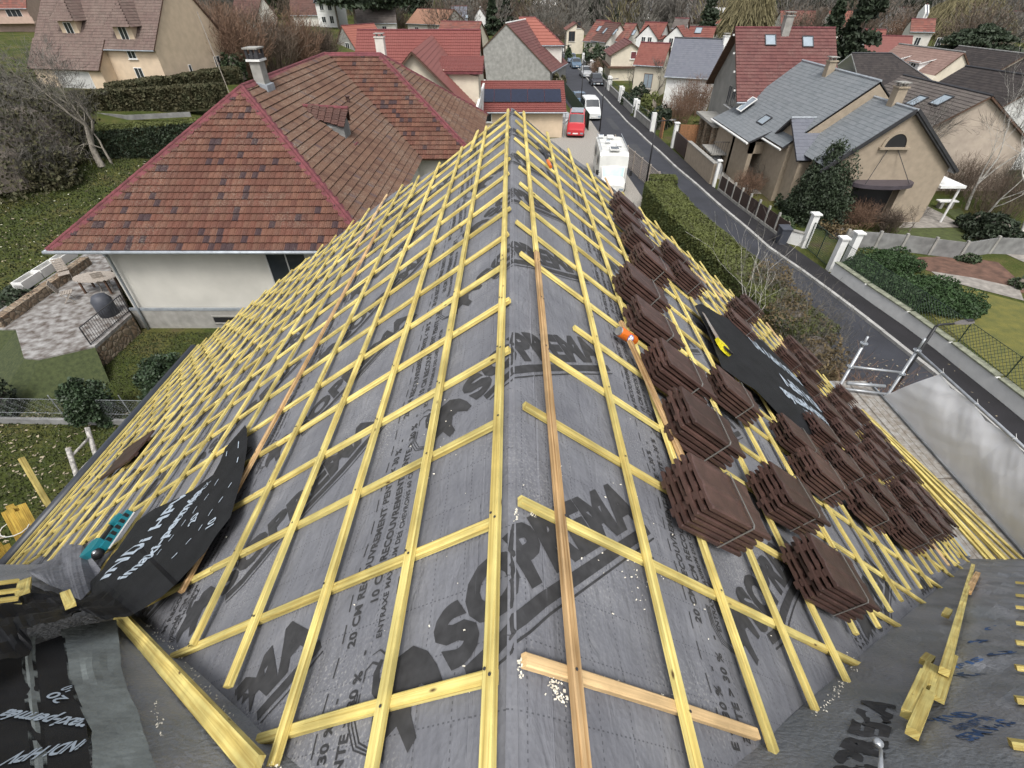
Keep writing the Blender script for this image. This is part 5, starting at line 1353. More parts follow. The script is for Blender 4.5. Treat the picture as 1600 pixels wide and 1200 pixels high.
gable_house('white house with long brown roof behind the reddish bare trees', G(452, 45, 3) + Vector((0, 4, 0)), R(5), 9, 7, 2.5, 6.0, 10, 'whiterend', 't_dkbrown', KW_FAR)
gable_house('tall white house with stacked windows beside the big pine', G(500, 44, 3), R(-8), 5.5, 6, 1.5, 8.6, 11.5, 'white', 't_slate', KW_FAR, wins=[('f', 1.6, 7.4, 1.1, 1.3), ('f', 3.8, 7.4, 1.1, 1.3), ('f', 1.6, 4.8, 1.1, 1.3), ('f', 3.8, 4.8, 1.1, 1.6)])
h, f, ex, ey = house_G('small grey stone house with a salmon red roof behind the hip roof', (523, 75), (556, 78), (537, 41), 2.2, 8, wall='greyrend', roof='t_salmon', wins=[('l', 2.2, 2.6, 1.2, 1.3)])
# red steel roof house
h, f, ex, ey = gable_house('house with bright red sheet-tile roof and a cross gable, behind the hip roof', Vector((-15.6, 54.2, 0)), R(-1), 12.1, 12.6, 0, 3.3, 8.35, 'palecream', 't_metal', KW_METAL, ov=0.5, vg=0.25, ridge_m='redmortar')
mt_ = KW_METAL
P_a, P_b = Vector((-8.1, 60.0, 8.05)), Vector((-7.65, 44.2, 8.05)); hwid = 5.0; zl = 3.4; dd = (P_b - P_a).normalized(); sd_ = Vector((-dd.y, dd.x, 0))
Lw = sd_ * hwid; 
if Lw.x < 0: Lw = -Lw
rr_ = [P_b + Lw + Vector((0, 0, zl - 8.05)), P_a + Lw + Vector((0, 0, zl - 8.05)), P_a, P_b]
ll_ = [P_a - Lw + Vector((0, 0, zl - 8.05)), P_b - Lw + Vector((0, 0, zl - 8.05)), P_b, P_a]
sb = MB()
for P in (rr_, ll_): o_, (PP, n) = roof_poly(h, P, 't_metald', 'roof', **KW_METAL); slab(sb, PP, n, .1)
sb.build('roof_deck', M['brownwood'], h)
mb = MB(); q0 = P_b - dd * 0.5; Z = Vector((0, 0, 1)); 
mb.prism([q0 - Lw * .95 - Z * 8.5, q0 + Lw * .95 - Z * 8.5, q0 + Lw * .95 - Z * (8.05 - zl), q0 - Z * .12, q0 - Lw * .95 - Z * (8.05 - zl)], -dd * 9); mb.build('wall', M['palecream'], h)
# shed dormer on its right slope
mb = MB(); mb.prism([(-5.6, 48.6, 4.0), (-2.9, 48.6, 2.5), (-2.9, 48.6, 5.9), (-5.9, 48.6, 6.4)], (0, 3.6, 0)); dmo = mb.build('dormer', M['palecream'], h)
roof_poly(h, [(-6.4, 48.3, 6.3), (-2.5, 48.3, 6.3), (-2.5, 52.4, 7.0), (-6.4, 52.4, 7.0)], 't_metal', 'dormer_roof', **KW_METAL)
mb = MB(); mb.box(-6.4, -2.5, 48.25, 52.4, 6.1, 6.27); mb.build('dormer_fascia', M['redmortar'], dmo)
chimney(h, -11.0, 49.0, 4, 8.9, 0.7, 'whiterend')
mb = MB(); mb.box(-3.0, -2.8, 44, 60, 0, 4.2); mb.build('wall', M['white'], h)
# grey block gable
h, f, ex, ey = house_G('house with a bare grey concrete block gable and purple-brown roof, above the solar panels', (723, 108), (862, 114), (794, 37), 2.0, 11, wall='block', roof='t_maroon', ov=0.25, vg=0.12, ridge_m='white')
h, f, ex, ey = gable_house('white house with bright red hip roof left of the street', Vector((1.5, 90.5, 0)), R(2), 6.3, 9.5, 0, 4.9, 7.9, 'whiterend', 't_salmon', dict(tw=0.3, course=0.7, roll=0.02, step=0.06, ns=1), hipR=4.2, ridge_m='redmortar', wins=[('r', 3, 3.0, 1.0, 1.3)])
# garage with solar panels
ga = thing('garage', 'cream garage with red ribbed roof carrying dark solar panels', 'garage', (1, 55, 0))
yG, hG = 53.4, 2.55
mb = MB(); mb.box(-3.4, 5.05, 53.6, 57.8, 0, 2.5); mb.build('wall', M['cream'], ga)
P = [(-3.7, 53.2, 2.35), (5.35, 53.2, 2.35), (5.35, 58.1, 4.35), (-3.7, 58.1, 4.35)]
o_, (PP, n) = roof_poly(ga, P, 't_metal', 'roof', tw=0.22, course=0.36, roll=0.022, step=0.05, ns=2); mb = MB(); slab(mb, PP, n, .1); mb.build('roof_deck', M['brownwood'], ga)
slp_ = Vector((0, 4.9, 2.0)).normalized()
for k in range(5):
    o = Vector((-3.45 + 1.68 * k, 54.55, 2.35 + 1.35 * 2 / 4.9)) + n * 0.10
    mb = MB(); mb.obox(o, (1.64, 0, 0), slp_ * 2.15, n * 0.04); s_ = mb.build('solar_panel', M['solar'], ga)
    mb = MB(); mb.obox(o - Vector((.01, 0, 0)) + n * .04, (1.66, 0, 0), slp_ * 0.03, n * 0.006); mb.obox(o + slp_ * 2.12 - Vector((.01, 0, 0)) + n * .04, (1.66, 0, 0), slp_ * 0.03, n * 0.006); mb.build('frame', M['darksteel'], s_)
window(ga, (-2.8, 53.6, 1.8), (1, 0, 0), (0, 0, 1), (0, -1, 0), 1.6, 0.8, mull=0)
mb = MB(); mb.tube([(-3.7, 53.12, 2.3), (5.4, 53.12, 2.3)], 0.06, 6); mb.tube([(5.3, 53.2, 2.3), (5.2, 53.5, 0)], 0.04, 6); mb.build('gutter', M['zinc'], ga)
# -------- right side of the street
def GF(*a, **k): return house_F(*a, **k)
H1 = house_G('small cream gabled house at the far end of the street', (884, 48), (915, 48), (905, 37), 4.2, 6, wall='palecream', roof='t_redold', ov=0.3, fm='brownwood', wins=[('l', 2.6, 3.2, 1.4, 1.8), ('l', 1.2, 5.2, 0.9, 1.1, Wd(mull=0))])
GF('far terrace house with a weathered red roof and one skylight, beside the small cream house', (905, 64), (935, 67), (932, 32), (945, 34), 2.6, 42, wall='whiterend', roof='t_redold', sky_=[(2.2, .6, 1.1, 1.3)])
GF('far terrace house with a dark brown roof and two skylights', (938, 66), (966, 70), (946, 35), (976, 37), 2.8, 42, wall='whiterend', roof='t_dkbrown', sky_=[(2.0, .55, .7, 1.4), (5.5, .55, .7, 1.4)], wins=[('f', 2, 1.6, 1.2, 1.6), ('f', 5.5, 1.6, 1.2, 1.6)])
GF('far terrace house with rusty brown roof, right of the dark brown one', (968, 66), (996, 68), (977, 37), (1005, 37), 2.9, 42, wall='whiterend', roof='t_redold', sky_=[(3.0, .5, .7, 1.3)])
h, f, ex, ey = GF('red roofed white house with two small front gables in the far row', (992, 63), (1048, 66), (1008, 35), (1052, 35), 4.0, 38, wall='white', roof='t_red', wins=[('f', 1.5, 2.8, 1.1, 1.5), ('f', 7, 2.8, 1.1, 1.5)])
for x in (2.0, 7.2):
    mb = MB(); mb.prism([f(x - 2, -.8, 1), f(x + 2, -.8, 1), f(x + 2, -.8, 4.4), f(x, -.8, 6.2), f(x - 2, -.8, 4.4)], ey * 4); g_ = mb.build('gable', M['white'], h)
    roof_poly(h, [f(x + 2.3, -1, 4.3), f(x + 2.3, 3.5, 4.3), f(x, 3.5, 6.4), f(x, -1, 6.4)], 't_red', 'gable_roof', **KW_FAR); roof_poly(h, [f(x - 2.3, 3.5, 4.3), f(x - 2.3, -1, 4.3), f(x, -1, 6.4), f(x, 3.5, 6.4)], 't_red', 'gable_roof', **KW_FAR)
    window(g_, f(x - .6, -.8, 4.0), ex, Z, -ey, .8, 1.3, 'white', 'glass'); window(g_, f(x + .6, -.8, 4.0), ex, Z, -ey, .8, 1.3, 'white', 'glass')
GF('white house with a small weathered grey roof behind the red roofed far row', (1052, 45), (1082, 46), (1055, 29), (1080, 29), 5.8, 42, wall='white', roof='t_greybrown')
GF('long red roofed house with one skylight right behind the slate roof', (1063, 58), (1118, 60), (1078, 42), (1120, 43), 4.6, 36, wall='palecream', roof='t_red', sky_=[(1.5, .6, 1.2, 1.4)], hipR=0)
# brown roofed cream house with one red shutter
h, f, ex, ey = gable_house('cream house with dark red-brown roof and a small red shutter, on a raised ground floor', Vector((21.3, 91.0, 0)), R(88), 7.6, 5.6, 0, 3.5, 5.0, 'palecream', 't_maroon', KW_FAR, ov=.4, vg=.3,
    wins=[('l', 2.2, 3.4, 0.9, 1.0, Wd(gm='redmortar', mull=0))])
mb = MB(); mb.prism([f(-.5, -.2, 1.7), f(-.5, 6.1, 1.7), f(8, 6.1, 1.7), f(8, -.2, 1.7)], (0, 0, .25)); mb.build('balcony', M['brownwood'], h)
h, f, ex, ey = house_F('white house with a plain red roof, between the cream house and the slate roof', (1004, 103), (1038, 105), (1001, 67), (1048, 69), 3.6, 44, wall='palecream', roof='t_red', kw=KW_FLAT, fm='brownwood', wins=[('f', 2.0, 1.9, 1.2, 1.7, Wd(gm='glassl'))])
h, f, ex, ey = house_F('white house with a blue-grey slate roof and white chimney', (1050, 121), (1106, 124), (1054, 60), (1134, 62), 3.4, 42, wall='white', roof='t_slate', kw=KW_FLAT, ridge_m='darksteel', verge='white', chim=[(5.6, 3.4, 7.6, .55, 'white')], vg=0.3, wins=[('l', 3.2, 3.6, .9, 1.6, Wd(shut='white'))])
# big red roof house
h, f, ex, ey = gable_house('tall house with ribbed dark red tile roof, grey gable and two skylights', Vector((18.9, 45.2, 0)), R(-3), 6.9, 8.6, 0, 5.1, 9.15, 'greyrend', 't_maroon', dict(tw=0.3, course=0.30, roll=0.015, step=0.045, ns=2), ov=0.55, vg=0.6, fm='brownwood',
    wins=[('l', 3.4, 4.5, 0.95, 1.5, Wd(fm='concrete')), ('l', 2.2, 4.5, 0.95, 1.5, Wd(fm='concrete')), ('f', 1.3, 3.2, 2.0, 2.2, Wd(gm='black')), ('l', 5.5, 1.2, 1.0, 1.6, Wd(fm='stone'))], chim=[(3.4, 4.0, 10.3, .6, 'concrete')], sky_=[(5.2, .80, .9, 1.0), (2.2, .82, .9, 1.0)])
mb = MB()
for k in range(4): mb.obox(f(-.72, .4 + 2.4 * k * .5, 5.2 + (0.4 + 1.2 * k) * .96 - .35), ex * .7, ey * .15, Z * .12)
mb.build('rafter_end', M['white'], h)
for y in (.4, 2.6, 4.6): mb = MB(); mb.prism([f(-1.6, y, 0), f(-1.1, y, 0), f(-1.1, y + .5, 0), f(-1.6, y + .5, 0)], (0, 0, 2.6)); mb.build('stone_pillar', M['stone'], h)
mb = MB(); mb.prism([f(-1.8, 0, 2.6), f(0, 0, 2.6), f(0, 6, 2.6), f(-1.8, 6, 2.6)], (0, 0, .2)); mb.prism([f(-2.4, -3.0, 1.2), f(3, -3.0, 1.2), f(3, 0, 1.2), f(-2.4, 0, 1.2)], (0, 0, .12)); mb.build('terrace', M['concrete'], h)
mb = MB()
for k in range(28): a = f(-2.4 + .19 * k, -3.0, 1.3); mb.tube([a, a + Z * .9], .014, 4)
mb.tube([f(-2.4, -3, 2.2), f(3, -3, 2.2)], .025, 5); mb.build('railing', M['darksteel'], h)
# beige complex with grey slate roof
bg_ = thing('slate_roof_house', 'beige rendered house with big grey slate roof, half-round gable window and hanging canopy', 'house', (22.9, 36, 0))
xr_, zr1, zr2 = 22.95, 7.35, 6.5; yF1 = 31.0; yF2 = 35.2; yBk = 45.5; pt_ = 0.80
xl_ = 18.3; zl_ = zr1 - (xr_ - xl_) * pt_; xR_ = 27.2
def gw(mb, y, t, zr, xa, xb, zb=0):
    mb.prism([(xa, y, zb), (xb, y, zb), (xb, y, zr - (xb - xr_) * pt_), (xr_, y, zr), (xa, y, zr - (xr_ - xa) * pt_)], (0, t, 0))
mb = MB(); gw(mb, yF1, 4.0, zr2 - .06, 19.6, 26.7); gw(mb, 35.0, 10.3, zr1 - .06, 18.6, 27.3); mb.build('wall', M['beige'], bg_)
kws = dict(tw=0.3, course=0.26, roll=0, step=0.012, ns=1); sb = MB()
def sl2(P, m='t_slate2', nm='roof'):
    o_, (PP, n) = roof_poly(bg_, P, m, nm, **kws); slab(sb, PP, n, .12); return o_
sl2([(19.1, 35.2, zr2 - (xr_ - 19.1) * pt_), (19.1, yF1 - .25, zr2 - (xr_ - 19.1) * pt_), (xr_, yF1 - .25, zr2), (xr_, 35.2, zr2)])
sl2([(27.1, yF1 - .25, zr2 - (27.1 - xr_) * pt_), (27.1, 35.2, zr2 - (27.1 - xr_) * pt_), (xr_, 35.2, zr2), (xr_, yF1 - .25, zr2)])
rb_ = sl2([(18.2, yBk, zr1 - (xr_ - 18.2) * pt_), (18.2, 35.0, zr1 - (xr_ - 18.2) * pt_), (xr_, 35.0, zr1), (xr_, yBk, zr1)])
sl2([(27.7, 35.0, zr1 - (27.7 - xr_) * pt_), (27.7, yBk, zr1 - (27.7 - xr_) * pt_), (xr_, yBk, zr1), (xr_, 35.0, zr1)])
# small cross gable on the left slope, facing the street
zg = 5.15; yg = 35.9
mb = MB(); mb.prism([(18.9, yg - 2.3, 0), (18.9, yg + 2.1, 0), (18.9, yg + 2.1, zg - 1.75), (18.9, yg, zg - .05), (18.9, yg - 2.3, zg - 1.85)], (3, 0, 0)); mb.build('wall', M['beige'], bg_)
sl2([(18.6, yg - 2.5, zg - 2.0), (20.9, yg - 2.5, zg - 2.0 + .02), (21.2, yg, zg), (18.6, yg, zg)], 't_slate'); sl2([(20.9, yg + 2.4, zg - 1.9), (18.6, yg + 2.4, zg - 1.9), (18.6, yg, zg), (21.2, yg, zg)])
# garage arm towards the street, flat roof
mb = MB(); mb.prism([(17.6, 38.4, 0), (17.9, 38.4, 0), (17.9, 38.4, 3.1), (17.6, 38.4, 3.1)], (0, 7.0, 0)); mb.box(17.6, 18.6, 38.4, 38.7, 2.3, 3.1); mb.box(17.6, 17.9, 41.5, 41.9, 0, 3.1); mb.build('garage_wall', M['beige'], bg_)
sl2([(17.2, 46.2, 3.2), (17.2, 38.0, 3.2), (19.0, 38.0, 4.1), (19.0, 46.2, 4.1)])
sb.build('roof_deck', M['darksteel'], bg_)
mb = MB(); mb.tube([(xr_, yF1 - .25, zr2 + .02), (xr_, 35.2, zr2 + .02)], .09, 6); mb.tube([(xr_, 35.0, zr1 + .02), (xr_, yBk, zr1 + .02)], .09, 6); mb.tube([(18.6, yg, zg + .02), (21.2, yg, zg + .02)], .07, 6); mb.build('ridge_cap', M['zinc'], bg_)
mb = MB(); mb.tube([(17.1, 38.0, 3.1), (17.1, 46.2, 3.1)], .08, 6); mb.tube([(18.1, 35.0, zr1 - 4.85 * pt_ - .05), (18.1, 39, zr1 - 4.85 * pt_ - .05)], .07, 6); mb.build('gutter', M['white'], bg_)
mb = MB()
for sg in (-1, 1): mb.beam((xr_, yF1 - .27, zr2 - .03), (xr_ + sg * 4.15, yF1 - .27, zr2 - 4.15 * pt_ - .03), .05, .16, (0, 0, 1))
mb.build('barge_board', M['darksteel'], bg_)
chimney(rb_, 22.6, 40.6, 6, 8.1, .5, 'beige'); chimney(rb_, 23.0, 33.0, 5.6, 7.6, .55, 'beige')
# half-round window
wx, wz = 22.75, 4.55; mb = MB()
arc = [(wx + .62 * math.cos(a), yF1 - .01, wz + .72 * math.sin(a)) for a in [math.pi * k / 14 for k in range(15)]]
mb.prism(arc, (0, -.03, 0)); wn_ = mb.build('window', M['black'], bg_)
mb = MB()
for k in range(14):
    a0, a1 = math.pi * k / 14, math.pi * (k + 1) / 14
    p = lambda r, a, rz: Vector((wx + r * math.cos(a), yF1, wz + rz * math.sin(a)))
    mb.prism([p(.62, a0, .72), p(.80, a0, .90), p(.80, a1, .90), p(.62, a1, .72)], (0, -.08, 0))
mb.box(wx - .9, wx + .9, yF1 - .18, yF1, wz - .12, wz - .01); mb.build('surround', M['beige'], wn_)
# canopy: half-moon slab on two rods over a dark entrance
cn = [(wx + 1.95 * math.cos(a), yF1 - 1.25 * abs(math.sin(a)) ** .7, 2.45) for a in [math.pi + math.pi * k / 16 for k in range(17)]]
M['canopym'] = mat('canopy_purple_grey', (0.062, 0.052, 0.062), 0.5, 0.2); mb = MB(); mb.prism(cn, (0, 0, .22)); can_ = mb.build('canopy', M['canopym'], bg_)
mb = MB()
for s_ in (-1, 1): mb.tube([(wx + s_ * .3, yF1 - .02, wz - .15), (wx + s_ * 1.35, yF1 - .9, 2.66)], .02, 5)
mb.build('rod', M['black'], can_)
mb = MB(); mb.box(wx - 1.5, wx + 1.2, yF1 - .02, yF1 + .05, 0, 2.3); mb.build('doorway', M['black'], bg_)
for (x, w_) in ((wx - 1.9, .35), (wx + 1.45, .35)):
    mb = MB(); mb.box(x - w_ / 2, x + w_ / 2, yF1 - .5, yF1 - .0, 0, 2.4); mb.build('pillar', M['beige'], bg_)
# lean roof and terrace porch at the right
mb = MB(); mb.box(26.7, 28.3, 30.8, 33.5, 2.2, 2.35); mb.tube([(28.1, 31.0, 0), (28.1, 31.0, 2.2)], .07, 8); mb.build('porch', M['white'], bg_)
sk = lambda x, y: Vector((x, y, zr1 - (xr_ - x) * pt_ + .08)); upL = Vector((1, 0, pt_)).normalized(); nL = Vector((-pt_, 0, 1)).normalized()
window(bg_, sk(18.9, 40.3), Vector((0, -1, 0)), upL, nL, 1.1, .8, 'darksteel', 'glassl', 0, False)
window(bg_, sk(19.1, 44.2) + nL * .25, Vector((0, -1, 0)), upL, nL, 1.0, 1.4, 'white', 'glassl', 0, False)
# group of houses on the right
h, f, ex, ey = gable_house('grey-brown roofed house with two skylights and a bare beige gable at the right', Vector((36.6, 37.2, 0)), R(90), 9.0, 9.0, 0, 3.4, 6.2, 'beige2', 't_greybrown', dict(tw=.3, course=.3, roll=.012, step=.03, ns=2), ridge_m='darksteel', ov=.6, gutter=False)
slw = 2.8 / 4.5; upN = Vector((1, 0, slw)).normalized(); nN = Vector((-slw, 0, 1)).normalized()
def westsky(h, x, y, xr, zr, sl_, w_=1.0, hh=1.1): 
    u_ = Vector((1, 0, sl_)).normalized(); n_ = Vector((-sl_, 0, 1)).normalized(); window(h, Vector((x, y, zr - (xr - x) * sl_ + .08)) + n_ * .06, Vector((0, -1, 0)), u_, n_, w_, hh, fm='darksteel', gm='glassl', mull=0, sill=False, fr=.07)
westsky(h, 30.4, 41.3, 32.1, 6.2, slw); westsky(h, 30.9, 39.6, 32.1, 6.2, slw)
gable_house('black roofed house with pyramid shaped front, behind the grey slate roof', Vector((36.6, 57.2, 0)), R(-3), 9.0, 11, 0, 3.0, 6.2, 'white', 't_black', KW_FLAT, vg=.2, hipL=0, hipR=5.2, ridge_m='darksteel', verge='white')
h, f, ex, ey = gable_house('dark roofed house with three narrow skylights at the right edge', Vector((45.6, 43.0, 0)), R(98), 7.0, 11, 0, 3.2, 6.5, 'white', 't_black', KW_FLAT, ridge_m='darksteel', gutter=False)
for y in (46.6, 45.2, 43.9): westsky(h, 36.9 + (47 - y) * .15, y, 40.4, 6.5, .6, .55, 1.1)
gable_house('cream house with pinkish brown roof and two white dormers at the right', Vector((50.6, 60.8, 0)), R(97), 9.0, 7.4, 0, 3.3, 6.5, 'palecream', 't_pinkbrown', KW_FLAT, ov=.5, vg=.15, ridge_m='concgrey', gutter=False)
h = bpy.data.objects[[o.name for o in bpy.data.objects if o.name.startswith('house') and 'two white dormers' in o.get('label', '')][0]]
for y in (66.8, 63.3):
    x0_ = 44.0 - (66.8 - y) * -.1; mb = MB(); mb.prism([(x0_, y - .9, 3.4), (x0_, y + .9, 3.4), (x0_, y + .9, 5.5), (x0_, y - .9, 5.5)], (2.2, 0, 0)); dm_ = mb.build('dormer', M['white'], h); window(dm_, (x0_, y, 4.7), (0, -1, 0), (0, 0, 1), (-1, 0, 0), .9, 1.3, sill=False)
    o_, (PP, n) = roof_poly(h, [(x0_ - .2, y + 1.1, 5.4), (x0_ - .2, y - 1.1, 5.4), (x0_ + 2.6, y - 1.1, 6.1), (x0_ + 2.6, y + 1.1, 6.1)], 't_pinkbrown', 'dormer_roof', **KW_FLAT); mb = MB(); slab(mb, PP, n, .08); mb.build('dormer_deck', M['white'], h)
mb = MB(); mb.prism([(43.0, 59.2, 0), (45.8, 59.2, 0), (45.8, 59.2, 3.2), (44.4, 59.2, 4.6), (43.0, 59.2, 3.2)], (0, 3, 0)); mb.build('front_gable', M['palecream'], h)
h, f, ex, ey = gable_house('house with mossy dark roof right of the two-dormer house', Vector((57.5, 60.5, 0)), R(97), 8, 9, 0, 3.6, 6.4, 'palecream', 't_black', KW_FLAT, ridge_m='concgrey', gutter=False)
chimney(h, 53.6, 59.6, 3, 6.8, .8, 'brownwood')
gable_house('blackish roof behind the three-skylight roof at the right edge', Vector((59.5, 52.0, 0)), R(95), 9, 10, 0, 3.4, 6.3, 'white', 't_black', KW_FLAT, ridge_m='concgrey', gutter=False)
h, f, ex, ey = house_F('white gabled house with a dusty red roof, above the black pyramid roof', (1356, 84), (1425, 86), (1352, 56), (1428, 58), 4.2, 42, wall='white', roof='t_metald', kw=KW_FLAT, vg=.1)
house_F('small cream house with red roof behind the white gable', (1338, 62), (1372, 63), (1338, 46), (1385, 47), 5.0, 40, wall='palecream', roof='t_red', vg=.1)
house_F('white house with red roof and three rear windows below the slate terrace', (1425, 50), (1480, 51), (1424, 30), (1480, 33), 5.4, 40, wall='whiterend', roof='t_redold', vg=.1, wins=[('f', 1.8, 3.9, .9, 1.5), ('f', 5.2, 3.9, .9, 1.5), ('f', 8.6, 3.9, .9, 1.5)])
house_F('tall dark and white striped roof house on the wooded hill', (1445, 24), (1466, 24), (1450, 7), (1468, 8), 7.4, 50, wall='white', roof='t_slate', verge='white')
# far centre
house_F('long house with pale orange roof in front of the wood, above the red steel roof', (655, 38), (702, 40), (652, 14), (703, 16), 4.0, 30, wall='whiterend', roof='t_orange', wins=[('f', 3, 2.6, 1.3, 1.6), ('f', 12, 2.6, 3, 1.6)])
house_F('house with a blue-grey slate roof in front of the far wood', (704, 38), (735, 38), (705, 10), (728, 11), 3.6, 45, wall='white', roof='t_slate', sky_=[(4, .4, .9, 1.0)])
house_G('small gabled house with maroon roof left of the block gable', (742, 68), (765, 62), (757, 34), 3.4, 8, wall='palecream', roof='t_redold')
house_G('small white house with twin gables in front of the far wood', (740, 28), (760, 28), (750, 12), 4.2, 7, wall='white', roof='t_greybrown', ridge_m='white')
house_G('dark red house hidden among the trees near the far end of the street', (810, 40), (824, 40), (817, 28), 3.2, 6, wall='redmortar', roof='t_maroon')
def flats(label, px, py, w_, d_, h_, m='white', floors=3, nwin=5, yaw=0):
    o = GT(px, py); f, ex, ey = frame(o, yaw); t = thing('apartment_block', label, 'apartments', tuple(o)); mb = MB()
    mb.prism([f(-w_ / 2, 0, o.z - 2), f(w_ / 2, 0, o.z - 2), f(w_ / 2, d_, o.z - 2), f(-w_ / 2, d_, o.z - 2)], (0, 0, h_ + 2)); mb.build('wall', M[m], t)
    for i in range(floors):
        for k in range(nwin): window(t, f(-w_ / 2 + w_ * (k + .5) / nwin, 0, o.z + h_ * (i + .55) / floors), ex, Z, -ey, w_ / nwin * .45, h_ / floors * .5, 'white', 'glass', 0, False)
    return t
flats('white apartment block among the far trees, left of the street end', 845, 21, 16, 10, 11)
flats('narrow pale apartment block among the far trees above the street end', 916, 30, 7, 8, 14, 'greyrend', 4, 3)
flats('long low white building in front of the far wood', 1148, 31, 26, 8, 4, 'white', 1, 10)
house_F('red roofed hall beside the long low white building', (1125, 38), (1168, 40), (1128, 26), (1166, 29), 4.5, 25, wall='greyrend', roof='t_salmon')
flats('pale low building behind the tall conifer at the far right', 1345, 34, 14, 8, 4.5, 'greyrend', 1, 5)

for k, (px, py, m_, r_m, wd_, lb) in enumerate(((1385, 42, 'palecream', 't_orange', 9, 'small house with orange-brown roof behind the small cream house'), (1402, 50, 'white', 't_greybrown', 6, 'tiny white house right of the orange-brown roof'), (1172, 46, 'greyrend', 't_maroon', 12, 'low house with maroon roof left of the big dark red roof'), (1090, 30, 'white', 't_greybrown', 7, 'tiny white house above the long red roof'),
    (1000, 30, 'white', 't_slate', 8, 'tiny white house with slate roof behind the far red row'), (1240, 62, 'whiterend', 't_redold', 9, 'house with old red roof right of the big chimney'), (1312, 62, 'whiterend', 't_salmon', 7, 'small house with bright roof in the gap right of the big dark red roof'), (590, 62, 'whiterend', 't_greybrown', 9, 'pale house glimpsed under the pines'), (1555, 62, 'whiterend', 't_greybrown', 9, 'pale house glimpsed under the ochre willow'), (780, 40, 'palecream', 't_greybrown', 8, 'small pale house above the block gable'))):
    o = GT(px, py); gable_house(lb, o + Vector((-wd_ / 2, 0, 0)), R(-12 + 7 * (k % 4)), wd_, 7, o.z, o.z + 3.2, o.z + 6.2, m_, r_m, KW_FAR, wins=[('f', wd_ * .3, o.z + 1.8, 1, 1.3), ('f', wd_ * .7, o.z + 1.8, 1, 1.3)])
# ================================================================ GROUND, STREET, WALLS, VEHICLES
def groundmat():
    m, nt, bs = newmat('lawn_and_soil'); tc = N(nt, "ShaderNodeTexCoord")
    n = N(nt, "ShaderNodeTexNoise"); n.inputs['Scale'].default_value = 0.35; n.inputs['Detail'].default_value = 8; n.inputs['Roughness'].default_value = 0.65
    nt.links.new(tc.outputs['Object'], n.inputs['Vector'])
    c = ramp(nt, n.outputs[0], [(0.30, (0.036, 0.050, 0.013)), (0.48, (0.055, 0.068, 0.018)), (0.58, (0.085, 0.085, 0.028)), (0.70, (0.085, 0.066, 0.040))])
    n2 = N(nt, "ShaderNodeTexNoise"); n2.inputs['Scale'].default_value = 9; n2.inputs['Detail'].default_value = 8; n2.inputs['Roughness'].default_value = 0.75
    nt.links.new(tc.outputs['Object'], n2.inputs['Vector'])
    mp = N(nt, "ShaderNodeMapRange"); mp.inputs[1].default_value = .3; mp.inputs[2].default_value = .7; mp.inputs[3].default_value = .5; mp.inputs[4].default_value = 1.45; nt.links.new(n2.outputs[0], mp.inputs[0])
    h = N(nt, "ShaderNodeHueSaturation"); nt.links.new(mp.outputs[0], h.inputs['Value']); nt.links.new(c, h.inputs['Color'])
    nt.links.new(h.outputs[0], bs.inputs['Base Color']); bs.inputs['Roughness'].default_value = 0.95; bs.inputs['Specular IOR Level'].default_value = 0.1
    bump(nt, bs, n2.outputs[0], 0.9, 0.06); return m
M['ground'] = groundmat()
xs = [-420, -300, -220, -160, -120, -100, -85, -72, -62, -54, -48, -43, -38, -34, -30, -27, -24, -21, -18, 0, 20, 60, 120, 200, 300, 420]
ys = [-80, -20, 0, 10, 20, 26, 30, 34, 38, 43, 48, 53, 58, 64, 72, 85, 100, 120, 150, 200, 230, 250, 280, 310, 350, 400, 460, 520, 600, 800]
mb = MB()
for i in range(len(xs) - 1):
    for j in range(len(ys) - 1):
        q = [(xs[i], ys[j]), (xs[i + 1], ys[j]), (xs[i + 1], ys[j + 1]), (xs[i], ys[j + 1])]
        mb.quad(*[(x, y, terr(x, y) - 0.012) for x, y in q])
o = mb.build('ground', M['ground'], None, smooth=True); o['kind'] = 'structure'
KX = [(-10, 16.6), (5, 17.0), (11, 17.05), (15, 17.0), (18.4, 16.6), (24, 15.8), (27, 15.2), (33.6, 14.7), (43, 14.0), (59, 13.1), (84, 12.5), (128, 12.0), (150, 12.0)]
LX = [(-10, 11.6), (11, 12.0), (17, 11.8), (27, 10.9), (39, 10.2), (49, 9.6), (72, 8.3), (95, 7.9), (128, 7.4), (150, 7.0)]
WX = [(-10, 18.2), (12.3, 18.2), (15, 18.05), (17.7, 17.9), (20.8, 17.4), (24, 17.0), (28, 16.4), (34, 15.7), (38.4, 15.35), (47.6, 15.1), (64, 14.4), (88, 14.1), (128, 13.6), (150, 13.5)]
def band(fa, fb, z, name, m, y0=-10, y1=150, n=90, uvs=False):
    mb = MB()
    for i in range(n):
        a = y0 + (y1 - y0) * i / n; b = y0 + (y1 - y0) * (i + 1) / n
        mb.quad((fa(a), a, z), (fb(a), a, z), (fb(b), b, z), (fa(b), b, z))
    o = mb.build(name, m); o['kind'] = 'structure'; return o
K = lambda y: interp(KX, y); L_ = lambda y: interp(LX, y); Wf = lambda y: interp(WX, y)
band(lambda y: L_(y) - 1.2, K, 0.0, 'road', M['asphalt'])
band(K, Wf, 0.09, 'pavement', M['asphalt2'])
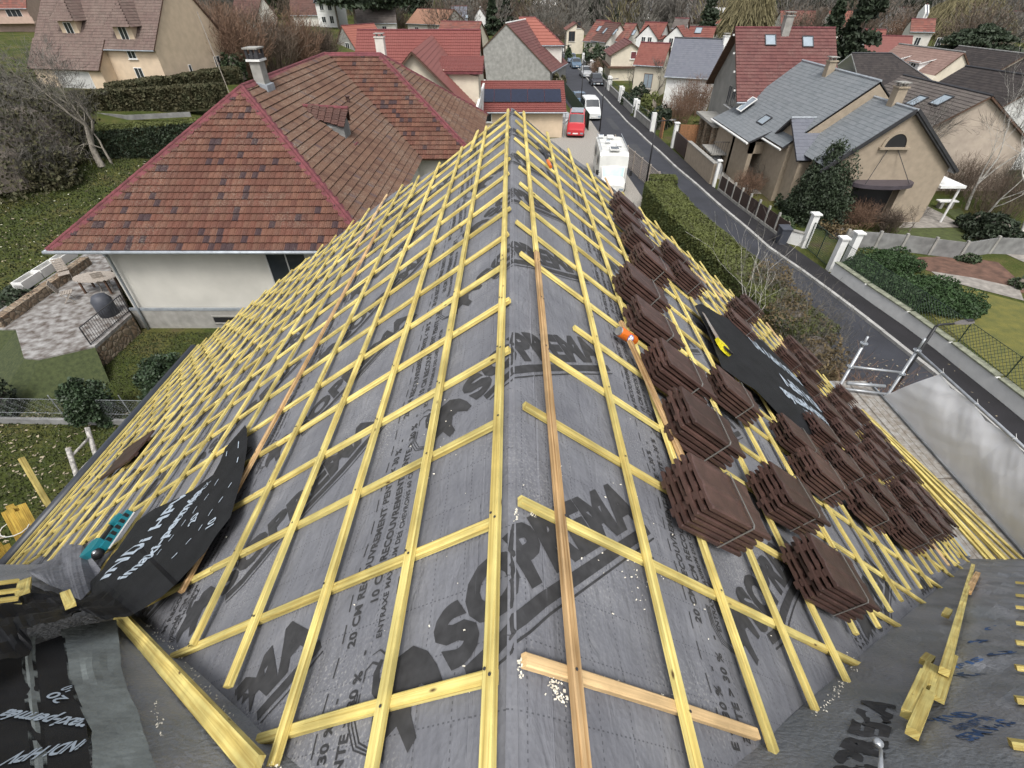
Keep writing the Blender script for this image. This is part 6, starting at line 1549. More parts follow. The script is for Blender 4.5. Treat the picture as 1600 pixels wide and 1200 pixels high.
# patches of newer tar on the road
mb = MB()
for (y, w_, l) in ((46, .8, 5), (30, 1.0, 3.2), (57, .7, 6), (36, .35, 6), (25, .5, 2.6), (70, 1, 4)):
    x = K(y) - 1.6 - w_; mb.quad((x, y, .004), (x + w_, y, .004), (x + w_ - .1, y + l, .004), (x - .1, y + l, .004))
M['patch'] = mat('road_patch', (0.045, 0.047, 0.052), 0.9, 0.2, 2); o = mb.build('road_patch', M['patch']); o['kind'] = 'structure'
mb = MB(); y = -5.0
while y < 128:
    l = 0.98; a, b = y, y + l; wv = 0.03 * math.sin(y * .7); mb.prism([(K(a) - .16 + wv, a, -.02), (K(a) + .02 + wv, a, -.02), (K(b) + .02 + wv, b, -.02), (K(b) - .16 + wv, b, -.02)], (0, 0, .145)); y += 1.0
o = mb.build('kerb', M['kerb']); o['kind'] = 'structure'
# far crossing street
mb = MB(); mb.quad((-10, 128, .004), (40, 132, .004), (40, 137, .004), (-10, 133, .004)); o = mb.build('cross_street', mat('pale_asphalt', (0.2, 0.2, 0.2), 0.9), None); o['kind'] = 'structure'
# forecourts, drive, garden surfaces
def patch(name, pts, m, z=0.006, kind='structure'):
    mb = MB(); n = len(pts); mb.add([(p[0], p[1], terr(p[0], p[1]) + z) for p in pts], [tuple(range(n))]); 
    o = mb.build(name, M[m]); o['kind'] = kind
    if o.data.polygons[0].normal.z < 0: o.data.flip_normals()
    return o
patch('parking_court', [(3.5, 33), (9.6, 33), (9.0, 62), (4.8, 62), (4.8, 53.5), (3.5, 53)], 'gravel')
patch('driveway', [(17.0, 36.5), (23, 36.5), (23, 48), (15.5, 48)], 'gravel')
def gp(*px): return [tuple(G(*p)[:2]) for p in px]
patch('garden_patio', gp((1405, 355), (1440, 318), (1475, 335), (1508, 355), (1400, 357)), 'paving')
patch('flower_bed', gp((1425, 402), (1500, 400), (1560, 410), (1605, 450), (1600, 458), (1500, 440), (1435, 418)), 'soil')
patch('garden_path', gp((1455, 424), (1520, 434), (1592, 450), (1600, 470), (1530, 452), (1470, 436)), 'paving', 0.009)
patch('paved_edge', gp((1560, 392), (1600, 388), (1640, 405), (1640, 425), (1605, 412)), 'paving', 0.010)
M['moss'] = mat('mossy_lawn', (0.135, 0.125, 0.025), 0.95, 0.35, 2.5, 0.7, 30, col2=(0.085, 0.09, 0.02)); M['grassg'] = mat('green_lawn', (0.055, 0.070, 0.018), 0.95, 0.35, 3, 0.7, 30)
patch('lawn', gp((1480, 440), (1530, 455), (1600, 474), (1700, 500), (1700, 700), (1600, 610), (1500, 530), (1440, 480)), 'moss', 0.004)
patch('lawn', gp((1400, 356), (1508, 357), (1512, 378), (1400, 374)), 'grassg', 0.008); patch('lawn', gp((1478, 330), (1500, 325), (1520, 350), (1508, 358)), 'grassg', 0.008)
# ------------------- left terrace
tr = thing('garden_terrace', 'raised terrace of wet brown paving, pale reflections painted in, with a rubble stone retaining wall beside the neighbour house', 'terrace', (-19, 17, 0))
zt = 0.9
def gz(px, z): v = G(*px, z); return (v.x, v.y)
top = [gz(p, zt) for p in ((205, 492), (148, 542), (60, 562), (38, 560), (25, 515), (-60, 515), (-60, 470), (0, 485), (130, 398), (165, 395), (180, 440))]
mb = MB(); mb.prism([(x, y, -.2) for x, y in top], (0, 0, zt + .1)); mb.build('stone_wall', M['stone'], tr)
M['glintpav'] = mat('paving_painted_glints', (0.31, 0.305, 0.295), 0.7, 0.4, 3.4, 0.5, 12, col2=(0.070, 0.052, 0.040), detail=10)  # pale noise patches are reflections painted into the wet brown paving colour
mb = MB(); mb.prism([(x, y, zt - .1) for x, y in top], (0, 0, .13)); mb.build('paving', M['glintpav'], tr)
M['grassb'] = mat('bank_grass', (0.050, 0.062, 0.020), 0.95, 0.5, 7, 0.9, 25, col2=(0.024, 0.034, 0.010)); bank = [(148, 542), (100, 553), (60, 562), (38, 560), (25, 515), (-60, 515)]; mb = MB(); bb_ = [Vector((*gz(p, zt), zt - .03)) for p in bank]
for (a, b), (oa, ob) in zip(zip(bb_, bb_[1:]), zip([(.9, -1.2), (.2, -1.5), (-.1, -1.5), (-.5, -1.5), (-.6, -1.6)], [(.2, -1.5), (-.1, -1.5), (-.5, -1.5), (-.6, -1.6), (-.6, -2.0)])):
    mb.quad((a.x + oa[0], a.y + oa[1], -.02), (b.x + ob[0], b.y + ob[1], -.02), b, a)
o = mb.build('lawn_bank', M['grassb'], None, True); o['kind'] = 'structure'
def railing(par, a, b, h, n, th=.012, mt='darksteel'):
    a = Vector(a); b = Vector(b); mb = MB(); Z = Vector((0, 0, 1))
    for k in range(n + 1): p = a.lerp(b, k / n); mb.tube([p, p + Z * h], th * (2.0 if k in (0, n) else .8), 4)
    mb.tube([a + Z * h, b + Z * h], th * 1.8, 5); mb.tube([a + Z * .08, b + Z * .08], th * 1.5, 5); return mb.build('railing', M[mt], par)
a = G(143, 540, zt); b = G(203, 488, zt); railing(tr, (a.x, a.y, zt), (b.x, b.y, zt), 0.85, 20)
mb = MB()
aa, bb = Vector((*gz((-10, 500), 1.3), 0)), Vector((*gz((132, 402), 1.3), 0)); mb.beam((aa.x, aa.y, .9), (bb.x, bb.y, .9), .4, .42); mb.build('stone_edge', M['stone'], tr)
# three long white planters on the wall
aa, bb = Vector((*gz((38, 452), 1.4), 1.32)), Vector((*gz((122, 397), 1.4), 1.32)); 
for k in range(3):
    p, q = aa.lerp(bb, k / 3 + .01), aa.lerp(bb, (k + 1) / 3 - .01); th = thing('planter', 'long white empty planter on the terrace wall, %s' % ['nearest to the picture edge', 'in the middle of the three', 'nearest to the house'][k], 'planter', tuple(p), 'white planters on the terrace wall')
    d_ = (q - p).normalized(); s_ = Vector((-d_.y, d_.x, 0)); mb = MB()
    for o0, o1, o2 in ((p, s_ * .04, .38), (p + s_ * .42, s_ * .04, .38)): mb.obox(o0, q - p, o1, (0, 0, .38))
    mb.obox(p + s_ * .04, d_ * .04, s_ * .38, (0, 0, .38)); mb.obox(q + s_ * .04 - d_ * .04, d_ * .04, s_ * .38, (0, 0, .38)); mb.build('box', M['white'], th)
    mb = MB(); mb.obox(p + s_ * .04, q - p, s_ * .38, (0, 0, .26)); mb.build('soil', M['concrete'], th)
# table, chairs, covered barbecue
M['teak'] = mat('weathered_teak', (0.33, 0.29, 0.25), 0.9, 0.3, 20)
c = G(148, 432, zt + .74); tb = thing('garden_table', 'oval weathered wooden garden table on the terrace', 'table', (c.x, c.y, zt)); mb = MB()
for k in range(11):
    y = -0.5 + k * .1; w_ = 0.95 * math.sqrt(max(0.05, 1 - (y / .56) ** 2)); mb.obox((c.x - w_, c.y + y - .045, zt + .71), (2 * w_, 0, 0), (0, .09, 0), (0, 0, .03))
mb.build('tabletop', M['teak'], tb)
for dx in (-.6, .6):
    for dy in (-.3, .3): mb = MB(); mb.box(c.x + dx - .035, c.x + dx + .035, c.y + dy - .035, c.y + dy + .035, zt, zt + .71); mb.build('leg', M['brownwood'], tb)
def gchair(px, yaw, label):
    v = G(*px, zt); f, ex, ey = frame((v.x, v.y, 0), yaw); t = thing('garden_chair', label, 'chair', (v.x, v.y, zt), 'folding chairs on the terrace'); Z = Vector((0, 0, 1)); mb = MB()
    for k in range(5): mb.obox(f(-.22, -.22 + .09 * k, zt + .43), ex * .44, ey * .07, Z * .02)
    mb.build('seat', M['teak'], t); mb = MB(); up = (Z + ey * .28).normalized()
    for k in range(6): mb.obox(f(-.22, .24, zt + .50) + up * .095 * k, ex * .44, up * .075, ey * .02)
    mb.build('backrest', M['teak'], t)
    for x, y in ((-.22, -.2), (.2, -.2), (-.22, .22), (.2, .22)): mb = MB(); mb.beam(f(x, y, zt), f(x, -y * .9, zt + .45), .03, .03, ey); mb.build('leg', M['teak'], t)
gchair((108, 440), R(40), 'folding garden chair with its back to the planters'); gchair((112, 470), R(120), 'folding garden chair standing apart on the terrace paving'); gchair((168, 452), R(-150), 'dark folding garden chair tucked against the house end of the table')
v = G(172, 492, zt); t = thing('covered_barbecue', 'barbecue under a dark grey cover behind the terrace railing', 'barbecue', (v.x, v.y, zt))
mb = MB(); mb.tube([(v.x, v.y, zt + .02), (v.x, v.y, zt + .75), (v.x, v.y, zt + .95), (v.x, v.y, zt + 1.02)], [.36, .38, .27, .08], 10); M['cover'] = mat('bbq_cover', (0.055, 0.06, 0.075), 0.6, 0.2, 5); mb.build('cover', M['cover'], t, True)
# ------------------- boundary walls on the far pavement
def wallrun(name, label, cat, pts, h, th, m, cap=None, z=0.0, group=None, zt=None):
    t = thing(name, label, cat, (pts[0][0], pts[0][1], z), group); mb = MB()
    for a, b in zip(pts, pts[1:]): mb.beam((a[0], a[1], z), (b[0], b[1], z), th, h)
    mb.build('wall', M[m], t)
    if cap:
        mb = MB()
        for a, b in zip(pts, pts[1:]): mb.beam((a[0], a[1], z + h), (b[0], b[1], z + h), th + .08, .06)
        mb.build('coping', M[cap], t)
    return t
# stepped white wall with green lattice fence in front of the mossy garden
sw = thing('garden_wall', 'white stepped garden wall with weathered copings and lattice fence along the pavement', 'wall', (17.8, 18, 0)); M['oldcap'] = mat('lichen_coping', (0.22, 0.23, 0.17), 0.95, 0.4, 5)
ysw = [23.6, 21.2, 18.6, 16.2, 13.9, 11.8, 9.6, 7.4]
M['lattice'] = mat('green_lattice', (0.020, 0.038, 0.026), 0.6, 0.2)
for k, (a, b) in enumerate(zip(ysw, ysw[1:])):
    mb = MB(); h0 = .66; mb.beam((Wf(a) + .12, a, 0), (Wf(b) + .12, b + .0, 0), .18, h0 + .02 * (k % 2)); mb.build('wall', M['white'], sw)
    mb = MB(); mb.beam((Wf(a) + .14, a - .02, h0 + .03), (Wf(b) + .14, b + .12, h0 + .03), .32, .06); mb.build('coping', M['oldcap'], sw)
for a, b in zip(ysw, ysw[1:]):
    mb = MB(); p, q = Vector((Wf(a) + .28, a, .72)), Vector((Wf(b) + .28, b, .72)); L0 = (q - p).length; dd = (q - p) / L0; H_ = .95; st = .14 if b < 17 else .09
    k = -H_
    while k < L0:
        for sg in (1, -1):
            s0, s1 = (k, k + H_) if sg > 0 else (k + H_, k)
            za, zb = 0, H_; u0, u1 = s0, s1
            t0, t1 = 0, 1
            if u0 < 0: t0 = (0 - u0) / (u1 - u0)
            if u1 < 0: t1 = (0 - u0) / (u1 - u0)
            if u0 > L0: t0 = (L0 - u0) / (u1 - u0)
            if u1 > L0: t1 = (L0 - u0) / (u1 - u0)
            if t1 > t0: mb.tube([p + dd * (u0 + (u1 - u0) * t0) + Z * (H_ * t0), p + dd * (u0 + (u1 - u0) * t1) + Z * (H_ * t1)], .008 if b < 17 else .006, 3, False)
        k += st * 1.25
    mb.tube([p + Z * H_, q + Z * H_], .012, 4); mb.tube([p, p + Z * (H_ + .05)], .022, 4); mb.build('lattice', M['lattice'], sw)
# gate pillars and gates
def pillar(x, y, h, label, s=.34, m='white'):
    t = thing('gate_pillar', label, 'pillar', (x, y, 0), 'white gate pillars'); mb = MB(); mb.box(x - s / 2, x + s / 2, y - s / 2, y + s / 2, 0, h); mb.build('shaft', M[m], t); mb = MB(); mb.box(x - s / 2 - .07, x + s / 2 + .07, y - s / 2 - .07, y + s / 2 + .07, h, h + .08); mb.build('cap', M['white'], t)
pillar(17.28, 27.1, 1.95, 'white gate pillar at the far side of the mesh gate, near the bin'); pillar(17.35, 24.1, 1.8, 'white gate pillar at the near side of the mesh gate, at the head of the stepped wall'); pillar(18.6, 24.9, 1.75, 'white pillar set back behind the near gate pillar')
gt = thing('driveway_gate', 'double green mesh driveway gate between two white pillars', 'gate', (17.3, 25.6, 0))
for a, b in ((26.9, 25.62), (25.58, 24.3)):
    mb = MB(); p, q = Vector((17.3, a, .1)), Vector((17.34, b, .1))
    for z0_ in (0, 1.45): mb.tube([p + Z * z0_, q + Z * z0_], .022, 5)
    for v_ in (p, q): mb.tube([v_, v_ + Z * 1.45], .022, 5)
    for k in range(-9, 9):
        for sg in (1, -1):
            x0_, x1_ = k * .14, k * .14 + 1.45
            if sg < 0: x0_, x1_ = x1_, x0_
            t0, t1 = 0, 1; ln = abs(a - b)
            if x0_ < 0: t0 = -x0_ / (x1_ - x0_)
            if x1_ > ln: t1 = (ln - x0_) / (x1_ - x0_)
            if x0_ > ln: t0 = (ln - x0_) / (x1_ - x0_)
            if x1_ < 0: t1 = -x0_ / (x1_ - x0_)
            if t1 > t0:
                A_ = p + (q - p) * ((x0_ + (x1_ - x0_) * t0) / ln) + Z * 1.45 * t0; B_ = p + (q - p) * ((x0_ + (x1_ - x0_) * t1) / ln) + Z * 1.45 * t1; mb.tube([A_, B_], .008, 3, False)
    mb.build('gate_leaf', M['lattice'], gt)
# concrete panel wall between the two gardens
cw = thing('panel_wall', 'grey precast concrete panel wall between the two gardens on the right', 'wall', (24, 25, 0))
P_ = [G(*p) for p in ((1316, 385), (1365, 388), (1405, 392), (1450, 398), (1497, 404), (1545, 396), (1600, 398))]
for a, b in zip(P_, P_[1:]):
    mb = MB(); mb.beam((a.x, a.y, 0), (b.x, b.y, 0), .05, 0.95); mb.build('panel', M['concgrey'], cw)
    mb = MB(); mb.box(a.x - .07, a.x + .07, a.y - .07, a.y + .07, 0, 1.05); mb.build('post', M['concrete'], cw)
# dark panel fence with concrete posts
fc = thing('panel_fence', 'dark panel fence with pale concrete posts and low plinth along the far pavement', 'fence', (16, 32, 0))
n = 8; ya, yb = 37.2, 28.0
for k in range(n):
    a, b = ya + (yb - ya) * k / n, ya + (yb - ya) * (k + 1) / n
    mb = MB(); mb.beam((Wf(a) + .1, a, .25), (Wf(b) + .1, b, .25), .03, .85); mb.build('panel', M['concgrey' if False else 'gateb'], fc)
    mb = MB(); mb.beam((Wf(a) + .1, a, 0), (Wf(b) + .1, b, 0), .1, .22); mb.build('plinth', M['concrete'], fc)
    mb = MB(); mb.box(Wf(a) + .04, Wf(a) + .16, a - .06, a + .06, 0, 1.3); mb.build('post', M['concrete'], fc)
wallrun('garden_wall', 'short white wall beside the grey wheelie bin', 'wall', [(16.4, 27.95), (17.2, 27.25)], .75, .2, 'white', 'concrete')
wallrun('garden_wall', 'tall beige wall with a pale coping in front of the slate roof house', 'wall', [(15.35, 45.3), (15.4, 38.5)], 1.55, .25, 'beige', 'concrete')
mb = MB(); mb.box(15.28, 15.40, 45.7, 49.3, .1, 1.5); tag(mb.build('sliding_gate', M['gateb'], None, loc0=(15.3, 47.5, 0)), 'dark brown sliding gate left of the beige wall', 'gate')
pillar(15.3, 49.6, 2.1, 'tall white pillar left of the dark brown gate'); pillar(15.45, 38.0, 1.9, 'white pillar at the near end of the beige wall', .2)
fo = thing('wood_fence', 'orange-brown horizontal board fence behind the dark gate', 'fence', (18, 50, 0)); mb = MB()
for k in range(9): mb.beam((15.8, 50.2, .1 + k * .2), (22.6, 49.4, .1 + k * .2), .04, .185)
mb.build('boards', M['fenceo'], fo); mb = MB()
for k in range(5): x = 15.8 + 1.7 * k; mb.box(x - .04, x + .04, 50.1 - .12 * k * 1, 50.2 - .12 * k, 0, 1.95)
mb.build('post', M['brownwood'], fo)
mb = MB(); mb.box(15.1, 15.2, 53.2, 54.2, 0, 1.7); tag(mb.build('garden_gate', M['fenceo'], None, loc0=(15.15, 53.7, 0)), 'small orange wooden garden gate beside the trimmed hedge', 'gate')
# low walls and fences farther up on the right
for k, (a, b) in enumerate(((56, 63), (64, 72), (73, 81), (82, 90), (91, 100), (101, 112))):
    t = wallrun('street_wall', 'low pale street wall with green railing, number %s up the far pavement beyond the orange gate' % ords[k], 'wall', [(Wf(a), a), (Wf(b), b)], .8, .2, 'concrete', 'kerb', group='low street walls on the right')
    railing(t, (Wf(a), a, .86), (Wf(b), b, .86), .6, 16, .02, 'lattice')
    for y in (a, b): mb = MB(); mb.box(Wf(y) - .22, Wf(y) + .22, y - .2, y + .2, 0, 1.8); mb.build('pillar', M['white'], t)
# left kerb side: lattice fence beside motorhome, green mesh fences
fl_ = thing('lattice_fence', 'grey-brown wooden lattice fence between the motorhome and the road', 'fence', (10, 40, 0))
mb = MB(); p, q = Vector((10.9, 34.6, 0)), Vector((9.3, 47.5, 0)); L0 = (q - p).length; dd = (q - p) / L0; H_ = 1.5
k = -H_
while k < L0:
    for sg in (1, -1):
        u0, u1 = (k, k + H_) if sg > 0 else (k + H_, k); t0, t1 = 0, 1
        if u0 < 0: t0 = -u0 / (u1 - u0)
        if u1 < 0: t1 = -u0 / (u1 - u0)
        if u0 > L0: t0 = (L0 - u0) / (u1 - u0)
        if u1 > L0: t1 = (L0 - u0) / (u1 - u0)
        if t1 > t0: mb.beam(p + dd * (u0 + (u1 - u0) * t0) + Z * (H_ * t0), p + dd * (u0 + (u1 - u0) * t1) + Z * (H_ * t1), .03, .03, Vector((1, 0, 0)))
    k += .28
mb.build('lattice', M['teak'], fl_); mb = MB(); mb.tube([p + Z * H_, q + Z * H_], .03, 4)
for k in range(8): v_ = p.lerp(q, k / 7); mb.box(v_.x - .05, v_.x + .05, v_.y - .05, v_.y + .05, 0, 1.6)
mb.build('post', M['teak'], fl_)
gf = thing('mesh_fence', 'green screened fence on the left of the road past the garage', 'fence', (8, 66, 0)); mb = MB(); mb.beam((8.1, 56.5, 0), (7.3, 78, 0), .04, 1.6); mb.build('screen', M['lattice'], gf)
wallrun('fence', 'grey slatted fence line between the two hedges on the left', 'fence', [tuple(GT(112, 172)[:2]), tuple(GT(200, 186)[:2]), tuple(GT(306, 200)[:2])], .4, .08, 'concgrey', None, z=GT(200, 186).z - .1)
# wire fence in the near left garden with its low concrete kerb
wf = thing('wire_fence', 'wire mesh fence on thin posts over a low concrete kerb in the left garden', 'fence', (-16, 12.2, 0))
mb = MB(); mb.beam((-24, 12.4, 0), (-11, 12.1, 0), .12, .22); mb.build('kerb_strip', M['concgrey'], wf)
mb = MB()
for z_ in (.5, 1.15): mb.tube([(-24, 12.4, z_), (-11, 12.1, z_)], .007, 3)
for k in range(130):
    x = -24 + k * .1; mb.tube([(x, 12.4 - (x + 24) * .023, .2), (x + .95, 12.4 - (x + 24.95) * .023, 1.15)], .0013, 3, False); mb.tube([(x + .95, 12.4 - (x + 24.95) * .023, .2), (x, 12.4 - (x + 24) * .023, 1.15)], .0013, 3, False)
for k in range(6): mb.tube([(-23 + 2.4 * k, 12.3, 0), (-23 + 2.4 * k, 12.3, 1.25)], .02, 5)
mb.build('mesh', M['galv'], wf)
# ------------------- wheelie bin
def binn(x, y, label, yaw=0):
    f, ex, ey = frame((x, y, 0), yaw); t = thing('wheelie_bin', label, 'bin', (x, y, 0)); mb = MB(); z0_ = .09
    b0 = [f(-.22, -.26, z0_), f(.22, -.26, z0_), f(.22, .22, z0_), f(-.22, .22, z0_)]; t0 = [f(-.28, -.34, .98), f(.28, -.34, .98), f(.28, .30, 1.0), f(-.28, .30, 1.0)]
    mb.add(b0 + t0, [(3, 2, 1, 0), (4, 5, 6, 7), (0, 1, 5, 4), (1, 2, 6, 5), (2, 3, 7, 6), (3, 0, 4, 7)]); mb.build('body', M['cover'], t)
    mb = MB(); mb.prism([f(-.31, -.38, 1.0), f(.31, -.38, 1.0), f(.31, .30, 1.06), f(-.31, .30, 1.06)], (0, 0, .05)); mb.tube([f(-.25, .36, 1.0), f(.25, .36, 1.0)], .02, 6); mb.build('lid', M['cover'], t)
    for s_ in (-1, 1): mb = MB(); mb.tube([f(s_ * .24, .24, .19), f(s_ * .29, .24, .19)], .1, 12); mb.build('wheel', M['tyre'], t)
binn(16.05, 27.5, 'dark grey wheelie bin on the pavement beside the white gate pillar')
# ------------------- street lamps
def lamp(x, y, h, arm, label, head=0.5, z=0):
    t = thing('street_lamp', label, 'street lamp', (x, y, z), 'street lamps'); mb = MB(); mb.tube([(x, y, z), (x, y, z + h * .5), (x, y, z + h)], [.065, .055, .045], 8); e = Vector((x, y, z + h)) + Vector(arm); mb.tube([(x, y, z + h), (x + arm[0] * .15, y + arm[1] * .15, z + h + arm[2] * .15 + .05), tuple(e)], .035, 8); mb.build('pole', M['black'], t, True)
    d_ = Vector((arm[0], arm[1], 0)).normalized(); s_ = Vector((-d_.y, d_.x, 0)); a = e
    mb = MB(); st_ = [(0, .03, .04), (.1, .07, .05), (.25, .115, .06), (.42, .12, .05), (.55, .085, .03)]; rows = []
    for x_, w_, h_ in st_:
        c_ = a + d_ * x_ * head * 1.7; rows.append([c_ - s_ * w_, c_ - s_ * w_ * .6 + Z * h_, c_ + s_ * w_ * .6 + Z * h_, c_ + s_ * w_, c_ - Z * .03])
    for r0_, r1_ in zip(rows, rows[1:]):
        for k in range(5): mb.quad(r0_[k], r0_[(k + 1) % 5], r1_[(k + 1) % 5], r1_[k])
    mb.add(rows[0], [(0, 1, 2, 3, 4)]); mb.add(rows[-1], [(4, 3, 2, 1, 0)]); hd = mb.build('lamp_head', M['lampm'], t)
    mb = MB(); c_ = a + d_ * .45 * head * 1.7 + Z * .058; mb.obox(c_ - s_ * .06 - d_ * .12, d_ * .24, s_ * .12, Z * .012); mb.build('heat_sink', M['black'], hd)
A_ = D(1460, 510, 12.6)
lamp(A_.x + .05, 12.6, A_.z, (0.62, .12, .02), 'tall street lamp rising beside the scaffold post, its arm over the pavement', 0.75)
lamp(10.35, 38.4, 4.4, (.9, .05, .12), 'black street lamp on the left of the road beside the motorhome', .5); lamp(9.3, 56.3, 4.6, (.9, .1, .1), 'black street lamp beside the white van', .5); lamp(8.3, 66.3, 5.0, (.9, .1, .1), 'black street lamp beside the blue car', .5); lamp(7.9, 91, 4.6, (.9, .1, .1), 'farthest but one street lamp on the left of the road', .5); lamp(7.6, 110, 4.6, (.9, .1, .1), 'farthest street lamp near the end of the road', .5)
# ------------------- vehicles: lofted bodies
def vehicle(label, cat, name, x, y, yaw, L, W, H, paint, prof, glass, lights=True, z=0, group=None, belt=.55, wheelr=.31, extra=None):
    """prof: stations (x along length 0..1 from front, z_low, z_belt, z_top, halfwidth factor, roof halfwidth factor)"""
    f, ex, ey = frame((x, y, z), yaw); t = thing(name, label, cat, (x, y, z), group); mb = MB(); rows = []
    for (s, zl, zb, zt_, hw, rw) in prof:
        X = -L / 2 + L * s; w_ = W / 2 * hw; r_ = W / 2 * rw
        rows.append([f(X, -w_ * .92, z + zl * H), f(X, -w_, z + (zl + (zb - zl) * .45) * H), f(X, -w_ * .97, z + zb * H), f(X, -r_, z + (zt_ - .015) * H), f(X, -r_ * .8, z + zt_ * H), f(X, 0, z + (zt_ + .012) * H), f(X, r_ * .8, z + zt_ * H), f(X, r_, z + (zt_ - .015) * H), f(X, w_ * .97, z + zb * H), f(X, w_, z + (zl + (zb - zl) * .45) * H), f(X, w_ * .92, z + zl * H)])
    n = 11
    for a, b in zip(rows, rows[1:]):
        for k in range(n - 1): mb.quad(a[k], b[k], b[k + 1], a[k + 1])
        mb.quad(a[n - 1], b[n - 1], b[0], a[0])
    mb.add(rows[0], [tuple(range(n))]); mb.add(rows[-1], [tuple(reversed(range(n)))]); body = mb.build('body', M[paint], t)
    for p in body.data.polygons: p.use_smooth = True
    try: body.data.set_sharp_from_angle(angle=R(28))
    except Exception: pass
    def P(s, k, off, tt=0, k2=None):
        """point on station param s, row index k"""
        i = 0
        while i < len(prof) - 2 and prof[i + 1][0] < s: i += 1
        s0, s1 = prof[i][0], prof[i + 1][0]; q = (s - s0) / (s1 - s0) if s1 > s0 else 0
        a = Vector(rows[i][k]).lerp(Vector(rows[i + 1][k]), q)
        if k2 is not None: b = Vector(rows[i][k2]).lerp(Vector(rows[i + 1][k2]), q); a = a.lerp(b, tt)
        return a + off
    for gl in glass:
        kind = gl[0]; mb = MB()
        if kind == 'side':
            for sgn, kb, kt in ((-1, 2, 3), (1, 8, 7)):
                off = ey * sgn * .012 + Z * .004
                s0b, s0t, s1b, s1t = gl[1:5]
                q = [P(s0b, kb, off, .12, kt), P(s1b, kb, off, .12, kt), P(s1t, kb, off, .88, kt), P(s0t, kb, off, .88, kt)]
                mb.quad(*(q if sgn < 0 else q[::-1]))
            mb.build('side_window', M['glass'], t)
        else:
            s0, s1 = gl[1:3]; up_ = (Z * .6 + ex * (-.8 if kind == 'front' else .8)) * .018; c = 5 if False else None
            a, b = [P(s0, k, up_) for k in (3, 4, 5, 6, 7)], [P(s1, k, up_) for k in (3, 4, 5, 6, 7)]
            sh = .93; 
            def shr(lst): 
                m_ = lst[2]; return [m_ + (p - m_) * sh for p in lst]
            a, b = shr(a), shr(b)
            for k in range(4):
                q = [a[k], a[k + 1], b[k + 1], b[k]]; mb.quad(*q)
            mb.build('windscreen' if kind == 'front' else 'rear_window', M['glass' if len(gl) < 4 else gl[3]], t)
    for sx_ in ((prof[0][0] + .17), (prof[-1][0] - .19)):
        for sgn in (-1, 1):
            c_ = f(-L / 2 + L * sx_, sgn * (W / 2 - .12), z + wheelr); mb = MB(); mb.tube([c_ - ey * .1, c_ + ey * .1], wheelr, 16); wh = mb.build('wheel', M['tyre'], t); mb = MB(); mb.tube([c_ + ey * sgn * .1, c_ + ey * sgn * .112], wheelr * .62, 12); mb.build('rim', M['zinc'], wh)
    if lights:
        for sgn in (-1, 1):
            for s, nm, m_ in ((0, 'headlight', 'glassl'), (1, 'rear_light', 'redl')):
                i = 0 if s == 0 else -1; zz = (prof[i][1] * .35 + prof[i][2] * .65) * H; X = -L / 2 + L * prof[i][0] + (-.012 if s == 0 else -.0); w_ = W / 2 * prof[i][4] * .95
                mb = MB(); mb.obox(f(X - (.02 if s == 0 else 0), sgn * w_ - (.3 if sgn > 0 else 0), z + zz - .07), ex * .03, ey * .3, Z * .13); mb.build(nm, M[m_], t)
        mb = MB(); mb.obox(f(-L / 2 + L * prof[0][0] - .02, -.26, z + prof[0][1] * H + .12), ex * .02, ey * .52, Z * .11); mb.build('number_plate', M['white'], t)
    if extra: extra(t, f, ex, ey)
    return t
M['redl'] = mat('tail_light', (0.4, 0.02, 0.02), 0.3, 0.05)
M['p_red'] = carpaint('paint_red', (0.42, 0.03, 0.035)); M['p_white'] = carpaint('paint_white', (0.62, 0.63, 0.62)); M['p_blue'] = carpaint('paint_blue_grey', (0.09, 0.14, 0.20)); M['p_silver'] = carpaint('paint_silver', (0.34, 0.35, 0.36)); M['p_black'] = carpaint('paint_black', (0.03, 0.03, 0.035)); M['p_bluesil'] = carpaint('paint_pale_blue', (0.16, 0.20, 0.27))
PV = [(0, .14, .30, .38, .88, .70), (.03, .12, .36, .44, .95, .78), (.16, .12, .48, .56, 1, .86), (.20, .12, .52, .60, 1, .86), (.34, .12, .54, .97, 1, .82), (.5, .12, .54, 1.0, 1, .82), (.9, .12, .54, .99, 1, .82), (.975, .12, .53, .92, .98, .80), (1, .15, .50, .60, .94, .78)]
gv = [('front', .215, .335), ('side', .28, .36, .92, .9), ('rear', .965, .99)]
def roofload(t, f, ex, ey):
    mb = MB(); mb.obox(f(-.5, -.62, 1.98), ex * 2.3, ey * 1.24, Z * .05); mb.build('roof_rack', M['zinc'], t)
vehicle('red minivan with pale roof parked nose out beside the garage court', 'van', 'parked_van', 6.7, 55.6, R(82), 4.8, 1.85, 1.95, 'p_red', PV, gv, extra=roofload)
vehicle('white van parked on the left of the street behind the motorhome', 'van', 'parked_van', 9.15, 63.6, R(92), 4.9, 1.9, 1.95, 'p_white', PV, gv)
PC = [(0, .18, .34, .42, .86, .68), (.03, .13, .42, .50, .94, .76), (.22, .13, .54, .60, 1, .84), (.28, .13, .56, .63, 1, .84), (.42, .13, .58, .97, 1, .74), (.55, .13, .58, 1.0, 1, .74), (.78, .13, .58, .96, 1, .74), (.93, .14, .56, .66, .97, .78), (1, .2, .50, .60, .9, .72)]
gc = [('front', .29, .415), ('side', .36, .44, .88, .80), ('rear', .80, .92)]
vehicle('blue-grey car parked behind the white van', 'car', 'parked_car', 8.6, 70.6, R(92), 4.2, 1.78, 1.45, 'p_blue', PC, gc)
vehicle('black car parked on the right pavement, nearest of the four', 'car', 'parked_car', 13.0, 87.0, R(91), 4.4, 1.8, 1.5, 'p_black', PC, gc)
vehicle('silver car parked on the right, second of the four', 'car', 'parked_car', 12.4, 95.5, R(91), 4.2, 1.78, 1.5, 'p_silver', PC, gc)
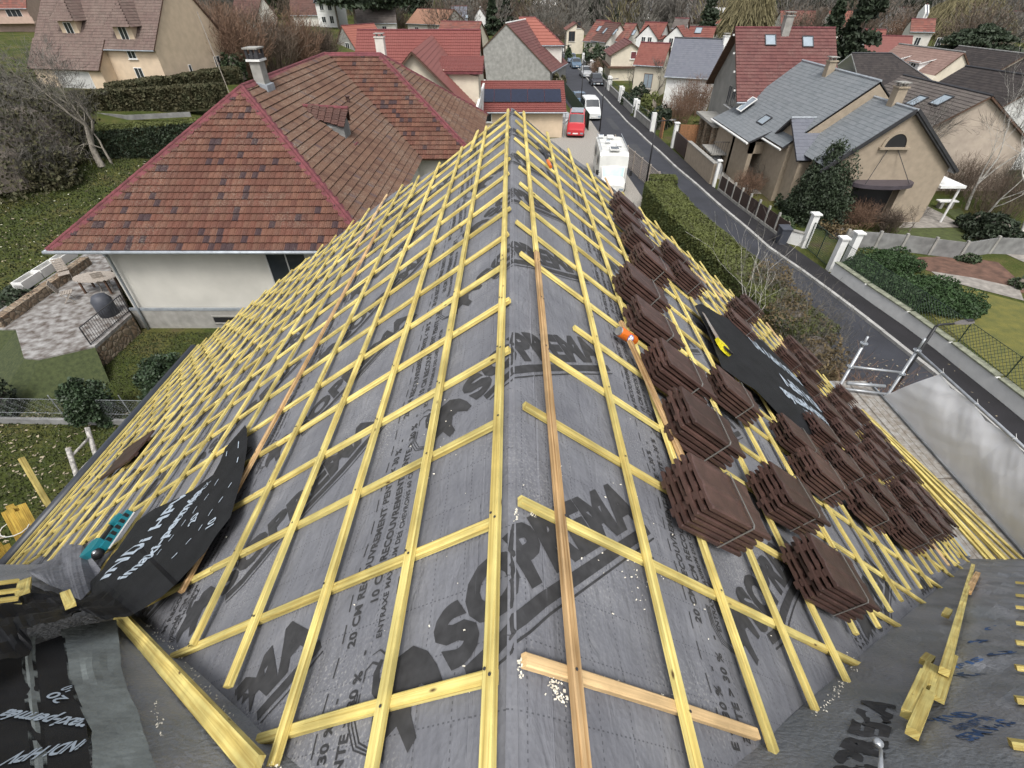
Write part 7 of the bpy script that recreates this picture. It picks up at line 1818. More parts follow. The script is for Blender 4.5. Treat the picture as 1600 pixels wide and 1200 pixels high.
vehicle('dark blue car parked on the right, third of the four', 'car', 'parked_car', 11.9, 107.0, R(91), 4.3, 1.8, 1.5, 'p_blue', PC, gc)
vehicle('pale blue car parked on the right, farthest of the four', 'car', 'parked_car', 11.8, 115.0, R(91), 4.3, 1.8, 1.5, 'p_bluesil', PC, gc)
vehicle('white car crossing at the far end of the street', 'car', 'parked_car', 9.5, 131.5, R(3), 4.3, 1.8, 1.5, 'p_white', PC, gc)
# motorhome: coachbuilt box with cab over
PM = [(0, .11, .20, .26, .78, .62), (.02, .09, .30, .33, .86, .70), (.09, .09, .36, .42, .88, .74), (.145, .09, .40, .64, .92, .80), (.15, .09, .40, .66, .98, .97), (.16, .09, .5, .90, 1, .97), (.22, .09, .5, .97, 1, .97), (.5, .09, .5, .965, 1, .97), (.97, .09, .5, .96, 1, .97), (1, .12, .5, .94, .98, .95)]
M['screen'] = mat('windscreen_blind', (0.35, 0.50, 0.50), 0.2, 0.1, spec=.8); M['coach'] = mat('motorhome_white', (0.60, 0.60, 0.57), 0.45, 0.12, 1.5)
def mh(t, f, ex, ey):
    for (x, y, l, w_, m_) in ((-1.6, 0, .75, .7, 'glass'), (-.4, -.45, .45, .4, 'white'), (.6, .3, .4, .4, 'glassl'), (2.0, 0, .7, .5, 'white'), (2.2, .7, .4, .4, 'glassl')):
        mb = MB(); mb.obox(f(x - l / 2, y - w_ / 2, 2.80), ex * l, ey * w_, Z * .10); h_ = mb.build('roof_hatch', M['white'], t); mb = MB(); mb.obox(f(x - l / 2 + .06, y - w_ / 2 + .06, 2.90), ex * (l - .12), ey * (w_ - .12), Z * .012); mb.build('hatch_pane', M[m_], h_)
    for sg in (-1, 1):
        for x, l in ((-1.2, .9), (1.2, 1.1)):
            mb = MB(); mb.obox(f(x, sg * 1.12 - .01, 1.6), ex * l, ey * .03 * 1, Z * .55); mb.build('side_window', M['glass'], t)
        mb = MB(); mb.tube([f(-2.7, sg * 1.0, 1.5), f(-2.8, sg * 1.22, 1.5)], .02, 5); mb.obox(f(-2.86, sg * 1.2 - .1, 1.35), ex * .08, ey * .2, Z * .35); mb.build('mirror', M['black'], t)
        mb = MB(); mb.tube([f(-1.9, sg * .95, 2.86), f(2.9, sg * .95, 2.86)], .025, 5); mb.build('roof_rail', M['zinc'], t)
vehicle('white motorhome with roof hatches and a teal windscreen parked beside the lattice fence', 'motorhome', 'motorhome', 7.55, 39.2, R(86), 6.2, 2.12, 2.75, 'coach', PM, [('front', .095, .143, 'screen')], wheelr=.34, extra=mh)
# something light under covers by the garage court and in the carport
def heap(name, label, cat, x, y, r, h, m, seed, z=0):
    mb = MB(); n, k_ = 16, 7; rows = []
    for i in range(k_ + 1):
        a = math.pi / 2 * i / k_; row = []
        for j in range(n):
            b = 2 * math.pi * j / n; rr_ = r * math.cos(a) * (1 + .35 * noise.noise(Vector((math.cos(b) * 2, math.sin(b) * 2, seed + i * .5)))); row.append((x + rr_ * math.cos(b), y + rr_ * math.sin(b), z + h * math.sin(a) * (1 + .3 * noise.noise(Vector((j, i, seed))))))
        rows.append(row)
    for i in range(k_):
        for j in range(n): mb.quad(rows[i][j], rows[i][(j + 1) % n], rows[i + 1][(j + 1) % n], rows[i + 1][j])
    return tag(mb.build(name, M[m], None, loc0=(x, y, z)), label, cat)
heap('covered_pile', 'white sheeted pile behind the red minivan', 'pile', 5.9, 60.5, .9, 1.1, 'p_silver', 1); heap('covered_pile', 'brownish sheeted pile beside the white one', 'pile', 7.2, 59.0, .8, .9, 'teak', 3)
heap('covered_motorcycle', 'white covered motorcycle in front of the open garage', 'motorcycle', 17.2, 43.2, .6, 1.1, 'p_silver', 5); heap('covered_motorcycle', 'smaller covered motorcycle nearest the beige wall', 'motorcycle', 16.9, 41.8, .5, .9, 'p_silver', 8)
# stone bench/table in the right garden
v = G(1478, 325, 0); t = thing('stone_table', 'white stone table with two supports at the foot of the birch', 'table', tuple(v)); mb = MB(); mb.box(v.x - .8, v.x + .5, v.y - .2, v.y + .25, .45, .52); mb.build('top', M['white'], t); mb = MB(); mb.box(v.x - .6, v.x - .4, v.y - .15, v.y + .2, 0, .45); mb.box(v.x + .1, v.x + .3, v.y - .15, v.y + .2, 0, .45); mb.build('support', M['concrete'], t)
v = G(1430, 322, 0); mb = MB(); mb.box(v.x - .5, v.x + .5, v.y - .15, v.y + .15, .35, .42); mb.box(v.x - .4, v.x - .3, v.y - .12, v.y + .12, 0, .35); mb.box(v.x + .3, v.x + .4, v.y - .12, v.y + .12, 0, .35); tag(mb.build('garden_bench', M['white'], None, loc0=tuple(v)), 'low white bench on the paved patio beside the beige house', 'bench')
# ================================================================ VEGETATION
import numpy as np
def quads_obj(name, m, C, U, V, parent=None, loc=(0, 0, 0)):
    """n leaf quads: centres C, half-vectors U,V (numpy n x 3)"""
    n = len(C); P = np.empty((n, 4, 3)); P[:, 0] = C - U - V; P[:, 1] = C + U - V; P[:, 2] = C + U + V; P[:, 3] = C - U + V
    me = bpy.data.meshes.new(name); me.vertices.add(4 * n); me.vertices.foreach_set('co', P.reshape(-1) - np.tile(np.array(loc, dtype=float), 4 * n))
    me.loops.add(4 * n); me.loops.foreach_set('vertex_index', np.arange(4 * n)); me.polygons.add(n); me.polygons.foreach_set('loop_start', np.arange(n) * 4); me.polygons.foreach_set('loop_total', np.full(n, 4))
    me.update(calc_edges=True); me.materials.append(M[m]); o = bpy.data.objects.new(name, me); COL.objects.link(o)
    if parent is not None: o.parent = parent
    else: o.location = loc
    return o
def rng(s): return np.random.default_rng(s)
def rdirs(r, n):
    v = r.normal(size=(n, 3)); return v / np.linalg.norm(v, axis=1)[:, None]
def leafq(r, C, size, elong=1.6, up=0.0):
    n = len(C); a = rdirs(r, n); a[:, 2] += up; a /= np.linalg.norm(a, axis=1)[:, None]; b = np.cross(a, rdirs(r, n)); b /= np.maximum(1e-6, np.linalg.norm(b, axis=1))[:, None]
    s = size * r.uniform(.6, 1.4, n)[:, None]; return a * s * elong * .5, b * s * .5
def bush(name, label, cat, x, y, z, rx, ry, h, n, size, m, seed, core=True, clumps=26, group=None, parent=None, up=0.0, corem=None):
    r = rng(seed); t = thing(name, label, cat, (x, y, z), group) if parent is None else parent
    cc = rdirs(r, clumps); cc[:, 2] = np.abs(cc[:, 2]); rad = r.uniform(.55, .95, clumps)[:, None]; cc = cc * rad; cs = r.uniform(.18, .38, clumps)
    k = r.integers(0, clumps, n); d = rdirs(r, n) * (cs[k] * r.uniform(.75, 1.05, n))[:, None]; C = cc[k] + d; C[:, 2] = np.maximum(C[:, 2], -.02) 
    C = C * np.array([rx, ry, h]); U, V = leafq(r, C, size, up=up)
    quads_obj('foliage', m, C, U, V, t)
    if core:
        mb = MB(); ns = 12
        rows = []
        for i in range(7):
            a = math.pi / 2 * i / 6; rows.append([(x + rx * .7 * math.cos(a) * math.cos(b) * (1 + .2 * noise.noise(Vector((b, a * 2, seed)))), y + ry * .7 * math.cos(a) * math.sin(b), z + h * .78 * math.sin(a)) for b in [2 * math.pi * j / ns for j in range(ns)]])
        for i in range(6):
            for j in range(ns): mb.quad(rows[i][j], rows[i][(j + 1) % ns], rows[i + 1][(j + 1) % ns], rows[i + 1][j])
        mb.build('branches', M[corem or 'bark'], t)
    return t
def hedge(label, pts, wd, h, m, seed, dens=260, size=.05, mtop=None, z=0.0, group='clipped hedges'):
    """pts: centre line, clipped box hedge with leafy skin"""
    r = rng(seed); t = thing('hedge', label, 'hedge', (pts[0][0], pts[0][1], z), group); mb = MB(); off = np.array([pts[0][0], pts[0][1], z])
    for a, b in zip(pts, pts[1:]): mb.beam((a[0], a[1], z - .3), (b[0], b[1], z - .3), wd * .86, h * .97 + .3)
    mb.build('branches', M['hedgeb'], t); Cs = []; Ct = []
    for a, b in zip(pts, pts[1:]):
        a = np.array([a[0], a[1], 0.]); b = np.array([b[0], b[1], 0.]); L0 = np.linalg.norm(b - a); d = (b - a) / L0; s = np.array([-d[1], d[0], 0])
        n = int(L0 * h * dens)
        for sg in (-1, 1):
            q = a + d * r.uniform(-.0, L0, n)[:, None] + s * (sg * wd / 2 * (.93 + .1 * r.random(n)))[:, None]; q[:, 2] = r.uniform(0, h, n); Cs.append(q)
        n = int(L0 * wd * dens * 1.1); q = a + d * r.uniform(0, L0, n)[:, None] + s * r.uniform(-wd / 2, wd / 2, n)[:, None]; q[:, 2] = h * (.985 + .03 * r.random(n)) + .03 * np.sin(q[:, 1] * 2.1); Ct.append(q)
        n = int(wd * h * dens)
        for e in (a, b): q = e + d * r.uniform(-.04, .04, n)[:, None] + s * r.uniform(-wd / 2, wd / 2, n)[:, None]; q[:, 2] = r.uniform(0, h, n); Cs.append(q)
    C = np.concatenate(Cs) + np.array([0, 0, z]) - off; U, V = leafq(r, C, size); quads_obj('foliage', m, C, U, V, t)
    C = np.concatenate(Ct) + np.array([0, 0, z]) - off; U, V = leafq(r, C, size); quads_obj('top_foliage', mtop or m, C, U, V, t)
    return t
def branches(mb, p, d, ln, rad, depth, r, spread=.5, nch=3, upb=.15, sides=5, twigs=None, kink=.12, minr=.004):
    pts = [Vector(p)]; dd = Vector(d).normalized(); seg = 4
    for i in range(seg):
        dd = (dd + Vector((r.normal(), r.normal(), r.normal())) * kink + Vector((0, 0, upb * .25))).normalized(); pts.append(pts[-1] + dd * ln / seg)
    rr = [max(minr, rad * (1 - .55 * i / seg)) for i in range(seg + 1)]; mb.tube(pts, rr, sides if depth > 1 else 3, False)
    if depth <= 0:
        if twigs is not None: twigs.append((pts[-1], dd, ln))
        return
    for k in range(nch):
        i = r.integers(2, seg + 1) if k else seg; ax = Vector((r.normal(), r.normal(), r.normal())); ax = (ax - dd * ax.dot(dd)).normalized()
        nd = (dd + ax * spread * r.uniform(.6, 1.4) + Vector((0, 0, upb))).normalized(); branches(mb, pts[i], nd, ln * r.uniform(.62, .85), rr[i] * .72, depth - 1, r, spread, nch, upb, max(3, sides - 1), twigs, kink, minr)
def twigcloud(pts, r, n, ln, wd, upb=.3):
    C, U, V = [], [], []
    for (p, d, l) in pts:
        for _ in range(n):
            a = np.array(d) + r.normal(size=3) * .6; a[2] += upb; a /= np.linalg.norm(a); s = np.cross(a, r.normal(size=3)); s /= np.linalg.norm(s); l_ = ln * r.uniform(.5, 1.3)
            C.append(np.array(p) + a * l_ * .5 + r.normal(size=3) * l * .12); U.append(a * l_ * .5); V.append(s * wd * .5)
    return np.array(C), np.array(U), np.array(V)
def bare_tree(label, x, y, z, h, seed, m='bark', mt='twig', spread=.55, depth=4, nch=3, trunk=.35, r0=None, tn=10, tl=.5, tw=.012, lean=(0, 0), name='bare_tree', group=None, upb=.15, kink=.12, stems=1, z0l=None):
    r = rng(seed); t = thing(name, label, 'tree', (x, y, z), group); mb = MB(); tw_ = []
    for s in range(stems):
        d0 = Vector((lean[0] + (r.normal() * .35 if stems > 1 else 0), lean[1] + (r.normal() * .35 if stems > 1 else 0), 1))
        branches(mb, (x, y, z - .1), d0, h * trunk, r0 or h * .022, depth, r, spread, nch, upb, 7, tw_, kink)
    mb.build('trunk', M[m], t, True)
    if tn and tw_:
        C, U, V = twigcloud(tw_, r, tn, tl, tw); quads_obj('crown', mt, C - np.array([x, y, z]), U, V, t)
    return t
def thicket(name, label, cat, x, y, z, rx, ry, h, n, m, seed, ln=.9, wd=.02, group=None, fan=.35, kind=None):
    """upright leafless stems with side twigs"""
    r = rng(seed); t = thing(name, label, cat, (x, y, z), group); b = r.normal(size=(n, 2)) * .42; b = b[(b ** 2).sum(1) < 1]; n = len(b)
    C, U, V = [], [], []
    for k in range(n):
        p = np.array([b[k, 0] * rx * .75, b[k, 1] * ry * .75, 0.]); hh = h * r.uniform(.6, 1.05) * (1 - .35 * (b[k] ** 2).sum()); d = np.array([b[k, 0] * fan + r.normal() * .12, b[k, 1] * fan + r.normal() * .12, 1.]); d /= np.linalg.norm(d); seg = 5
        for i in range(seg):
            q = p + d * hh / seg; s = np.cross(d, r.normal(size=3)); s /= np.linalg.norm(s); C.append((p + q) / 2); U.append((q - p) * .52); V.append(s * wd * (1 - .14 * i) * .5); p = q; d = d + r.normal(size=3) * .12; d /= np.linalg.norm(d)
            if i >= 1:
                for _ in range(3):
                    a = d + r.normal(size=3) * .75; a[2] = abs(a[2]) + .2; a /= np.linalg.norm(a); l_ = ln * r.uniform(.3, 1) * .6; s = np.cross(a, r.normal(size=3)); s /= np.linalg.norm(s); C.append(p + a * l_ * .5); U.append(a * l_ * .5); V.append(s * wd * .3)
    quads_obj('twigs', m, np.array(C), np.array(U), np.array(V), t); return t
def conifer(label, x, y, z, h, rad, n, size, m, seed, name='conifer', group=None, droop=.3, col=False, base=.08, top=1.0):
    r = rng(seed); t = thing(name, label, 'tree', (x, y, z), group); mb = MB(); mb.tube([(x, y, z - .2), (x, y, z + h * .95)], [h * .018, .02], 7); mb.build('trunk', M['bark'], t)
    k = 60; zc = np.sort(r.uniform(base, .98, k)); an = r.uniform(0, 2 * math.pi, k)
    prof = (1 - zc) ** .75 if not col else np.sqrt(np.maximum(.03, 1 - (2 * zc - .9) ** 2)) 
    q = r.integers(0, k, n); rr = rad * prof[q] * np.sqrt(r.uniform(0.15, 1, n)) * r.uniform(.8, 1.12, n); aa = an[q] + r.normal(size=n) * .38
    C = np.stack([np.cos(aa) * rr, np.sin(aa) * rr, (zc[q] * h) - droop * rr * .5 + r.normal(size=n) * h * .012], 1); U, V = leafq(r, C, size, 2.0); quads_obj('foliage', m, C, U, V, t); return t

# --- hedge and shrubs along the road, right of the stripped roof
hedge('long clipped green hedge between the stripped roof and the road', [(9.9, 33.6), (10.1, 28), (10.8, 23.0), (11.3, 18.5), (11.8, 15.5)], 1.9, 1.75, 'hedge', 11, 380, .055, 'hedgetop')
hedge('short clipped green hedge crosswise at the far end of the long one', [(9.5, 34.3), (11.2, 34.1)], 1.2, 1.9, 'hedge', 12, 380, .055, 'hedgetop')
for k, (px, py, rx, h, n) in enumerate(((1215, 470, 1.5, 2.3, 700), (1255, 520, 1.5, 2.4, 700), (1295, 560, 1.2, 2.2, 500))):
    v = G(px, py, 0.8); v.x -= .7; bush('dry_shrub', ['tall half-dry shrub growing through the hedge, farthest of three', 'half-dry shrub over the hedge, middle of three', 'half-dry shrub over the hedge, nearest of three'][k], 'shrub', v.x, v.y, 0, rx, 1.6, h, 5200, .055, 'drybush', 40 + k, clumps=40, group='half-dry shrubs over the hedge')
    thicket('bare_shrub', ['bare twiggy shrub above the half-dry hedge, farthest', 'bare twiggy shrub above the half-dry hedge, middle', 'bare twiggy shrub above the half-dry hedge, nearest'][k], 'shrub', v.x - .2, v.y - .2, 0.6, 1.3, 1.4, h + .4, 90, 'twigg', 60 + k, .8, .014, 'bare twigs over the hedge', .5)
bare_tree('small bare tree sticking up behind the tile bundles', 8.6, 14.5, 0, 6.0, 71, 'barkl', 'twigg', .6, 3, 3, .42, .035, 3, .4, .008)
thicket('bare_shrub', 'bare reddish shrub behind the scaffold posts', 'shrub', 10.6, 10.8, 0, .9, 1.2, 3.6, 120, 'twigr', 77, 1.0, .012)
thicket('bare_shrub', 'low bare shrub right of the scaffold posts', 'shrub', 12.6, 10.3, 0, 1.4, 1.2, 2.0, 150, 'twig', 78, .8, .012)
bush('shrub', 'grey-green shrub at the foot of the scaffold', 'shrub', 9.6, 9.0, 0, 1.3, 1.2, 2.4, 2600, .09, 'leaf', 79, clumps=30)
bush('dry_shrub', 'dense brown hedge shrub below the tarpaulin edge', 'shrub', 10.2, 7.2, 0, 1.5, 1.5, 2.6, 8000, .05, 'drybush', 80, clumps=50, corem='hedgeb')
bush('dry_shrub', 'brown clipped shrub beside the scaffold platform', 'shrub', 9.5, 5.0, 0, 1.5, 1.8, 2.6, 5000, .05, 'hedgeb', 81, clumps=50, corem='hedgeb')
# --- right side gardens
conv = G(1290, 315, 0)
bush('evergreen_shrub', 'large rounded dark evergreen in front of the half-round window gable', 'shrub', 19.8, 31.3, 0, 1.85, 1.75, 4.2, 36000, .065, 'leafd', 90, clumps=110, up=1.0, corem='leafd')
for k, (px, py, rx, ry, h) in enumerate(((1385, 412, 1.9, 1.3, .9), (1430, 455, 2.2, 1.6, .9), (1475, 470, 1.9, 1.5, .7), (1350, 420, 1.0, 1.1, .7))):
    v = G(px, py, .2); bush('juniper', ['green spreading juniper by the panel wall', 'green spreading juniper in the middle of the group', 'green spreading juniper beside the mossy lawn', 'small juniper behind the near gate pillar'][k], 'shrub', v.x, v.y, 0, rx, ry, h, 17000, .05, 'juniper', 95 + k, clumps=50, group='spreading junipers', up=.3, corem='juniper')
SH = [((1250, 335), 1.1, 1.3, 3200, .08, 'leaf', 'green shrub right behind the far gate pillar'), ((1235, 318), .9, 1.2, 2600, .08, 'leafd', 'dark shrub left of the far gate pillar'), ((1225, 350), .7, .8, 1500, .07, 'leaf', 'small shrub beside the wheelie bin'), ((1555, 365), 1.5, 1.3, 4200, .10, 'leafd', 'big dark-leaved shrub at the end of the panel wall'), ((1530, 350), 1.2, 1.1, 2600, .09, 'leafd', 'dark shrub behind the big one at the panel wall'), ((1515, 398), .6, .4, 900, .08, 'leaf', 'low leafy plant on the bare soil bed'), ((1600, 440), .5, .6, 900, .07, 'leaf', 'round green shrub at the right edge beside the path'),
      ((1080, 215), 1.5, 1.6, 2600, .12, 'hedge', 'trimmed green shrub left of the white gate pillar'), ((1110, 210), 1.4, 1.5, 2200, .12, 'hedgeb', 'brownish shrub behind the board fence'), ((1015, 165), 1.3, 1.6, 2200, .12, 'hedgetop', 'yellow-green shrub behind the street wall'), ((1000, 150), 1.3, 1.6, 2000, .12, 'leafd', 'dark shrub behind the street wall, farther up'), ((1160, 222), 1.2, .9, 1500, .12, 'leaf', 'fern-like shrub below the stone pillars'), ((1030, 195), 1.4, 1.9, 2400, .12, 'leafd', 'dark hedge shrub left of the orange gate'), ((1005, 178), 1.2, 1.5, 2000, .12, 'hedge', 'green shrub at the pavement left of the dark hedge shrub'), ((985, 160), 1.2, 1.4, 2000, .12, 'leafd', 'dark shrub below the slate roof house'),
      ((935, 105), 2.6, 3.0, 2400, .2, 'leafd', 'large dark shrub in front of the cream house'), ((925, 92), 2.0, 3.0, 1600, .2, 'leaf', 'green shrub farther up the street'), ((888, 95), 1.0, 2.4, 900, .2, 'leaf', 'shrub at the far street corner'), ((872, 132), 1.4, 1.6, 1600, .16, 'hedgeb', 'brown shrub on the left of the road past the garage'), ((858, 128), 1.2, 1.4, 1200, .16, 'leaf', 'green shrub beside the white house wall'), ((1290, 345), .9, .8, 1600, .07, 'drybush', 'dry brown shrub below the canopy'), ((1320, 362), 1.0, .7, 1600, .07, 'drybush', 'rust-coloured low shrub above the panel wall')]
for k, ((px, py), rx, h, n, s, m_, lb) in enumerate(SH):
    v = G(px, py, .3); bush('shrub', lb, 'shrub', v.x, v.y, 0, rx, rx, h, n, s, m_, 120 + k, clumps=24)
TK = [((1530, 215), 2.6, 2.0, 3.4, 260, 'twigg', 'grey bare shrub against the pale gable'), ((1575, 235), 2.2, 2.0, 3.6, 240, 'twig', 'brown bare shrub beside the pale gable at the right edge'), ((1480, 270), 2.2, 1.6, 2.4, 200, 'twigg', 'grey bare shrub behind the porch'), ((1195, 290), 1.6, 1.2, 1.9, 150, 'twigg', 'grey bare shrub in the front garden of the beige house'), ((1165, 300), 1.2, 1.0, 1.6, 130, 'twigr', 'pinkish bare shrub behind the dark fence'), ((1340, 350), 1.8, 1.0, 1.5, 160, 'twigr', 'reddish bare shrub below the canopy'), ((1385, 358), 1.2, .8, 1.3, 120, 'twig', 'brown bare shrub beside the pillar'), ((1080, 175), 3.2, 3.0, 3.8, 330, 'twigr', 'big reddish bare shrub below the slate roof house'), ((1055, 190), 2.6, 2.0, 2.6, 200, 'twigr', 'pinkish brown bare shrub above the orange gate'), ((1125, 205), 1.8, 1.5, 2.2, 160, 'twig', 'bare brown shrub left of the stone pillars'), ((1560, 330), 3.0, 2.5, 3.0, 260, 'twig', 'dark bare shrub behind the birch at the right edge'), ((1500, 300), 2.5, 2.0, 2.6, 220, 'twig', 'brown bare shrub behind the patio'), ((1590, 300), 2.4, 2.5, 3.4, 240, 'twigg', 'grey bare shrub at the right edge'), ((1440, 245), 3.2, 2.0, 3.6, 260, 'twigg', 'tall grey bare shrub right of the gable'), ((1500, 235), 3.0, 2.5, 3.5, 260, 'twig', 'brown bare shrub in front of the beige gable'), ((995, 140), 1.5, 2.0, 3.4, 130, 'twigg', 'bare shrub in front of the red roofed white house'),
      ((930, 118), 1.8, 2, 2.4, 120, 'twigr', 'pinkish bare shrub behind the parked cars'), ((955, 100), 2, 3, 3, 150, 'twig', 'brown bare shrub beside the cream house')]
for k, ((px, py), rx, ry, h, n, m_, lb) in enumerate(TK):
    v = G(px, py, .2); thicket('bare_shrub', lb, 'shrub', v.x, v.y, 0, rx, ry, h, n, m_, 200 + k, 1.0, .03 if v.y > 45 else .02)
v = G(1420, 362); bare_tree('small crooked bare tree on the strip of lawn above the panel wall', v.x, v.y, 0, 1.9, 240, 'bark', 'twig', .6, 3, 3, .35, .05, 5, .25, .008)
bare_tree('slender birch with pale trunk rising beside the stone table', 31.5, 33.3, 0, 9.0, 241, 'barkl', 'twigg', .45, 4, 3, .38, .10, 6, .7, .014, lean=(.05, 0), name='birch')
v = G(1535, 345); bare_tree('thin branching birch in the middle of the right garden', v.x, v.y, 0, 6.5, 242, 'barkl', 'twigg', .6, 4, 3, .36, .07, 5, .6, .012, name='birch')
v = G(1580, 375); bare_tree('thick black and white birch trunk at the right edge', v.x + .3, v.y, 0, 8.5, 243, 'barkl', 'twigg', .5, 4, 3, .40, .14, 6, .6, .012, name='birch')
bare_tree('spreading bare tree in front of the grey-brown roof', 29.5, 37.5, 0, 6.5, 244, 'barkl', 'twigg', .75, 4, 3, .3, .10, 8, .8, .016)
bare_tree('bare tree at the right edge above the skylights', 40, 42, 0, 8.5, 245, 'bark', 'twigg', .6, 4, 3, .34, .12, 8, .8, .018)
v = G(983, 145); bare_tree('pale pruned bare tree in front of the red roofed white house', 19.0, 73.5, 0, 5.0, 246, 'bark', 'twigg', .5, 4, 3, .35, .10, 6, .6, .02)
# --- left garden
bush('ivy_shrub', 'ivy covered shrub with narrow foot, left of the fence line bush', 'shrub', -14.7, 12.3, .5, .72, .7, 1.35, 9000, .05, 'ivy', 301, clumps=40, corem='leafd')
bush('ivy_shrub', 'round dark evergreen shrub against the gutter line', 'shrub', -12.9, 13.9, 0, 1.05, .95, 1.6, 11000, .05, 'ivy', 302, clumps=40, corem='leafd')
bush('ivy_shrub', 'lower ivy trunk under the left ivy shrub', 'shrub', -14.35, 12.2, 0, .35, .3, 1.0, 1500, .06, 'ivy', 303, clumps=14, corem='leafd')
bush('shrub', 'dark ivy clump at the left picture edge by the wire fence', 'shrub', -18.6, 12.8, 0, .7, .8, 1.5, 2600, .07, 'leafd', 304, clumps=20)
bush('shrub', 'plant with dry leaves at the left picture edge below the terrace', 'shrub', -22.6, 19.5, .3, 1.5, 1.0, 1.2, 2600, .07, 'leafd', 305, clumps=20)
bare_tree('old bare fruit tree with forked grey trunk on the left lawn', GT(160, 262).x, GT(160, 262).y, GT(160, 262).z, 8.5, 311, 'barkm', 'twigg', .62, 5, 3, .34, .27, 6, .5, .014, lean=(-.35, .1), kink=.2)
bare_tree('second leaning trunk beside the old fruit tree', GT(163, 258).x + .4, GT(163, 258).y + .3, GT(163, 258).z, 6.5, 312, 'barkm', 'twigg', .6, 4, 3, .34, .10, 6, .5, .014, lean=(-.25, .2), kink=.2)
for k, (px, py, rx, h) in enumerate(((20, 285, 4.2, 5.2), (70, 255, 3.8, 4.8), (100, 225, 3.2, 3.8), (-30, 235, 4.5, 6.0), (40, 200, 4.0, 4.5), (75, 285, 2.0, 2.4))):
    v = GT(px, py); g = 'overgrown twiggy shrubs at the left edge'
    lb = 'overgrown twiggy shrub in the left garden, ' + ['at the picture edge over the stone wall', 'right of the edge one', 'behind the forked trunk', 'tallest, cut by the picture edge', 'in front of the pinkish house', 'low, at the foot of the old fruit tree'][k]
    t = bush('overgrown_shrub', lb, 'shrub', v.x, v.y, v.z, rx, rx, h, 6500, .10, 'hedgeb', 320 + k, clumps=60, group=g, core=True)
    thicket('bare_shrub', 'tangle of bare grey stems in the overgrown left garden, ' + ['picture edge', 'middle', 'behind the trunk', 'tallest', 'farthest', 'lowest'][k], 'shrub', v.x, v.y, v.z, rx * 1.05, rx, h * 1.12, 300, 'twigg', 340 + k, 1.3, .028, 'bare stems in the left garden', .5)
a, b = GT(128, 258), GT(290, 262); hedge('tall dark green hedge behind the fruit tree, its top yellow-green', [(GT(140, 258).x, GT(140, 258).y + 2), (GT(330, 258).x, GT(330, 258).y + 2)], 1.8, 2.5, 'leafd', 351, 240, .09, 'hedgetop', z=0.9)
ha, hb = GT(110, 178), GT(360, 190); hedge('brownish hedge behind the grey fence line on the left', [(ha.x, ha.y + 1), (hb.x, hb.y + 1)], 1.6, 1.7, 'hedgeb', 352, 120, .14, z=2.75)
ha, hb = GT(180, 152), GT(372, 128); hedge('long brownish hedge rising in front of the cream house', [(ha.x, ha.y), (hb.x, hb.y)], 2.0, 1.8, 'hedgeb', 353, 110, .15, z=min(ha.z, hb.z) - .3)
v = GT(372, 125); bush('shrub', 'tiered clipped evergreen at the end of the long hedge', 'shrub', v.x, v.y, v.z, 1.6, 1.5, 3.2, 2600, .15, 'leaf', 354)
RB = [((340, 90), 6, 9.5), ((380, 100), 6, 9.5), ((425, 95), 6.5, 10.0), ((470, 92), 6, 9.5), ((505, 90), 5, 7.5), ((355, 60), 7, 9)]
for k, ((px, py), rx, h) in enumerate(RB):
    v = GT(px, py + 20); thicket('bare_tree', 'reddish brown bare tree clump behind the hip roof, ' + ['leftmost', 'second from left', 'centre', 'second from right', 'rightmost', 'back one at left'][k], 'tree', v.x, v.y, v.z, rx * .62, rx * .5, h * .72, 420, 'twigr' if k % 2 else 'twig', 360 + k, 2.2, .055, 'reddish bare trees behind the hip roof', .45)
mb = MB(); v = GT(360, 150); mb.tube([v, v + Vector((-.6, 0, 7.5))], .05, 5); tag(mb.build('pole', M['teak'], None, loc0=tuple(v)), 'thin leaning pole in front of the bare trees', 'pole')
for k, (px, py, z1, h, rad) in enumerate(((560, 60, 0, 17, 5.0), (610, 62, 0, 19, 5.5), (655, 55, 0, 15, 4.2), (530, 45, 0, 17, 5))):
    v = GT(px, py); conifer('tall dark pine behind the red steel roof, ' + ['left of the trunk', 'with the forked trunk showing', 'right, lower', 'back left'][k], v.x, v.y, v.z, h, rad, 9500, .34, 'leafd', 380 + k, 'pine_tree', 'pines behind the red steel roof', .2, True, .35)
CN = [((652, 20), 3, 12, 'by the orange roof'), ((790, 48), 3, 11, 'right of the slate roofed house'), ((770, 55), 3, 10, 'behind the small maroon gable'), ((962, 45), 2.3, 7, 'behind the far red row'), ((1103, 55), 3.6, 13, 'left of the big dark red roof'), ((1148, 50), 3.2, 9, 'right behind the long red roof'), ((1195, 30), 5, 13, 'behind the chimney of the big dark red roof'), ((1222, 30), 5, 12, 'right behind the same chimney'), ((1345, 52), 3, 9, 'behind the small cream house'), ((1500, 45), 4, 14, 'behind the striped roof'), ((1480, 40), 3.5, 13, 'left of the ochre willow')]
for k, ((px, py), rad, h, lb) in enumerate(CN):
    v = GT(px, py); conifer('dark conifer ' + lb, v.x, v.y, v.z, h, rad, 5600, .30, 'leafd', 400 + k, group='dark conifers among the houses')
conifer('tall leaning dark conifer right of the big dark red roof', 46, 78, 0, 15.5, 3.6, 14000, .24, 'leafd', 420)
conifer('second dark conifer beside the tall one', 43, 80, 0, 11, 2.8, 8000, .24, 'leafd', 421)
v = G(1545, 80, 0); conifer('broad dark evergreen below the ochre willow', 78, 98, 0, 7.0, 6, 14000, .22, 'leafd', 422, 'evergreen_tree', None, .1, True)
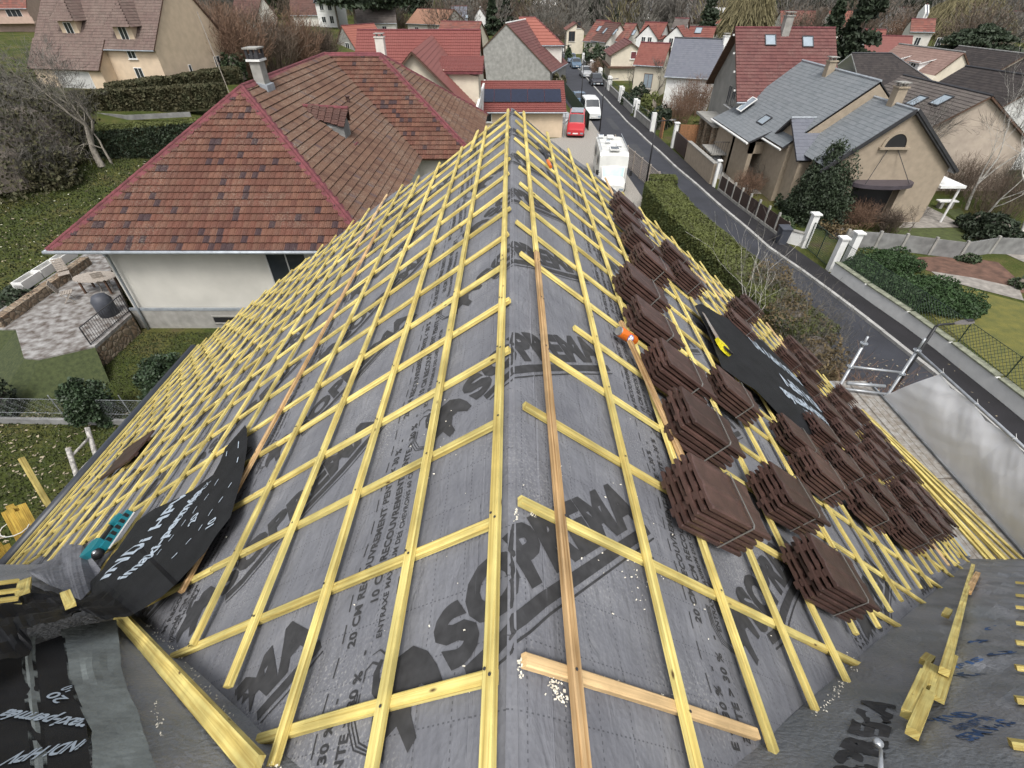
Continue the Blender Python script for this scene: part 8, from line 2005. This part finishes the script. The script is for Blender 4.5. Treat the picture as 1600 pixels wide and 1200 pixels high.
def willow(label, x, y, z, h, rad, n, m, seed, ln=3.5):
    r = rng(seed); t = thing('willow_tree', label, 'tree', (x, y, z)); mb = MB(); tw_ = []; branches(mb, (x, y, z), (0, 0, 1), h * .45, h * .03, 2, r, .7, 4, .2, 6, tw_); mb.build('trunk', M['bark'], t, True)
    th_ = r.uniform(0, 2 * math.pi, n); s = np.sqrt(r.uniform(0, 1, n)); C = np.stack([np.cos(th_) * s * rad, np.sin(th_) * s * rad, h * np.sqrt(1 - .75 * s ** 2) * r.uniform(.72, 1.05, n)], 1)
    d = np.stack([np.cos(th_) * .35, np.sin(th_) * .35, -np.ones(n)], 1) + r.normal(size=(n, 3)) * .2; d /= np.linalg.norm(d, axis=1)[:, None]; l_ = ln * r.uniform(.4, 1, n)[:, None] * .5; C += d * l_; sdv = np.cross(d, r.normal(size=(n, 3))); sdv /= np.linalg.norm(sdv, axis=1)[:, None]
    quads_obj('crown', m, C, d * l_, sdv * .07, t)
willow('big ochre weeping willow at the top right', 98, 130, 0, 10.5, 9, 7000, 'twigy', 430); willow('ochre poplar-like tree behind the big dark red roof', 46, 118, 0, 14, 4.5, 4200, 'twigy', 431, 3.0)
willow('second ochre tree at the top right edge', 118, 122, 0, 10, 8, 3500, 'twigy', 432)
for k, (px, py, h) in enumerate(((1445, 80, 14), (1460, 78, 15), (1300, 80, 12))):
    v = G(px, py, 0); bare_tree('pale slender birch among the right-hand houses, ' + ['left of the pair', 'right of the pair', 'by the tall conifer'][k], v.x, v.y, 0, h, 440 + k, 'barkl', 'twigg', .35, 4, 3, .4, .12, 5, 1.2, .04, name='birch')
v = G(1385, 75, 0); thicket('bare_shrub', 'reddish bare tree in front of the dusty red roof', 'tree', v.x - 3, v.y - 6, 0, 4, 3, 6.5, 260, 'twigr', 450, 1.6, .05)
# --- trees scattered among the far houses: individual bare crowns
r_ = rng(77)
TS = []
def crownset(seed, h, n, m, wd):
    t = thicket('bare_tree', None, 'tree', 0, -300, -50, h * .33, h * .33, h, n, m, seed, 2.2, wd, 'bare trees among the far houses', .9); return t
protos = [crownset(501, 9, 170, 'twig', .09), crownset(502, 11, 190, 'twigg', .10), crownset(503, 7, 150, 'twig', .08)]
spots = [(700, 62), (720, 50), (735, 30), (760, 45), (775, 25), (800, 40), (830, 45), (845, 60), (862, 75), (835, 32), (870, 55), (880, 30), (860, 40), (895, 22), (940, 28), (955, 22), (975, 25), (1000, 28), (1020, 22), (1040, 30), (1060, 22), (1085, 32), (1095, 22), (1120, 22), (985, 35), (600, 40), (630, 45), (680, 50), (715, 42), (1170, 28), (1240, 60), (1255, 45), (1270, 70), (1290, 40), (1310, 30), (1325, 45), (1375, 30), (1395, 42), (1490, 70), (1505, 62), (1520, 40), (1540, 30), (1560, 45), (1590, 60), (1210, 45), (250, 25), (360, 30), (380, 18), (470, 30), (490, 20), (50, 15), (1500, 95), (1525, 88), (1410, 60), (1330, 75)]
used = {}
for k, (px, py) in enumerate(spots):
    v = GT(px, py + 6); p = protos[k % 3]; o = p if k < 3 else copy_tree(p); o.location = v; s_ = .75 + .5 * r_.random(); o.scale = (s_, s_, s_ * (.8 + .3 * r_.random())); o.rotation_euler = (0, 0, r_.random() * 6.28)
    if 'label' in o: del o['label']
    o['label'] = 'bare winter tree standing among the distant houses and gardens'
# --- the far wood: one mass of crowns
r = rng(900); CC, UU, VV = [], [], []; C2, U2, V2 = [], [], []; C3, U3, V3 = [], [], []
for k in range(620):
    y = 175 + 190 * r.random() ** 1.2; x = r.uniform(-.95, .95) * (y * .98 + 40)
    if y < 215 and -40 < x < 120 and r.random() < .6: continue
    z = terr(x, y); h = r.uniform(9, 15); rad = h * .36; n = 170
    ev = r.random() < .14 + (.25 if x < -50 else 0); oc = r.random() < .15
    th_ = r.uniform(0, 2 * math.pi, n); zz = r.uniform(.15, 1, n); s = np.sqrt(r.uniform(0, 1, n)) * np.sqrt(np.maximum(.02, 1 - (zz * 1.5 - .65) ** 2)); C = np.stack([x + np.cos(th_) * s * rad, y + np.sin(th_) * s * rad, z + zz * h], 1)
    d = np.stack([np.cos(th_) * s * .8, np.sin(th_) * s * .8, np.ones(n)], 1) + r.normal(size=(n, 3)) * .25; d /= np.linalg.norm(d, axis=1)[:, None]; l_ = r.uniform(.5, 1.4, n)[:, None]; sdv = np.cross(d, r.normal(size=(n, 3))); sdv /= np.linalg.norm(sdv, axis=1)[:, None]
    A = (C2, U2, V2) if ev else ((C3, U3, V3) if oc else (CC, UU, VV)); A[0].append(C); A[1].append(d * l_); A[2].append(sdv * (.45 if ev else .115))
for A, m_, lb in (((CC, UU, VV), 'twigg', 'leafless grey-brown wood closing the view at the top'), ((C2, U2, V2), 'leafd', 'evergreens scattered through the far wood'), ((C3, U3, V3), 'twigy', 'ochre crowns scattered through the far wood')):
    o = quads_obj('distant_wood', m_, np.concatenate(A[0]), np.concatenate(A[1]), np.concatenate(A[2])); tag(o, lb, 'wood', None, 'stuff')
M['floorw'] = mat('wood_floor', (0.075, 0.065, 0.05), 0.95, 0.4, .1); mb = MB()
ysx = [180, 215, 240, 280, 310, 350, 400, 460, 520, 600, 800]; xsx = [-420, -200, -120, -60, 0, 60, 120, 200, 420]
for i in range(len(xsx) - 1):
    for j in range(len(ysx) - 1): mb.quad(*[(x, y, terr(x, y) + .04) for x, y in ((xsx[i], ysx[j]), (xsx[i + 1], ysx[j]), (xsx[i + 1], ysx[j + 1]), (xsx[i], ysx[j + 1]))])
o = mb.build('hill', M['floorw']); o['kind'] = 'structure'
# --- grass tufts, fallen leaves and daisies on the left lawn
def scatter(name, label, region, n, size, m, seed, flat=False, elong=2.0, hz_=.03):
    r = rng(seed); x0, x1, y0, y1 = region; P = np.stack([r.uniform(x0, x1, n), r.uniform(y0, y1, n)], 1); Cn = np.array([[p[0], p[1], terr(p[0], p[1]) + r.random() * hz_] for p in P])
    U, V = leafq(r, Cn, size, elong, 0 if flat else 1.2)
    if flat: U[:, 2] *= .2; V[:, 2] *= .2
    o = quads_obj(name, m, Cn, U, V); return tag(o, label, 'ground cover', None, 'stuff')
M['grassd'] = mat('rough_grass', (0.042, 0.060, 0.016), 0.95, 0.5, 1.5, col2=(0.055, 0.058, 0.022)); M['deadleaf'] = mat('fallen_leaf', (0.32, 0.27, 0.19), 0.9, 0.3, 3); M['daisy'] = mat('daisy_white', (0.6, 0.6, 0.45), 0.8, 0.2, 3)
scatter('grass', 'short grass on the near left lawn', (-26, -6, 6, 18), 60000, .032, 'grassd', 701, hz_=.03); scatter('grass', 'rough grass on the lawn behind the terrace', (-42, -18, 18, 46), 45000, .06, 'grassd', 702, hz_=.04)
scatter('fallen_leaves', 'dead leaves and twigs scattered on the left lawn', (-24, -7, 7, 13), 1500, .06, 'deadleaf', 703, True, 1.8); scatter('fallen_leaves', 'pale leaves scattered behind the terrace', (-40, -19, 20, 42), 900, .09, 'deadleaf', 704, True, 1.5)
scatter('daisies', 'small white flowers in the lawn', (-36, -20, 24, 42), 220, .10, 'daisy', 705, True, 1.0, .06)
scatter('fallen_leaves', 'leaf litter on the near pavement and kerb', (14, 18.2, 6, 16), 500, .05, 'deadleaf', 706, True, 1.5, .1)
